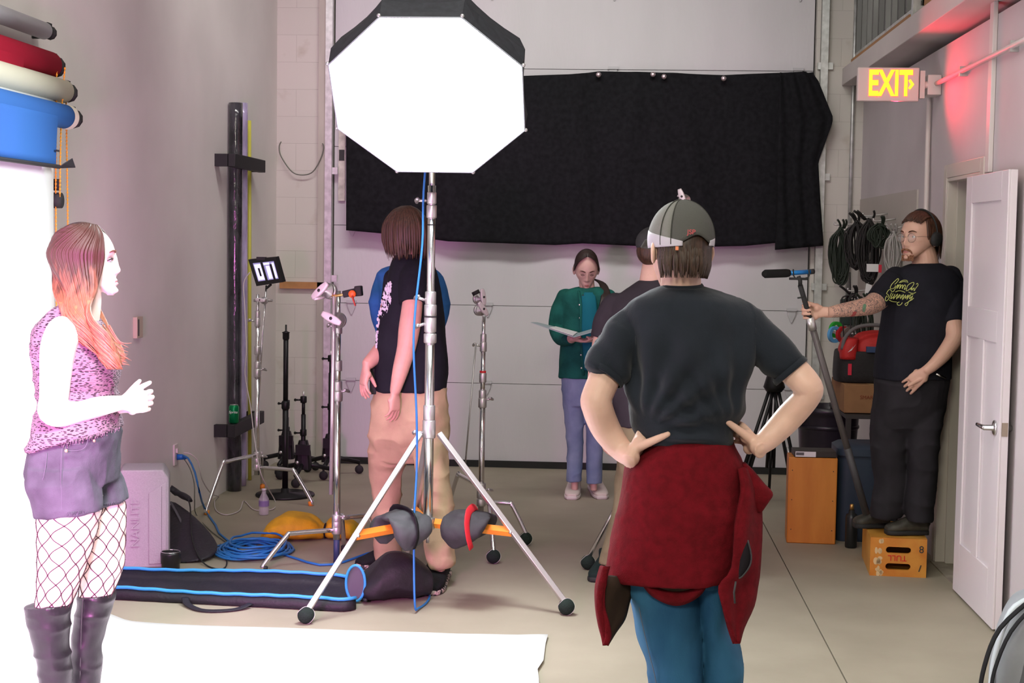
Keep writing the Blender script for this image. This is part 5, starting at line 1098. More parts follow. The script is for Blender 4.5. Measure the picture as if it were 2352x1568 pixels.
# ---------------------------------------------------------------- 6 man in grey tee, behind the front man
Yq = 7.6; root = thing('person', 'man in charcoal tee and dark cap, mostly behind the man with red fleece', 'person', (P(1480, 1330, Yq).x, Yq, 0))
HC = P(1505, 578, Yq); hf = V((.62, .78, 0)); b = MB(); r, f, u = head(b, HC, hf, s=1.02, N=70)
limb(b, [(HC-u*.05, .060), (P(1500, 640, Yq), .066), (P(1498, 668, Yq), .07)])
b.loft(silR([(665, 1440, 1560, .10), (760, 1420, 1590, .12), (880, 1430, 1580, .12), (980, 1435, 1575, .13), (1040, 1430, 1570, .13)], Yq), 24, 3)
limb(b, lp([(1408, 710, 24, Yq), (1385, 780, 23, Yq), (1372, 850, 21, Yq-.02), (1370, 890, 20, Yq-.02), (1376, 950, 17, Yq-.12), (1380, 990, 13, Yq-.16)])); hand(b, P(1381, 994, Yq-.16), V((.35, -.1, -.9)), V((.8, .3, .3)), 1, s=.95, curls=[(.4, .5, .3)]*4)
limb(b, lp([(1590, 710, 24, Yq), (1610, 800, 22, Yq), (1612, 880, 20, Yq), (1600, 980, 13, Yq-.1)])); hand(b, P(1600, 984, Yq-.1), V((-.1, 0, -1)), V((-.8, .3, 0)), -1, s=.95)
b.loft(silR([(1010, 1428, 1500, .10), (1150, 1415, 1462, .08), (1290, 1388, 1414, .05)], Yq), 20, 3); b.loft(silR([(1010, 1500, 1575, .10), (1150, 1520, 1568, .08), (1290, 1530, 1560, .05)], Yq), 20, 3)
b.build('body', skin('skin_light', (.62, .40, .31)), root, remesh=.005, relax=2)
ct_ = mat('charcoal_jersey', (.035, .03, .036), .85, vary=.12, vscale=8); s_ = MB()
s_.loft(silR([(644, 1468, 1536, .07), (654, 1450, 1556, .09), (672, 1424, 1580, .115), (700, 1396, 1604, .13), (760, 1398, 1602, .145), (880, 1404, 1596, .15), (976, 1412, 1590, .15)], Yq), 32, 4)
limb(s_, lp([(1414, 700, 30, Yq), (1398, 730, 31, Yq), (1390, 752, 29, Yq)])); s_.tube([P(1400, 730, Yq), P(1385, 777, Yq)], [PX(31, Yq), PX(28, Yq)], 22); limb(s_, lp([(1588, 700, 30, Yq), (1604, 740, 31, Yq), (1610, 775, 28, Yq)]))
s_.build('tee_shirt', ct_, root, remesh=.006, relax=3, fold=cloth_fold(.008, 8, (1, 1, .6), .001, 61))
ol = mat('olive_cotton', (.20, .17, .10), .85, vary=.15, vscale=7); s_ = MB(); s_.loft(silR([(966, 1416, 1586, .145), (1040, 1414, 1584, .15)], Yq), 28, 3)
s_.loft(silR([(1010, 1416, 1505, .12), (1100, 1414, 1490, .11), (1150, 1408, 1480, .10), (1210, 1394, 1450, .095), (1290, 1377, 1426, .09)], Yq), 24, 3); s_.loft(silR([(1010, 1495, 1586, .12), (1150, 1510, 1580, .10), (1295, 1520, 1570, .09)], Yq), 24, 3)
s_.build('trousers', ol, root, remesh=.007, relax=2, fold=cloth_fold(.010, 8, (1, 1, 1), .001, 71))
gs = mat('dark_green_suede', (.012, .022, .020), .8)
shoe(root, G(1398, 1312), G(1368, 1338), gs, rubber, .05, .09); shoe(root, G(1545, 1305), G(1560, 1330), gs, rubber, .05, .09)
R_ = basis(r, f, u); hb = MB(); hb.ball(HC+R_ @ V((0, -.020, .004)), (.0765, .090, .078), 24, 16, R_); hb.build('hair', bh, root)
bd = MB(); bd.ball(HC+R_ @ V((0, .035, -.085)), (.062, .058, .035), 20, 14, R_); bd.build('beard', bh, root)
cp_ = MB(); cp_.ball(HC+R_ @ V((0, -.006, .045)), (.086, .108, .082), 30, 20, R_, lambda q: V((q.x, q.y, max(q.z, -.028)))); cp_.sheet([[HC+R_ @ V((.07*math.sin(a), .09+.06*t_*math.cos(a), .03-.02*t_)) for a in np.linspace(-1.1, 1.1, 9)] for t_ in (0, .5, 1)], .004)
tag(cp_.build('cap', mat('cap_charcoal', (.04, .04, .042), .8)), 'dark cap on the man in charcoal tee, behind the grey sports cap', 'cap')
# ---------------------------------------------------------------- 7 boom operator standing on the apple box
Ym = 8.02; root = thing('person', 'boom operator with glasses, headphones and lettered black tee on wooden box', 'person', (P(2085, 1190, Ym).x, Ym, .2))
HC = P(2113, 543, Ym); hf = V((-.78, -.62, -.04)); b = MB(); r, f, u = head(b, HC, hf, s=1.07, N=100, w=1.04, chin=.8)
limb(b, [(HC-u*.05-f*.01, .064), (P(2124, 596, Ym), .066), (P(2126, 622, Ym), .075)])
b.loft(silR([(612, 2085, 2165, .10), (650, 2052, 2192, .13), (720, 2044, 2190, .15), (800, 2034, 2176, .155), (870, 2030, 2160, .14), (930, 2040, 2140, .09)], Ym), 28, 4)
limb(b, lp([(2052, 645, 27, Ym-.03), (2020, 685, 25, Ym-.16), (2000, 700, 22, Ym-.24), (1970, 707, 19, Ym-.31), (1930, 713, 15.5, Ym-.38), (1898, 718, 11.5, Ym-.42)]))
pole_a, pole_b = P(1838, 655, 7.52), P(1990, 1180, 7.86); grip = pole_a.lerp(pole_b, .115)
pdv = (pole_b-pole_a).normalized()
hw_ = P(1893, 716, Ym-.43); hd = nz3(grip+V((0, .035, 0))+V((.0, 0, .004))-hw_)
hand(b, hw_, hd, V((-.15, -1, .0)), 1, s=.98, curls=[(1.0, 1.3, .7), (1.05, 1.3, .7), (1.05, 1.3, .7), (1.05, 1.25, .7)], thumb=V((-.85, -.35, .35)), spread=.02)
limb(b, lp([(2180, 650, 27, Ym-.02), (2187, 700, 25, Ym-.06), (2189, 745, 23, Ym-.12), (2192, 775, 20, Ym-.16), (2170, 810, 17.5, Ym-.20), (2146, 836, 14, Ym-.23), (2131, 848, 12, Ym-.24)]))
hand(b, P(2127, 851, Ym-.235), V((-.62, .42, -.70)), V((.1, 1, -.1)), 1, s=.98, curls=[(.2, .2, .2)]*4, thumb=V((-.9, -.05, -.5)))
for rw, y_ in (([(930, 2034, 2080, .06), (1080, 2030, 2074, .07), (1185, 2018, 2046, .05)], Ym+.05), ([(930, 2104, 2142, .05), (1080, 2098, 2140, .07), (1190, 2100, 2126, .05)], Ym-.05)): b.loft(silR(rw, y_), 20, 3)
W0 = WL[root]
sp = [(tuple(HC+f*.050-u*.108-W0), (.072, .072, .046), (.26, .12, .065), .7, .75), (tuple(HC+f*.108-u*.0765-W0), (.024, .024, .009), (.40, .12, .11), .5, .9)]
tat = mat('skin_boom', (.60, .36, .27), .5, sss=.1, spots=sp)
nt = tat.node_tree; L = nt.links.new; bs = nt.nodes['Principled BSDF']; src = bs.inputs['Base Color'].links[0].from_socket
# tattoos on the forearms: dark linework noise limited to boxes along the arms
tc = nd(nt, 'ShaderNodeTexCoord')
def tattoo(src, a_, b_, rad, sc_, thr, col):
    a_, b_ = V(a_)-W0, V(b_)-W0; c_ = (a_+b_)/2; ax = (b_-a_).normalized(); hl = (b_-a_).length/2
    sub = nd(nt, 'ShaderNodeVectorMath', operation='SUBTRACT'); L(tc.outputs['Object'], sub.inputs[0]); sub.inputs[1].default_value = c_
    dt = nd(nt, 'ShaderNodeVectorMath', operation='DOT_PRODUCT'); L(sub.outputs[0], dt.inputs[0]); dt.inputs[1].default_value = ax
    ab = nd(nt, 'ShaderNodeMath', operation='ABSOLUTE'); L(dt.outputs['Value'], ab.inputs[0]); lt = nd(nt, 'ShaderNodeMath', operation='LESS_THAN'); L(ab.outputs[0], lt.inputs[0]); lt.inputs[1].default_value = hl
    ln = nd(nt, 'ShaderNodeVectorMath', operation='LENGTH'); L(sub.outputs[0], ln.inputs[0]); l2 = nd(nt, 'ShaderNodeMath', operation='LESS_THAN'); L(ln.outputs['Value'], l2.inputs[0]); l2.inputs[1].default_value = hl+rad
    nz = nd(nt, 'ShaderNodeTexNoise'); nz.inputs['Scale'].default_value = sc_; nz.inputs['Detail'].default_value = 2; nz.inputs['Distortion'].default_value = 2.5; L(tc.outputs['Object'], nz.inputs[0])
    sb_ = nd(nt, 'ShaderNodeMath', operation='SUBTRACT'); L(nz.outputs[0], sb_.inputs[0]); sb_.inputs[1].default_value = .5; a2 = nd(nt, 'ShaderNodeMath', operation='ABSOLUTE'); L(sb_.outputs[0], a2.inputs[0]); l3 = nd(nt, 'ShaderNodeMath', operation='LESS_THAN'); L(a2.outputs[0], l3.inputs[0]); l3.inputs[1].default_value = thr
    m1 = nd(nt, 'ShaderNodeMath', operation='MULTIPLY'); L(lt.outputs[0], m1.inputs[0]); L(l2.outputs[0], m1.inputs[1]); m2 = nd(nt, 'ShaderNodeMath', operation='MULTIPLY'); L(m1.outputs[0], m2.inputs[0]); L(l3.outputs[0], m2.inputs[1])
    m3 = nd(nt, 'ShaderNodeMath', operation='MULTIPLY'); L(m2.outputs[0], m3.inputs[0]); m3.inputs[1].default_value = .8
    mx = nd(nt, 'ShaderNodeMix', data_type='RGBA'); L(m3.outputs[0], mx.inputs[0]); L(src, mx.inputs[6]); mx.inputs[7].default_value = (*col, 1); return mx.outputs[2]
src = tattoo(src, P(1905, 717, Ym-.41), P(2020, 690, Ym-.16), .02, 42, .045, (.07, .07, .08))
src = tattoo(src, P(1956, 724, Ym-.37), P(1966, 724, Ym-.36), .010, 12, .3, (.40, .03, .04)); src = tattoo(src, P(1980, 706, Ym-.33), P(1988, 708, Ym-.33), .012, 14, .25, (.05, .25, .14))
src = tattoo(src, P(2152, 818, Ym-.13), P(2140, 836, Ym-.17), .006, 60, .06, (.08, .08, .08)); L(src, bs.inputs['Base Color'])
b.build('body', tat, root, remesh=.0036, relax=1)
face_parts(root, HC, hf, s=1.07, iris=(.12, .16, .2), brow=(.08, .035, .02))
s_ = MB(); s_.loft(silR([(604, 2096, 2160, .085), (610, 2078, 2172, .105), (622, 2056, 2190, .13), (645, 2040, 2204, .15), (680, 2030, 2206, .165), (740, 2022, 2192, .175), (800, 2013, 2186, .18), (868, 2008, 2184, .18)], Ym), 40, 4)
limb(s_, lp([(2058, 640, 30, Ym-.02), (2040, 662, 31, Ym-.08)])); s_.tube([P(2050, 650, Ym-.06), P(2012, 690, Ym-.20)], [PX(32, Ym), PX(25, Ym)], 24, 2)
limb(s_, lp([(2178, 640, 30, Ym), (2186, 670, 30, Ym)])); s_.tube([P(2181, 655, Ym-.02), P(2187, 743, Ym-.115)], [PX(31, Ym), PX(27, Ym)], 24, 2)
s_.build('tee_shirt', mat('black_jersey', (.01,)*3), root, remesh=.006, relax=4, fold=cloth_fold(.009, 6, (1, 1, .5), .001, 81))
lg = mat('lime_print', (.52, .56, .16), .7)
txc = P(2070, 668, Ym-.225)
ctr = MB()
def stroke(pts_, r_=.0017): ctr.tube([P(u_, v_, Ym-.218-.0016*max(0, 2060-u_)) for u_, v_ in pts_], r_, 6, 4)
zc = lambda x, y: (2020+x/19.6, 630+y/19.6)       # measured on the lettering enlarged 19.6 times
for s__ in ([(690, 440), (740, 400), (860, 260), (840, 190), (760, 240), (560, 440), (490, 590), (530, 650), (680, 600), (720, 500)],
            [(720, 640), (800, 500), (850, 470), (790, 640), (900, 480), (950, 470), (900, 650), (1010, 480), (1050, 500), (1020, 650), (1120, 480), (1180, 520), (1110, 680), (1200, 620)],
            [(1200, 740), (1260, 520), (1400, 400), (1530, 360), (1550, 430), (1450, 580), (1280, 720), (1210, 740)],
            [(1400, 690), (1470, 600), (1450, 720), (1560, 600), (1560, 740), (1650, 600), (1740, 480), (1710, 400), (1650, 450)],
            [(1310, 790), (1420, 840), (1540, 850), (1640, 800)], [(880, 380), (980, 300), (1100, 260), (1240, 280), (1280, 380)], [(940, 370), (1080, 320), (1230, 340)],
            [(700, 650), (640, 760), (560, 770), (480, 680), (400, 720), (320, 860), (380, 900), (410, 960), (370, 1040)],
            [(540, 820), (460, 1020), (340, 1180), (270, 1160), (280, 1050), (340, 960)],
            [(620, 860), (500, 1100), (640, 1000), (700, 880), (620, 1110), (820, 880), (760, 1110), (920, 900), (860, 1060)],
            [(980, 920), (940, 1100), (1060, 920), (1080, 940), (1030, 1150), (1180, 920), (1150, 1100), (1300, 920), (1230, 1130), (1360, 920)],
            [(1530, 920), (1420, 900), (1350, 1100), (1500, 960), (1400, 1150), (1280, 1250), (1150, 1330), (1200, 1410), (1270, 1340), (1310, 1220), (1450, 1150), (1540, 1060)],
            [(440, 1150), (580, 1220), (780, 1240)], [(900, 1240), (800, 1280), (820, 1370), (900, 1390), (980, 1340), (1030, 1260)], [(720, 790), (850, 740), (1000, 750), (1160, 810)]): stroke([zc(*q) for q in s__])
ctr.build('shirt_lettering', lg, root)
pt = mat('charcoal_trousers', (.022, .020, .024), .85, vary=.15, vscale=7); s_ = MB()
s_.loft(silR([(855, 2012, 2182, .165), (900, 2010, 2176, .17), (950, 2005, 2166, .155), (985, 2010, 2155, .11), (1010, 2025, 2140, .05)], Ym), 32, 3)
s_.loft(silR([(940, 2004, 2100, .12, .0), (1000, 2000, 2090, .115, .02), (1060, 2004, 2082, .105, .04), (1110, 2010, 2086, .10, .05), (1165, 1998, 2078, .10, .05), (1188, 2000, 2070, .09, .05)], Ym), 26, 3)
s_.loft(silR([(940, 2085, 2168, .12, -.02), (1000, 2082, 2158, .115, -.04), (1060, 2086, 2152, .105, -.05), (1110, 2086, 2148, .10, -.05), (1165, 2078, 2142, .10, -.05), (1196, 2084, 2140, .09, -.05)], Ym), 26, 3)
s_.build('trousers', pt, root, remesh=.007, relax=9, fold=cloth_fold(.010, 8, (1, 1, 1.2), .001, 91))
gsh = mat('worn_dark_shoe', (.045, .042, .032), .6, vary=.3, vscale=20)
for (a1, a2, yy) in (((2128, 1206), (2035, 1212), 8.03), ((2040, 1190), (1962, 1196), 8.20)):
    A_, B_ = P(a1[0], a1[1], yy), P(a2[0], a2[1], yy-.03); A_.z = B_.z = .202; shoe(root, A_, B_, gsh, rubber, .05, .095)
MB().tube([P(2150, 858, Ym-.19), P(2172, 868, Ym-.17)], .006, 6).build('belt_clip', chrome, root)
R_ = basis(r, f, u); s__ = 1.07; hb = MB(); random.seed(9); hm_b = mat('chestnut_hair', (.035, .014, .008), .5, col2=(.085, .036, .02), vscale=50, stretch=(3, 3, .3))
hb.ball(HC+R_ @ (V((0, -.020, .024))*s__), (.083*s__, .094*s__, .102*s__), 34, 24, R_, lambda q: V((q.x, q.y*(.72 if q.y > .02 and q.z < .045 else 1), q.z)))
for i in range(300):
    a = random.uniform(1.12, 2*math.pi-1.12) if i > 60 else random.uniform(-1.2, 1.2); 
    q = lambda k_, z_: HC+R_ @ (V((math.sin(a)*.084*k_, math.cos(a)*.098*k_-.012, z_))*s__)
    if i > 60: zb = random.uniform(-.115, -.05) if abs(a-math.pi) < 1.3 else random.uniform(-.04, -.0); hb.tube([q(.4, .112), q(.9, .07), q(1.06, .0), q(1.0, zb)], [.006, .008, .007, .001], 6, 4, flat=(1, .5))
    else:
        x_ = random.uniform(-.058, .058); hb.tube([HC+R_ @ (V(p_)*s__) for p_ in ((x_, .086-7*x_*x_, .080-4*x_*x_+random.uniform(-.005, .005)), (x_*1.02, .070-6*x_*x_, .098-8*x_*x_), (x_*1.08, .015, .122-9*x_*x_), (x_*1.05, -.06, .106-9*x_*x_))], [.003, .006, .007, .004], 6, 3, flat=(1, .6))
hb.build('hair', hm_b, root)
bdm = mat('ginger_stubble', (.17, .065, .032), .8, col2=(.30, .15, .09), vscale=160, contrast=(.4, .6)); bd = MB()
for sx in (-1, 1): bd.tube([HC+R_ @ (V((sx*x_, y_, z_))*s__) for x_, y_, z_ in ((.002, .1095, -.059), (.014, .107, -.060), (.026, .097, -.068), (.030, .090, -.080))], [.0050, .006, .0052, .0025], 8, 4, flat=(.9, .9))
for i in range(260):
    a = random.uniform(-1.25, 1.25); z_ = random.uniform(-.108, -.086); p_ = V((.038*math.sin(a)*1.0, .078+.022*math.cos(a), z_)); bd.tube([HC+R_ @ (p_*s__), HC+R_ @ ((p_+V((0, .003, -.009)))*s__)], [.0022, .0006], 5)
bd.build('beard', bdm, root)
gl = thing('glasses', 'round thin framed glasses worn by the boom operator', 'glasses', HC+f*.1); gm_ = mat('gold_wire', (.35, .25, .2), .3, .9)
for sx in (-1, 1):
    c_ = HC+R_ @ (V((sx*.033, .103, -.004))*s__); MB().tube([c_+R_ @ V((.026*math.cos(a), -.006*abs(math.cos(a)), .023*math.sin(a))) for a in np.linspace(0, 2*math.pi, 25)[:-1]], .0013, 6, closed=True).build('rim', gm_, gl)
    MB().lathe(c_, [(.0005, .0), (.025, -.001)], 24, (r, u, f)).build('lens', mat('lens_glass', (.9, .9, .9), .05, alpha=.12), gl)
    MB().tube([HC+R_ @ (V((sx*.058, .098, .002))*s__), HC+R_ @ (V((sx*.082, .06, .002))*s__), HC+R_ @ (V((sx*.084, -.01, -.004))*s__)], .0012, 6, 3).build('temple', gm_, gl)
MB().tube([HC+R_ @ (V((-.009, .108, .0))*s__), HC+R_ @ (V((0, .114, .003))*s__), HC+R_ @ (V((.009, .108, .0))*s__)], .0012, 6, 3).build('bridge', gm_, gl)
hpn = thing('headphones', 'black over-ear headphones worn by the boom operator', 'headphones', HC); 
for sx in (-1, 1):
    c_ = HC+R_ @ (V((sx*.088, -.012, -.012))*s__); MB().lathe(c_, [(.02, -.018*sx), (.036, -.012*sx), (.039, .004*sx), (.033, .016*sx), (.012, .020*sx)], 24, (f, u, r)).build('ear_cup', rubber, hpn)
MB().tube([HC+R_ @ (V((math.sin(a)*.096, -.012, math.cos(a)*.122+.004))*s__) for a in np.linspace(-1.62, 1.62, 15)], .008, 8, 2, flat=(1.4, .6)).build('headband', rubber, hpn)
# boom pole with microphone
bpn = thing('boom_pole', 'long grey boom pole held upright at an angle by the boom operator', 'boom pole', pole_b); carbon = mat('carbon_tube', (.10, .088, .085), .4, .2)
MB().cyl(pole_a.lerp(pole_b, .14), pole_a.lerp(pole_b, .72), .0165, n=18).build('tube', carbon, bpn); MB().cyl(pole_a.lerp(pole_b, .70), pole_b, .019, n=18).build('base_tube', mat('dark_tube', (.03, .028, .03), .5), bpn)
MB().cyl(pole_a, pole_a.lerp(pole_b, .16), .0125, n=16).build('upper_tube', rubber, bpn)
MB().cyl(pole_a.lerp(pole_b, .135), pole_a.lerp(pole_b, .185), .021, n=18).build('lock_collar', steel2, bpn)
mt_ = MB(); mt_.tube([pole_a, P(1838, 645, 7.5), P(1834, 634, 7.5)], .010, 8); mt_.box(P(1834, 640, 7.5), (.09, .012, .012)); mt_.tube([P(1822, 618, 7.5), P(1826, 638, 7.5), P(1856, 637, 7.5), P(1858, 618, 7.5)], .004, 6, 3); mt_.build('shock_mount', rubber, bpn)
MB().tube([P(1842, 660, 7.49), P(1846, 680, 7.48), P(1832, 684, 7.47)], .004, 6, 3).build('mic_lead', rubber, bpn)
mcr = thing('microphone', 'shotgun microphone with foam windshield and blue body on boom pole', 'microphone', P(1810, 628, 7.5)); A_, B_ = P(1753, 629, 7.42), P(1812, 627, 7.5)
MB().tube([A_, A_.lerp(B_, .08), A_.lerp(B_, .9), B_], [.013, .0205, .0205, .018], 20).build('foam_windshield', mat('foam_black', (.012, .012, .012), .95, bump=.4, bscale=400), mcr)
MB().cyl(B_, P(1860, 624, 7.56), .0115, n=16).build('mic_body', mat('mic_blue', (.015, .20, .55), .35, .3), mcr); MB().cyl(P(1860, 624, 7.56), P(1869, 623, 7.57), .013, n=14).build('connector', rubber, mcr)
# ================================================================ left side : backdrop rolls, paper, tubes, cases, bags
paper = mat('seamless_paper', (.80, .80, .79), .85)
# white seamless paper: hangs from its roll, sweeps on to the floor and runs out to a cut edge
PXh = -2.43; g = []; ys = list(np.linspace(1.2, 6.46, 40))
prof = [(PXh, 2.30), (PXh, 1.6), (PXh, .9), (PXh+.005, .5), (PXh+.04, .28), (PXh+.12, .12), (PXh+.26, .035), (PXh+.45, .006), (-1.4, .004), (-.8, .004), (-.5, .006), (-.27, .012)]
pp = cr_spline(prof, 5)
random.seed(2)
for i, (x, z) in enumerate(pp):
    row = []
    for j, y in enumerate(ys):
        xx = x; yy = y
        if i == len(pp)-1: xx += random.uniform(-.012, .012)
        if j == len(ys)-1: yy += .003*math.sin(i*1.3)
        zc_ = max(z, .0035)
        if i > len(pp)-4: zc_ += .004*math.sin(y*3)**2
        row.append(V((xx, yy, zc_)))
    g.append(row)
mb = MB().sheet(g, .0012)
o = tag(mb.build('backdrop_paper', paper), 'white seamless paper hanging at left and swept out over the floor', 'backdrop')
# four rolls along the left wall
rolls = [('silver_fabric', (.50, .49, .52), -2.53, 2.59, .038, 6.62, 'thin silver grey'), ('crimson_paper', (.34, .002, .022), -2.47, 2.43, .058, 6.52, 'crimson red'),
         ('cream_paper', (.70, .66, .52), -2.44, 2.325, .052, 6.60, 'cream white'), ('blue_paper', (.04, .15, .47), -2.41, 2.21, .052, 6.58, 'bright blue')]
for nm, c_, x, z, rr, y1, w_ in rolls:
    t = thing('backdrop_roll', w_+' backdrop roll on left wall brackets' + {'thin silver grey': ', topmost', 'crimson red': ' above the cream one', 'cream white': ' between red and blue', 'bright blue': ', lowest with its sheet hanging'}[w_], 'backdrop roll', (x, 4, z-rr), 'backdrop rolls on the left wall')
    m_ = mat(nm, c_, .8 if rr > .04 else .5)
    MB().cyl((x, .8, z), (x, y1, z), rr, n=40).build('paper_roll', m_, t)
    e = MB(); e.lathe((x, y1, z), [(rr*.8, 0), (rr*.78, .02), (rr*.66, .022), (rr*.7, .05), (rr*.82, .055), (rr*.82, .075), (rr*.5, .08)], 10, 'y'); e.box((x-.0, y1+.045, z+rr*.8), (.02, .05, .02)); e.build('end_cap', rubber, t, smooth=False)
    MB().box(((x-2.6)/2+.002, y1+.035, z-.012), (abs(x+2.6)-.004, .012, .035)).build('bracket', rubber, t, smooth=False)
    if rr > .045:
        mb = MB(); mb.tube([(x-.0, y1+.035, z+rr*.9), (x+.012, y1+.035, z+rr*.5)], .006, 6); mb.build('chain_wheel', mat('brass', (.7, .45, .15)), t)
    hx = {'crimson_paper': (2.40, 6.10), 'blue_paper': (1.99, 6.33)}.get(nm)
    if hx:
        g = [[V((x+rr*.97-.015*(1-math.exp(-(z-zz)*6)), y, zz)) for y in np.linspace(.8, hx[1], 12)] for zz in np.linspace(z, hx[0]-(.06 if nm[0] == 'c' else 0), 8)]
        MB().sheet(g, .0015).build('hanging_sheet', m_, t)
    if nm == 'blue_paper':
        MB().tube([(x+rr*.9, .8, hx[0]-.006), (x+rr*.9, hx[1]+.02, hx[0]-.006)], .009, 10).build('bottom_bar', mat('bar_black', (.02, .02, .022), .5), t)
        q0 = V((x+rr*.9, hx[1]+.0, hx[0]-.01)); MB().add([q0, q0+V((.03, .13, .01)), q0+V((.035, .08, .045)), q0+V((.02, .02, .02)), q0+V((0, 0, -.004)), q0+V((.03, .13, .006)), q0+V((.035, .08, .041)), q0+V((.02, .02, .016))], [[0, 1, 2, 3], [7, 6, 5, 4], [0, 4, 5, 1], [1, 5, 6, 2], [2, 6, 7, 3], [3, 7, 4, 0]]).build('folded_corner', mat('bar_black', (.02,) * 3), t, smooth=False)
        MB().box((x+rr*.98, hx[1]-.01, hx[0]+.06), (.004, .035, .008)).build('tape', mat('bar_black', (.02,) * 3), t, smooth=False)
        MB().lathe((x, y1-.055, z), [(rr+.001, 0), (rr+.002, .05)], 40, 'y', False).build('roll_end_tape', mat('cream_core', (.65, .6, .5), .7), t)
# orange bead chains
chm = mat('orange_chain', (.85, .36, .03), .45)
def chain(pts, lab):
    a = cr_spline([tuple(p) for p in pts], 2) if len(pts) > 2 else np.array([tuple(p) for p in pts]); mb = MB(); L_ = 0; path = [V(q) for q in a]; out = []
    for i in range(len(path)-1):
        n = max(1, int((path[i+1]-path[i]).length/.016))
        for k_ in range(n): out.append(path[i].lerp(path[i+1], k_/n))
    mb.tube(path, .0026, 6)
    for p in out: mb.ball(p, (.0048, .0048, .006), 6, 5)
    tag(mb.build('pull_chain', chm), lab, 'chain', 'orange pull chains by the backdrop rolls')
chain([(-2.44, 6.64, 2.33), (-2.435, 6.64, 1.9), (-2.43, 6.64, 1.2), (-2.43, 6.65, .55)], 'orange bead chain hanging down farthest right of the chains behind the woman')
chain([(-2.415, 6.56, 2.42), (-2.41, 6.50, 2.2), (-2.41, 6.48, 1.86)], 'orange bead chain ending at the black plastic weight')
chain([(-2.425, 6.49, 2.40), (-2.43, 6.485, 1.9), (-2.425, 6.48, 1.0), (-2.42, 6.48, .5)], 'orange bead chain running down right along the edge of white paper')
wt = MB(); wt.box(P(126, 440, 6.5)+V((0, 0, .03)), (.05, .012, .05)); wt.cyl(P(126, 460, 6.5)-V((.03, 0, 0)), P(126, 460, 6.5)+V((.03, 0, 0)), .034, n=20)
tag(wt.build('chain_weight', rubber), 'black plastic weight on the end of an orange chain', 'weight')
# wall brackets and wrapped tubes
bkb = mat('bracket_black', (.012, .012, .013), .6)
for z, lab in ((2.19, 'upper black wall rail holding the wrapped tubes'), (.44, 'lower black wall rail with green can on it')):
    t = thing('wall_rail', lab, 'wall rail', (-2.5, 10.1, z-.04)); mb = MB()
    MB().box((-2.472, 10.10, z), (.05, .84, .085)).build('front_bar', bkb, t, smooth=False, bevel=.004)
    for y in (9.705, 10.495): MB().box((-2.549, y, z), (.10, .05, .08)).build('side_arm', bkb, t, smooth=False)
tw_m = mat('black_shrinkwrap', (.03, .03, .036), .16, vary=.6, vscale=16, bump=.9, bscale=26, coat=.6, stretch=(1, 1, .35))
pw_m = mat('violet_wrap', (.42, .34, .55), .22, vary=.25, vscale=16, bump=.6, bscale=28, coat=.5, stretch=(1, 1, .35))
def tube_roll(y, r, z1, m, lab, x=-2.525): 
    t = MB(); t.tube([(x, y, .003), (x+.0, y, z1*.5), (x+.0, y, z1)], r, 22, 8); return tag(t.build('wrapped_tube', m, fold=lambda p, n: p+n*(.004*(vnoise(p*np.array([18, 18, 9.]))-.5))[:, None]), lab, 'tube', 'wrapped tubes standing against left wall')
tube_roll(9.99, .046, 2.58, tw_m, 'black plastic wrapped tube, the thickest standing against left wall')
tube_roll(10.20, .036, 2.60, pw_m, 'violet grey plastic wrapped tube beside the thick black one', -2.532)
tag(MB().tube([(-2.53, 10.44, .003), (-2.54, 10.36+.07, 2.5)], .013, 12).build('yellow_pole', mat('yellow_pole', (.55, .50, .08), .4)), 'thin yellow pole beside the violet wrapped tube', 'pole')
cn = thing('drink_can', 'green drink can on lower black rail', 'can', (-2.472, 9.76, .484)); MB().lathe((-2.472, 9.76, .484), [(.024, 0), (.033, .008), (.033, .108), (.026, .12)], 26).build('can_body', mat('can_green', (.0, .22, .07), .3, .5), cn)
MB().lathe((-2.472, 9.76, .604), [(.026, 0), (.027, .002), (.024, .003), (.0, .001)], 26).build('can_top', steel2, cn); 
text('lettering', 'Sprite', (-2.468, 9.7235, .56), (1, .05, 0), (0, 0, 1), .024, mat('can_white', (.8, .82, .8), .5), cn, .0006, .2)
# wall fittings
t = thing('wall_outlet', 'white electrical outlet with blue plug low on left wall', 'outlet', S(405, 1060, -2.6)); MB().box((-2.595, 8.86, .40), (.010, .08, .125)).build('face_plate', white_pl, t, smooth=False, bevel=.002)
MB().tube([(-2.588, 8.86, .385), (-2.56, 8.87, .385), (-2.535, 8.88, .38)], [.018, .017, .010], 12).build('plug', mat('plug_blue', (.01, .13, .45), .4), t)
MB().box((-2.585, 8.86, .425), (.012, .03, .025)).build('adapter', white_pl, t, smooth=False)
t = thing('thermostat', 'beige thermostat box on left wall behind the woman', 'thermostat', (-2.59, 8.12, 1.15)); MB().box((-2.588, 8.12, 1.20), (.024, .10, .115)).build('cover', mat('aged_plastic', (.5, .42, .32), .5), t, smooth=False, bevel=.002); MB().box((-2.575, 8.09, 1.20), (.004, .012, .09)).build('slot', mat('black_ink', (.03,)*3), t, smooth=False)
tag(MB().cyl((-2.6, 9.24, 2.36), (-2.594, 9.24, 2.36), .0)if 0 else MB().box(S(450, 320, -2.598), (.003, .006, .03)).build('tape_mark', mat('red_mark', (.5, .03, .04), .6), smooth=False), 'tiny red tape mark on left wall above the rails', 'tape')
wr = MB().tube([(-2.50, YF-.05, 2.41), (-2.515, YF-.05, 2.37), (-2.50, YF-.05, 2.30), (-2.42, YF-.05, 2.19), (-2.34, YF-.05, 2.165), (-2.26, YF-.055, 2.19), (-2.20, YF-.055, 2.29), (-2.18, YF-.055, 2.37), (-2.19, YF-.05, 2.40)], .0045, 6, 5)
tag(wr.build('loose_cable', mat('grey_cable', (.13, .13, .11), .6)), 'thin grey cable drooping between two hooks on block pier', 'cable')
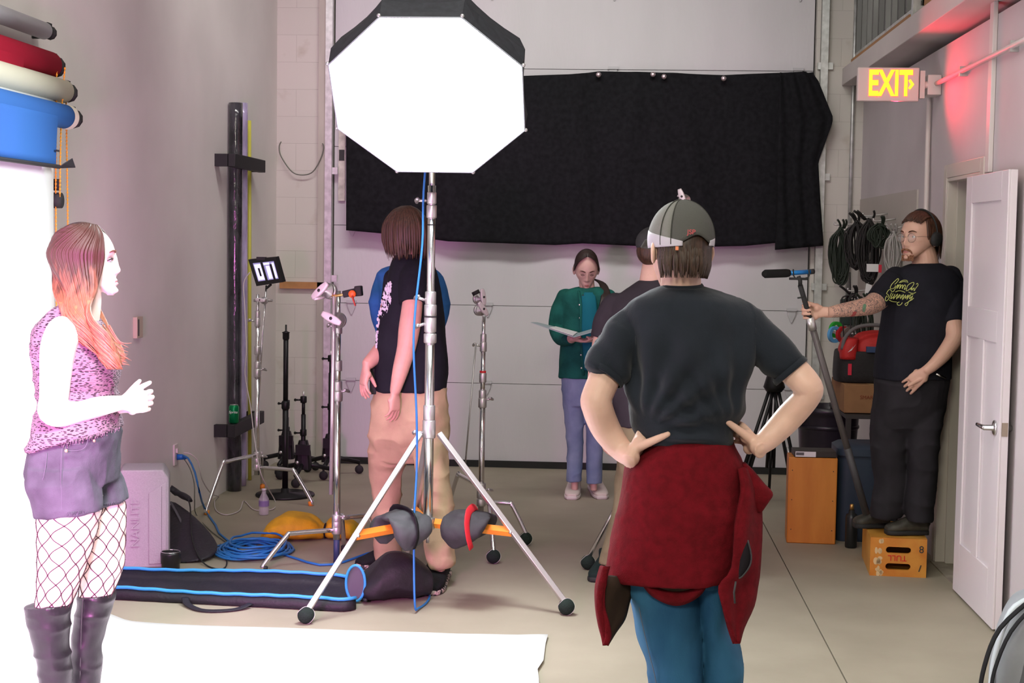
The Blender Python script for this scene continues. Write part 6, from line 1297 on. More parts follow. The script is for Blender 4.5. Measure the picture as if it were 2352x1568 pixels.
tag(MB().box((-2.34, YF-.02, 1.345), (.34, .035, .05)).build('timber_strip', ply, smooth=False), 'short raw timber strip screwed to block pier', 'timber')
# hard case with raised lettering
cs = thing('equipment_case', 'grey foam equipment case with raised lettering standing behind the woman', 'case', (-2.40, 7.65, 0)); fo = mat('grey_foam', (.42, .38, .42), .75, vary=.05, vscale=140, bump=.15, bscale=160)
C0 = G(393, 1302, 0); cx1 = -2.262; cw = .265; ch = .505
x0, x1, y0, y1 = cx1-cw, cx1, 7.60, 7.86
mb = MB(); prof = [(x0, 0), (x1, 0), (x1, ch-.045), (x1-.03, ch), (x0+.03, ch), (x0, ch-.045)]
mb.add([(x, y, z) for y in (y0, y1) for x, z in prof], [[5, 4, 3, 2, 1, 0], [6, 7, 8, 9, 10, 11]]+[[i, (i+1) % 6, 6+(i+1) % 6, 6+i] for i in range(6)]); mb.build('shell', fo, cs, smooth=False, bevel=.008)
fo2 = mat('grey_foam_raised', (.44, .40, .44), .75, bump=.3, bscale=160); mb = MB(); px_ = x1-.10
mb.add([(px_, y0-.006, .02), (x1-.012, y0-.006, .02), (x1-.012, y0-.006, ch-.06), (px_, y0-.006, ch-.12), (px_, y0, .02), (x1-.012, y0, .02), (x1-.012, y0, ch-.06), (px_, y0, ch-.12)], [[0, 1, 2, 3], [7, 6, 5, 4], [0, 4, 5, 1], [1, 5, 6, 2], [2, 6, 7, 3], [3, 7, 4, 0]]); mb.build('corner_relief', fo2, cs, smooth=False, bevel=.003)
MB().box((x1-.035, y0-.0065, .22), (.001, .003, .40)).build('seam', mat('foam_seam', (.14, .12, .14), .8), cs, smooth=False)
text('lettering', 'NANLITE', (x1-.165, y0-.003, .235), (0, 0, 1), (-1, 0, 0), .062, fo2, cs, .004)
_M = Matrix.Translation(V((cx1, 7.60, 0))-WL[cs]) @ Matrix.Rotation(math.radians(15), 4, 'Z') @ Matrix.Translation(WL[cs]-V((cx1, 7.60, 0)))
for ch_ in cs.children: ch_.data.transform(_M)
# dark cloth bag slumped behind the case
dn = mat('dark_nylon', (.022, .018, .026), .55, bump=.3, bscale=40); bg = thing('slumped_bag', 'dark nylon bag slumped against left wall beside the grey case', 'bag', (-2.3, 8.2, 0))
def flat_q(a): return [P(u, v, y) for u, v, y in a]
mb = MB(); A0 = P(392, 1140, 8.25); rows = []
prof = [((392, 1150), (400, 1148), 8.3), ((385, 1180), (430, 1170), 8.2), ((380, 1215), (470, 1208), 8.05), ((380, 1250), (500, 1240), 7.95), ((380, 1285), (505, 1262), 7.85), ((380, 1308), (470, 1304), 7.72)]
for (a_, c_, y) in prof:
    row = []
    L0, R0 = P(a_[0], a_[1], y), P(c_[0], c_[1], y)
    n = 24
    for j in range(n):
        th = 2*math.pi*j/n; t_ = (1-math.cos(th))/2; row.append(L0.lerp(R0, t_)+V((0, -.055*math.sin(th)*(1 if math.sin(th) > 0 else .4), 0)))
    rows.append(row)
for r_ in rows:
    for p in r_: p.z = max(p.z, .004)
mb.grid(rows); mb.build('bag_body', dn, bg, fold=cloth_fold(.022, 9, (1, 1, 1), .001, 14), subsurf=1)
MB().tube([P(390, 1120, 8.35), P(405, 1130, 8.35), P(425, 1140, 8.3), P(438, 1150, 8.25)], [.03, .032, .028, .016], 12, 4, flat=(1, .6)).build('gathered_top', dn, bg, fold=cloth_fold(.008, 20, (1, 1, 1), 0, 15))
MB().tube([P(392, 1152, 8.2), P(420, 1205, 8.05), P(448, 1270, 7.85), P(458, 1302, 7.72)], .006, 6, 4, flat=(1.4, .5)).build('piping', mat('piping_grey', (.10, .09, .11), .5), bg)
for pts, lab in (([P(430, 1143, 8.2), P(437, 1165, 8.1), P(440, 1230, 7.9), P(455, 1275, 7.75), G(478, 1300, .006), G(512, 1306, .006), G(521, 1288, .006), G(505, 1268, .006), G(520, 1262, .006), G(560, 1245, .006), G(615, 1232, .006)], 'thin black cord looping over the floor from the slumped bag'),
                 ([G(505, 1250, .006), G(560, 1252, .006), G(592, 1246, .006), G(622, 1238, .006)], 'short black cord on floor left of the yellow bag')):
    tag(MB().tube(pts, .004, 6, 4).build('cord', rubber), lab, 'cord')
tag(MB().tube([P(420, 1050, 8.9), P(436, 1075, 8.8), P(446, 1110, 8.7), P(447, 1150, 8.6), G(450, 1180, .006), G(480, 1215, .006), G(520, 1245, .006), G(560, 1268, .006)], .003, 6, 4).build('cord', mat('grey_cable', (.13,)*3)), 'thin grey cord hanging from the wall outlet down to the floor', 'cord')
# small black lens
ln = thing('camera_lens', 'short black camera lens standing on floor before the grey case', 'lens', G(393, 1302)); c0 = WL[ln]+V((.02, -.075, 0))
MB().lathe(c0, [(.044, 0), (.046, .01), (.046, .035), (.050, .04), (.052, .085), (.050, .095), (.045, .096), (.042, .088), (.0, .088)], 32).build('barrel', mat('lens_black', (.012, .012, .013), .35), ln)
MB().lathe(c0+V((0, 0, .096)), [(.046, 0), (.050, .001), (.046, .003)], 32, cap=False).build('rim', steel, ln)
# long open black bag with blue piping
lb = thing('long_bag', 'long open black bag with bright blue piping lying on floor', 'bag', (-1.8, 7.2, 0)); bn = mat('bag_nylon', (.014, .011, .018), .6, bump=.25, bscale=60); bp_m = mat('blue_piping', (.05, .35, .80), .45)
Lb, Rb = G(300, 1306, .07), G(812, 1324, .07); Ln, Rn = G(258, 1352, .05), G(818, 1381, .05)
for q_ in (Lb, Rb, Ln, Rn): q_.z = 0
Lb = Rb+(Lb-Rb)*1.12; Ln = Rn+(Ln-Rn)*1.03
g = []
nn_ = 44
for i in range(nn_+1):
    t_ = i/nn_; a = Lb.lerp(Rb, t_); c_ = Ln.lerp(Rn, t_); w_ = 1
    if t_ > .94: w_ = 1-.25*((t_-.94)/.06)**2; m_ = a.lerp(c_, .5); a = m_+(a-m_)*w_; c_ = m_+(c_-m_)*w_
    hb_ = .072-.006*math.sin(t_*7); hf_ = .05+.003*math.sin(t_*9+1); row = []
    for s2, z in ((-.03, .004), (-.02, hb_*.6), (0, hb_), (.05, hb_*.55), (.14, .026), (.35, .020+.010*math.sin(t_*31)), (.6, .024+.010*math.sin(t_*23+2)), (.82, .026), (.93, hf_*.6), (.97, hf_), (1.0, hf_*.6), (1.03, .004)):
        p = a.lerp(c_, s2); row.append(V((p.x, p.y, z+.0015*math.sin(t_*57+s2*9))))
    g.append(row)
MB().sheet(g, .006).build('bag_body', bn, lb)
MB().tube([r_[2]+V((0, 0, .005)) for r_ in g], .0085, 8).build('piping', bp_m, lb); MB().tube([r_[9]+V((0, 0, .004)) for r_ in g], .0085, 8).build('piping', bp_m, lb)
e_ = Rb.lerp(Rn, .5); ec = V((e_.x+.01, e_.y, .075)); ax_ = (V((.25, -1, 0)).normalized())
fl_ = [ec+V((.05*math.cos(a)*.9, 0, 0))+V((0, 0, 1))*(.085*math.sin(a)) for a in np.linspace(0, 2*math.pi, 25)[:-1]]
MB().add([ec+V((0, -.04, .02))]+[p+V((0, -.04, .02)) for p in fl_], [[0, 1+i, 1+(i+1) % 24] for i in range(24)]).build('end_flap', mat('mesh_grey', (.10, .09, .12), .7), lb, smooth=False); MB().tube([p+V((0, -.041, .02)) for p in fl_], .0065, 8, closed=True).build('flap_piping', bp_m, lb)
MB().tube([G(425, 1372, .03), G(432, 1388, .012), G(460, 1400, .008), G(500, 1402, .008), G(545, 1398, .008), G(575, 1386, .02)], .018, 8, 4, flat=(1, .2)).build('handle', bn, lb)
# round black bag on its right
rbg = thing('round_bag', 'round black soft bag on floor below the softbox stand', 'bag', G(880, 1380)); c0 = P(882, 1335, 7.02); dk2 = mat('black_softshell', (.016, .013, .018), .6, bump=.15, bscale=90)
mb = MB(); q = [(G(832, 1384, .02), .03, .02), (G(836, 1360, .10), .10, .07), (P(870, 1330, 7.05), .115, .13), (P(905, 1322, 7.12), .105, .14), (P(945, 1318, 7.25), .07, .10), (P(962, 1330, 7.32), .02, .03)]
cc_ = V((-1.05, 7.08, .0)); d_ = V((.93, .36, 0)).normalized(); n_ = V((-.36, .93, 0))
mb.loft([(cc_-d_*.13+V((0, 0, .05)), n_, V((0, 0, 1)), .10, .045, 2.2), (cc_-d_*.09+V((0, 0, .07)), n_, V((0, 0, 1)), .13, .066, 2.4), (cc_+V((0, 0, .11)), n_, V((0, 0, 1)), .14, .105, 2.4), (cc_+d_*.10+V((0, 0, .105)), n_, V((0, 0, 1)), .13, .10, 2.4), (cc_+d_*.20+V((0, 0, .07)), n_, V((0, 0, 1)), .08, .065, 2.2)], 36, 5)
mb.build('bag_body', dk2, rbg, remesh=.007, relax=4, fold=cloth_fold(.010, 9, (1, 1, 1), .001, 16)); MB().tube([cc_-d_*.13+n_*x_+V((0, 0, .01+.015*abs(x_)*8)) for x_ in (-.12, -.06, 0, .06, .12)], .008, 8, 3).build('hem', dk2, rbg)
# yellow sack
ys_m = mat('yellow_cordura', (.62, .36, .01), .7, vary=.15, vscale=12, bump=.2, bscale=120)
yb_ = thing('yellow_sandbag', 'yellow sandbag lying on floor behind nearest C-stand', 'sandbag', G(690, 1243)); c0 = G(680, 1240)
mb = MB(); mb.loft([(V((c0.x-.19, 8.42, .02)), (0, 1, 0), (0, 0, 1), .08, .012, 2.5), (V((c0.x-.15, 8.42, .05)), (0, 1, 0), (0, 0, 1), .13, .045, 2.5), (V((c0.x-.06, 8.43, .075)), (0, 1, 0), (0, 0, 1), .15, .07, 2.6), (V((c0.x+.06, 8.45, .07)), (0, 1, 0), (0, 0, 1), .14, .065, 2.4), (V((c0.x+.13, 8.46, .045)), (0, 1, 0), (0, 0, 1), .08, .04, 2.2), (V((c0.x+.155, 8.47, .045)), (0, 1, 0), (0, 0, 1), .05, .035, 2), (V((c0.x+.19, 8.48, .06)), (0, 1, 0), (0, 0, 1), .09, .055, 2.2), (V((c0.x+.30, 8.5, .05)), (0, 1, 0), (0, 0, 1), .12, .045, 2.4), (V((c0.x+.36, 8.52, .02)), (0, 1, 0), (0, 0, 1), .06, .015, 2.4)], 32, 5)
mb.build('sack', ys_m, yb_, fold=cloth_fold(.010, 16, (.5, 1, 1), .001, 17)); MB().tube([V((c0.x+.155, 8.47+.052*math.cos(a), .045+.037*math.sin(a))) for a in np.linspace(0, 2*math.pi, 17)[:-1]], .007, 8, closed=True).build('tie_strap', blk_st, yb_)
# coiled blue cable
random.seed(4); cc = G(583, 1268); pts = []
for i in range(15*16):
    a = i/16*2*math.pi; rr = .155+.035*math.sin(a*.37+1)+.012*math.sin(a*1.7); pts.append(V((cc.x+.02*math.sin(a*.21)+rr*math.cos(a), cc.y+.02*math.cos(a*.13)+rr*1.35*math.sin(a), .008+.045*(.5+.5*math.sin(a*.43+.6*math.sin(a)))*(i/240.)+.012*random.random())))
pts = [P(418, 1047, 8.87), P(432, 1052, 8.8), P(448, 1085, 8.6), P(458, 1130, 8.4), G(470, 1168, .03), G(495, 1205, .008), G(525, 1242, .008)]+pts+[G(640, 1268, .008), G(680, 1282, .008), G(735, 1297, .008), G(790, 1290, .008), G(845, 1270, .008), G(900, 1262, .008)]
tag(MB().tube(pts, .0062, 8, 2).build('extension_cord', blue_c), 'blue extension cord from wall outlet coiled in a loose heap on floor', 'cord')
# small water bottle
wb = thing('water_bottle', 'small clear water bottle on floor near the monitor stand', 'bottle', G(606, 1182)); c0 = WL[wb]
MB().lathe(c0, [(.026, 0), (.031, .006), (.031, .045), (.029, .05), (.031, .055), (.031, .10), (.013, .135), (.013, .15)], 26).build('bottle_body', mat('clear_plastic', (.75, .72, .8), .08, alpha=.35, coat=.5), wb)
MB().lathe(c0+V((0, 0, .055)), [(.0316, 0), (.0316, .035)], 26, cap=False).build('bottle_label', mat('label_violet', (.25, .18, .4), .5), wb); MB().lathe(c0+V((.001, -.001, .057)), [(.0322, 0), (.0322, .028)], 26, cap=False).build('label_patch', mat('label_green', (.05, .2, .05), .5), wb) if 0 else None
MB().lathe(c0+V((0, 0, .15)), [(.014, 0), (.014, .012), (.0, .0125)], 20).build('bottle_cap', mat('cap_white', (.6, .58, .62), .5), wb)
# ================================================================ right side
def apple_box(name, lab, c, R, size, m, grp=None): pass
orw = mat('orange_varnished_ply', (.46, .14, .015), .45, vary=.0, col2=(.62, .24, .035), vscale=7, stretch=(1.2, 1.2, .22), contrast=(.3, .75), bump=.08, bscale=60)
orw_end = mat('orange_ply_end', (.50, .15, .015), .5, col2=(.62, .27, .04), vscale=10, contrast=(.3, .75))
worn = mat('worn_paint', (.62, .42, .22), .7)
hole = mat('hand_hole_dark', (.01, .006, .004), .9)
# tall box standing on end, slate on top
ang = -.06; R_ = Matrix.Rotation(ang, 3, 'Z'); a0 = G(1808, 1245); a1 = G(1918, 1252)
bc = a0.lerp(a1, .5)+V((.005, .10, 0)); tb = thing('wooden_box', 'orange varnished wooden box standing on end with slate on top', 'box', bc, 'orange wooden boxes')
mb = MB(); mb.box(bc+V((0, 0, .2475)), (.275, .20, .495), R_); mb.build('box_body', orw, tb, smooth=False, bevel=.006)
for x in (-.1, .1):
    for z in (.08, .25, .42): MB().cyl(bc+R_ @ V((x*1.15, -.1015, z)), bc+R_ @ V((x*1.15, -.0995, z)), .003, n=8).build('screw', dark_m, tb)
# low box under the boom operator
a0 = G(1997, 1321); a1 = G(2127, 1327); d_ = (a1-a0).normalized(); n_ = V((-d_.y, d_.x, 0)); R2 = basis(d_, n_, V((0, 0, 1))); W_ = (a1-a0).length
bc = a0.lerp(a1, .5)+n_*.25; lw = thing('wooden_box', 'orange wooden box with two hand holes under the boom operator', 'box', bc, 'orange wooden boxes')
def lp_(x, z, y=0): return bc+d_*x+n_*(-.25-y)+V((0, 0, z))
# front face with two real slots: frame built from bars around the holes
HZ_ = .2; mb = MB(); hw_, hh = .047, .0165
def bar2(x0, x1, z0, z1, y0=-.25, y1=-.232): mb.box(bc+d_*((x0+x1)/2)+n_*((y0+y1)/2)+V((0, 0, (z0+z1)/2)), (x1-x0, y1-y0, z1-z0), R2)
Wh = W_/2; slots = (.052, .138)
bar2(-Wh, -hw_-hh, 0, HZ_); bar2(hw_+hh, Wh, 0, HZ_); bar2(-hw_-hh, hw_+hh, 0, slots[0]-hh); bar2(-hw_-hh, hw_+hh, slots[0]+hh, slots[1]-hh); bar2(-hw_-hh, hw_+hh, slots[1]+hh, HZ_)
mb.build('front_board', orw_end, lw, smooth=False)
mb = MB()
for z in slots:      # rounded ends of the slots
    for sx in (-1, 1):
        for sz in (-1, 1):
            pts = [(sx*(hw_+hh), z+sz*hh)]+[(sx*(hw_+hh*math.sin(a)), z+sz*hh*math.cos(a)) for a in np.linspace(0, math.pi/2, 7)]
            A_ = [lp_(x, zz) for x, zz in pts]; B_ = [lp_(x, zz, -.018) for x, zz in pts]; n = len(pts); fs = [list(range(n)), list(range(2*n-1, n-1, -1))]+[[i, (i+1) % n, n+(i+1) % n, n+i] for i in range(n)]
            mb.add(A_+B_, fs)
mb.build('hole_corners', orw_end, lw, smooth=False)
mb = MB(); bar2(-Wh, Wh, HZ_-.0175, HZ_+.0005, -.232, .25); bar2(-Wh, Wh, .0, .018, -.232, .25); bar2(-Wh, -Wh+.018, .018, HZ_-.0175, -.232, .25); bar2(Wh-.018, Wh, .018, HZ_-.0175, -.232, .25); bar2(-Wh+.018, Wh-.018, .018, HZ_-.0175, .232, .25)
mb.build('box_body', mat('orange_box_top', (.55, .24, .03), .45, col2=(.64, .33, .06), vscale=6), lw, smooth=False)
rdp = mat('red_marker', (.55, .01, .01), .7); text('lettering', 'TULL', lp_(-.005, .098, .0015), -d_, V((0, 0, -1)), .042, rdp, lw, .0012)
text('mark', '1', lp_(.115, .05, .0015), -d_, V((0, 0, -1)), .05, dark_m, lw, .001, .3); text('mark', '8', lp_(.115, .145, .0015), d_, V((0, 0, 1)), .052, dark_m, lw, .001)
mb = MB(); random.seed(12)
for i in range(16):
    z = random.uniform(.01, .185); x = -.098+random.uniform(-.016, .018); w_ = random.uniform(.006, .016); h_ = random.uniform(.008, .02)
    mb.loft([(lp_(x, z, .0), d_, V((0, 0, 1)), w_, h_, 2), (lp_(x, z, .0012), d_, V((0, 0, 1)), w_*.95, h_*.95, 2)], 9)
mb.build('tape_residue', worn, lw, smooth=False)
# slate on tall box
sl_ = thing('slate', 'white and dark clapper slate lying on top of the tall wooden box', 'slate', P(1880, 1048, 8.75)); z0 = .4955; A_ = P(1840, 1045, 8.68)
mb = MB(); mb.box((A_.x+.085, 8.80, z0+.019), (.235, .17, .034)); mb.build('slate_body', mat('slate_dark', (.03, .022, .02), .5), sl_, smooth=False, bevel=.003)
MB().box((A_.x+.030, 8.7145, z0+.019), (.115, .003, .030)).build('white_panel', mat('panel_white', (.70, .66, .70), .5), sl_, smooth=False); 
MB().box((A_.x-.002, 8.7125, z0+.021), (.045, .002, .016)).build('dark_panel', mat('slate_ink', (.10, .09, .10), .6), sl_, smooth=False)
# black bin, blue tote, flask, shelf, cardboard box, tool bag
bn_ = thing('black_bin', 'black plastic waste bin behind the tall wooden box', 'bin', (1.40, 10.1, 0)); bpl = mat('bin_plastic', (.018, .015, .022), .3)
MB().lathe((1.42, 10.15, 0), [(.155, 0), (.16, .01), (.20, .58), (.205, .60), (.212, .605), (.212, .64), (.203, .645), (.195, .64), (.19, .58), (.15, .02), (.0, .02)], 40).build('bin_body', bpl, bn_)
MB().lathe((1.42, 10.15, .50), [(.197, 0), (.203, .006), (.203, .02), (.199, .026)], 40).build('rib', bpl, bn_); MB().box((1.185, 10.08, .56), (.14, .10, .085), Matrix.Rotation(-.5, 3, 'Y')).build('blue_bag_fold', mat('blue_bag', (.04, .07, .13), .6), bn_, smooth=False, bevel=.015)
tt = thing('blue_tote', 'dark blue plastic tote behind the boom pole', 'tote', (1.5, 8.75, 0)); tm = mat('tote_plastic', (.025, .04, .065), .5)
c_ = G(1972, 1235); c_ = V((1.47, 8.95, 0)); MB().loft([(c_+V((0, 0, .0)), (1, 0, 0), (0, 1, 0), .17, .14, 6), (c_+V((0, 0, .02)), (1, 0, 0), (0, 1, 0), .175, .145, 6), (c_+V((0, 0, .50)), (1, 0, 0), (0, 1, 0), .17, .16, 6)], 32).build('tote_body', tm, tt, smooth=True, sharp=50)
MB().loft([(c_+V((0, 0, .50)), (1, 0, 0), (0, 1, 0), .18, .175, 6), (c_+V((0, 0, .54)), (1, 0, 0), (0, 1, 0), .18, .175, 6), (c_+V((0, 0, .56)), (1, 0, 0), (0, 1, 0), .15, .145, 5)], 32).build('tote_lid', tm, tt, smooth=True, sharp=50)
fk = thing('flask', 'slim black flask with metal neck on floor between the wooden boxes', 'flask', G(1954, 1257)); c_ = WL[fk]
MB().lathe(c_, [(.030, 0), (.034, .008), (.034, .17), (.030, .19), (.018, .195), (.016, .215)], 24).build('flask_body', mat('flask_black', (.012, .014, .014), .35), fk); MB().lathe(c_+V((0, 0, .215)), [(.011, 0), (.011, .03), (.006, .034)], 16).build('flask_neck', mat('brass', (.7,)*3), fk)
sf = thing('side_shelf', 'dark shelf unit against right wall holding the cardboard box', 'shelf', (1.60, 9.9, 0)); sfm = mat('shelf_dark', (.03, .026, .024), .6)
for z in (.66, .32): MB().box((1.59, 9.75, z), (.34, .72, .025)).build('board', sfm, sf, smooth=False)
for x in (1.44, 1.74):
    for y in (9.41, 10.09): MB().box((x, y, .335), (.03, .03, .67)).build('leg', sfm, sf, smooth=False)
cb = thing('cardboard_box', 'brown cardboard box on dark shelf behind the boom operator', 'box', (1.59, 9.75, .675)); cbm = mat('cardboard', (.26, .14, .065), .85, vary=.08, vscale=8)
MB().box((1.59, 9.72, .765), (.35, .56, .175)).build('box_body', cbm, cb, smooth=False, bevel=.004); MB().box((1.59, 9.72, .8535), (.05, .56, .002)).build('packing_tape', mat('brown_tape', (.34, .20, .09), .4), cb, smooth=False)
text('lettering', 'SMART', (1.56, 9.438, .775), (1, 0, 0), (0, 0, 1), .032, mat('faded_red', (.18, .04, .02), .8), cb, .0006)
tbg = thing('tool_bag', 'red and black tool bag standing on the cardboard box', 'tool bag', (1.59, 9.7, .855)); rdn = mat('red_nylon', (.42, .012, .010), .6, bump=.2, bscale=100); bkn = mat('black_nylon2', (.010, .009, .009), .7, bump=.2, bscale=100)
MB().loft([(V((1.575, 9.70, .856)), (1, 0, 0), (0, 1, 0), .185, .17, 4), (V((1.575, 9.70, .90)), (1, 0, 0), (0, 1, 0), .19, .18, 4), (V((1.575, 9.70, 1.03)), (1, 0, 0), (0, 1, 0), .185, .17, 4), (V((1.575, 9.70, 1.05)), (1, 0, 0), (0, 1, 0), .17, .16, 4)], 36, 3).build('bag_base', bkn, tbg)
MB().loft([(V((1.62, 9.70, 1.0)), (1, 0, 0), (0, 1, 0), .15, .155, 3), (V((1.62, 9.70, 1.09)), (1, 0, 0), (0, 1, 0), .14, .145, 3), (V((1.63, 9.70, 1.155)), (1, 0, 0), (0, 1, 0), .10, .10, 2.5), (V((1.64, 9.70, 1.175)), (1, 0, 0), (0, 1, 0), .03, .04, 2)], 32, 3).build('red_panel', rdn, tbg)
MB().loft([(V((1.455, 9.62, 1.0)), (1, 0, 0), (0, 1, 0), .055, .10, 3), (V((1.455, 9.62, 1.07)), (1, 0, 0), (0, 1, 0), .055, .10, 3), (V((1.47, 9.62, 1.13)), (1, 0, 0), (0, 1, 0), .045, .08, 3)], 24, 3).build('side_pocket', rdn, tbg)
MB().tube([(1.41, 9.55, 1.06), (1.43, 9.55, 1.14), (1.50, 9.56, 1.20), (1.62, 9.57, 1.215), (1.74, 9.6, 1.19)], .012, 8, 4).build('trim_strap', mat('grey_strap', (.12, .11, .11), .7), tbg)
mb = MB(); mb.add([(1.438, 9.512, 1.045), (1.468, 9.512, 1.085), (1.463, 9.512, 1.065), (1.49, 9.512, 1.10), (1.462, 9.512, 1.058), (1.467, 9.512, 1.075)], [[0, 4, 3, 2, 1, 5]]); mb.build('white_mark', mat('mark_white', (.7, .65, .65), .6), tbg, smooth=False)
MB().box((1.455, 9.515, .94), (.022, .006, .07)).build('red_label', mat('label_red', (.6, .02, .05), .5), tbg, smooth=False); MB().box((1.585, 9.53, 1.065), (.06, .03, .035)).build('blue_pouch', mat('pouch_blue', (.03, .06, .14), .6), tbg, smooth=False)
# cables hanging on the right wall
cab_g = mat('green_black_cable', (.012, .020, .012), .6); cab_k = mat('black_cable', (.012, .010, .010), .6); cab_w = mat('grey_white_cable', (.36, .34, .33), .6)
def bundle(uc, vt, vb, wpx, Y, m, n, lab, seed, rad=.0055, fan=.4, X=None):
    random.seed(seed); mb = MB(); X_ = 1.69
    for i in range(n):
        a = random.uniform(-1, 1); d_ = random.uniform(-.05, .03); vb_ = vb-random.uniform(0, (vb-vt)*.18); w_ = wpx*random.uniform(.35, 1); off = a*wpx*.5*fan; k_ = random.uniform(-6, 6)
        pt_ = lambda u, v, dy=0: P(u, v, Y+d_+dy)
        pts = [pt_(uc+off*.4, vt+random.uniform(0, 12)), pt_(uc+off-w_*.38, vt+(vb_-vt)*.25), pt_(uc+off-w_*.45+k_, vt+(vb_-vt)*.6), pt_(uc+off-w_*.3, vb_-12), pt_(uc+off, vb_), pt_(uc+off+w_*.3, vb_-14), pt_(uc+off+w_*.42+k_, vt+(vb_-vt)*.6), pt_(uc+off+w_*.34, vt+(vb_-vt)*.25), pt_(uc+off*.4, vt+random.uniform(0, 12))]
        for p in pts: p.x = min(p.x, XR-.02)
        mb.tube(pts, rad, 6, 4, closed=False)
    for i in range(3):
        a_ = random.uniform(-10, 10); q_ = [P(uc+a_, vt+4, Y), P(uc+a_*2-4, vt-8, Y-.02), P(uc+a_*2.5-10, vt-16, Y-.03)]
        for p in q_: p.x = min(p.x, XR-.03)
        mb.tube(q_, .008, 6, 3)
    t = thing('cable_bundle', lab, 'cable', P(uc, vb, Y), 'cable bundles hanging on right wall'); mb.build('cable', m, t)
    hk_ = P(uc, vt, Y); hk_.x = min(hk_.x, XR-.03); MB().tube([(XR-.003, hk_.y, hk_.z+.03), (hk_.x-.02, hk_.y, hk_.z+.01), (hk_.x-.04, hk_.y, hk_.z+.03)], .006, 6, 3).build('hook', steel2, t)
bundle(1930, 520, 655, 42, 10.85, cab_g, 26, 'dark green cable bundle hanging nearest the block pier', 1)
bundle(1968, 505, 620, 50, 10.4, cab_k, 34, 'thick black cable bundle in the middle of the wall row', 2)
bundle(1996, 500, 655, 40, 10.1, cab_k, 26, 'long black cable bundle with loops dangling lowest of upper row', 3)
bundle(2020, 512, 570, 44, 9.8, cab_g, 26, 'short tight dark green cable bundle right of the black ones', 4)
bundle(2052, 530, 640, 34, 9.55, cab_w, 9, 'pale grey cable bundle beside the boom operator head', 5)
bundle(1985, 690, 812, 44, 9.9, cab_g, 16, 'dark cable bundle hanging below the tattooed forearm', 6)
bundle(1962, 672, 718, 50, 10.2, cab_k, 8, 'small black cable bundle just above the tattooed forearm', 7)
for u0, v0, v1 in ((1952, 625, 850), (1936, 740, 850)):
    q_ = [P(u0, v0, 10.2), P(u0+2, (v0+v1)/2, 10.2), P(u0-2, v1, 10.1)]
    for p in q_: p.x = min(p.x, XR-.03)
    tag(MB().tube(q_, .005, 6, 4).build('hanging_cord', cab_k), 'single dark cord hanging down the right wall %s' % ('from the upper cable row' if v0 < 700 else 'behind the coloured tape rolls'), 'cord')
for c_, lab, u, v, y in (((.02, .35, .03), 'green roll of tape, topmost of hanging tape rolls', 1920, 757, 10.48), ((.10, .34, .62), 'light blue roll of tape, lowest left of hanging tape rolls', 1917, 768, 10.40), ((.42, .01, .015), 'red roll of tape hanging right of the light blue one', 1936, 768, 10.42), ((.18, .14, .12), 'brown roll of tape hanging right of the red one', 1948, 770, 10.42)):
    p = P(u, v, y); tag(MB().lathe((p.x, p.y, p.z), [(.034, -.012), (.056, -.012), (.056, .012), (.034, .012), (.034, -.012)], 30, ((Matrix.Rotation(.6, 3, 'Z') @ V((1, 0, 0))), V((0, 0, 1)), (Matrix.Rotation(.6, 3, 'Z') @ V((0, -1, 0)))), cap=False).build('tape_roll', mat('tape_'+lab[:5], c_, .5), smooth=True, sharp=40), lab, 'tape roll', 'tape rolls hanging on right wall')
tag(MB().tube([(XR-.002, 10.42, 1.112), (1.50, 10.42, 1.112), (1.47, 10.42, 1.135)], .008, 10, 3).build('wall_hook', steel2), 'steel hook on right wall carrying the coloured tape rolls', 'hook')
p = P(2004, 615, 9.9); p.x = min(p.x, XR-.03); tg_ = thing('paper_label', 'small white label with red end hanging among the cables', 'label', p); MB().box(p, (.075, .004, .05)).build('card', mat('paper_white', (.7,)*3), tg_, smooth=False); MB().tube([p+V((0, 0, .02)), p+V((-.02, .03, .10)), (XR-.003, p.y+.05, p.z+.2)], .0015, 5, 3).build('string', cab_k, tg_); MB().box(p+V((.048, 0, -.004)), (.02, .005, .05)).build('red_end', mat('label_red', (.6,)*3), tg_, smooth=False)
mb = MB(); q_ = [P(1992, 640, 9.95), P(1982, 655, 9.95)]; mb.add([P(1990, 650, 9.95), P(2003, 655, 9.95), P(1994, 705, 9.95), P(1980, 708, 9.95)]+[P(1990, 650, 9.955), P(2003, 655, 9.955), P(1994, 705, 9.955), P(1980, 708, 9.955)], [[0, 3, 2, 1], [4, 5, 6, 7], [0, 1, 5, 4], [1, 2, 6, 5], [2, 3, 7, 6], [3, 0, 4, 7]])
tag(mb.build('paper_tag', mat('paper_white', (.7,)*3), smooth=False), 'white paper tag hanging just behind the boom operator sleeve', 'tag')
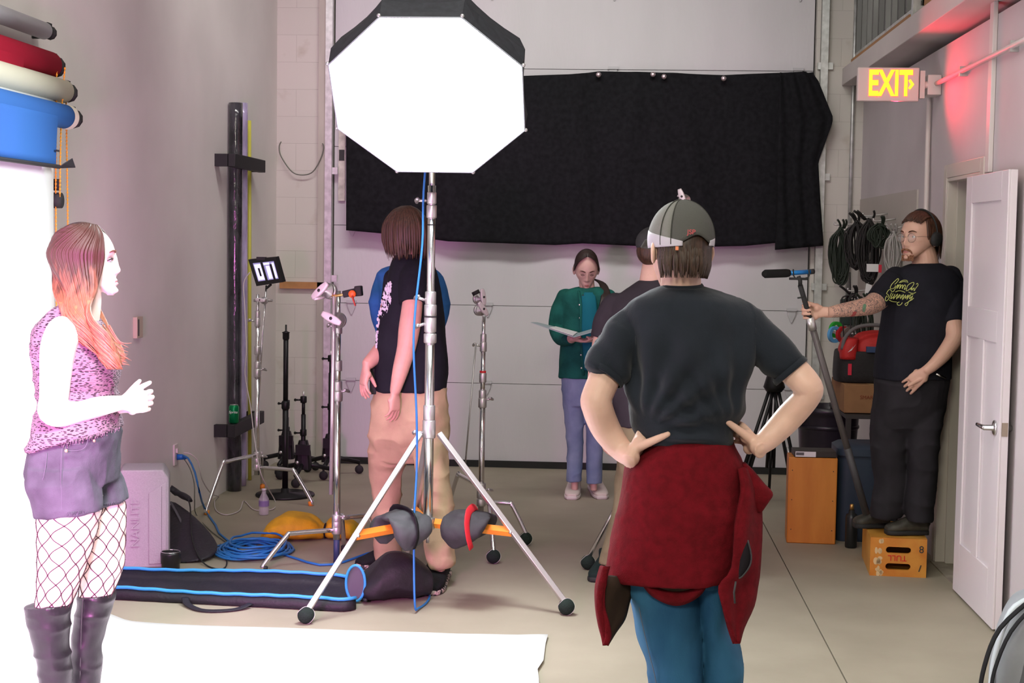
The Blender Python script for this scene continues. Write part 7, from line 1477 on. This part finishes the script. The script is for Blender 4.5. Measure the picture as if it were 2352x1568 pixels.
# backpack and bits at the right edge
bpk = thing('backpack', 'grey backpack with black straps standing at right edge before the door', 'backpack', (1.62, 6.1, 0)); gf = mat('backpack_grey', (.30, .32, .34), .55, vary=.08, vscale=8); gf2 = mat('backpack_dark', (.10, .105, .11), .6); gt = mat('backpack_trim', (.52, .58, .60), .5)
cb_ = V((1.575, 5.78, 0)); tl_ = V((.13, 0, .99)).normalized(); rr_ = [(0.01, .12, .10), (.04, .14, .12), (.16, .148, .13), (.28, .135, .12), (.37, .105, .095), (.42, .05, .05)]
mb = MB(); mb.loft([(cb_+tl_*z, V((1, -.15, -.2)), V((.15, 1, 0)), w_, d2_, 3.5) for z, w_, d2_ in rr_], 36, 4); mb.build('main_pocket', gf, bpk)
MB().loft([(cb_+tl_*z+V((.04, -.075, 0)), V((1, -.15, -.2)), V((.15, 1, 0)), w_*.72, .075, 3.5) for z, w_ in ((.015, .13), (.05, .155), (.18, .16), (.22, .13))], 30, 3).build('front_pocket', gf2, bpk)
edge_ = [cb_+tl_*z+V((-w_-.004, -.05, .03*0)) for z, w_, _ in rr_]; edge_[-1] = cb_+tl_*.435+V((0.0, -.05, 0))
MB().tube(edge_, .016, 8, 4, flat=(1.2, .8)).build('side_trim', gt, bpk)
MB().tube([cb_+tl_*.42+V((-.06, -.09, 0)), cb_+tl_*.30+V((-.17, -.11, 0)), cb_+tl_*.16+V((-.205, -.12, 0)), cb_+V((-.19, -.12, .05)), cb_+V((-.12, -.13, .02))], .016, 8, 4, flat=(1, .35)).build('shoulder_strap', blk_st, bpk)
MB().tube([cb_+tl_*.42+V((-.05, -.13, 0)), cb_+tl_*.30+V((-.14, -.15, 0)), cb_+tl_*.15+V((-.175, -.15, 0)), cb_+V((-.165, -.15, .05))], .013, 8, 4, flat=(1, .35)).build('shoulder_strap', blk_st, bpk)
MB().tube([cb_+tl_*.44+V((-.03, -.06, 0)), cb_+tl_*.53+V((-.06, -.08, 0)), cb_+tl_*.54+V((-.02, -.08, 0)), cb_+tl_*.47+V((.03, -.06, 0))], .013, 8, 4, flat=(1.3, .4)).build('grab_handle', blk_st, bpk)
MB().box(cb_+V((-.16, -.17, .012)), (.10, .04, .02), Matrix.Rotation(.4, 3, 'Z')).build('buckle', rubber, bpk, smooth=False, bevel=.004)
p = G(2325, 1580); gtn = thing('green_tin', 'pale green tin tilted at bottom right corner beside the backpack', 'tin', p); MB().box(p+V((.02, -.0, .045)), (.15, .09, .075), Matrix.Rotation(.3, 3, 'Z') @ Matrix.Rotation(.25, 3, 'Y')).build('tin_body', mat('pale_green', (.30, .55, .36), .5, vary=.25, vscale=20), gtn, smooth=False, bevel=.006)
wdn = MB().tube([G(2335, 1540, .03)+V((0, -.02, .09)), G(2346, 1532, .03)+V((0, -.02, .085))], .014, 12); tag(wdn.build('cork', mat('cork_wood', (.6, .36, .2), .6)), 'small wooden plug lying on the pale green tin', 'plug')
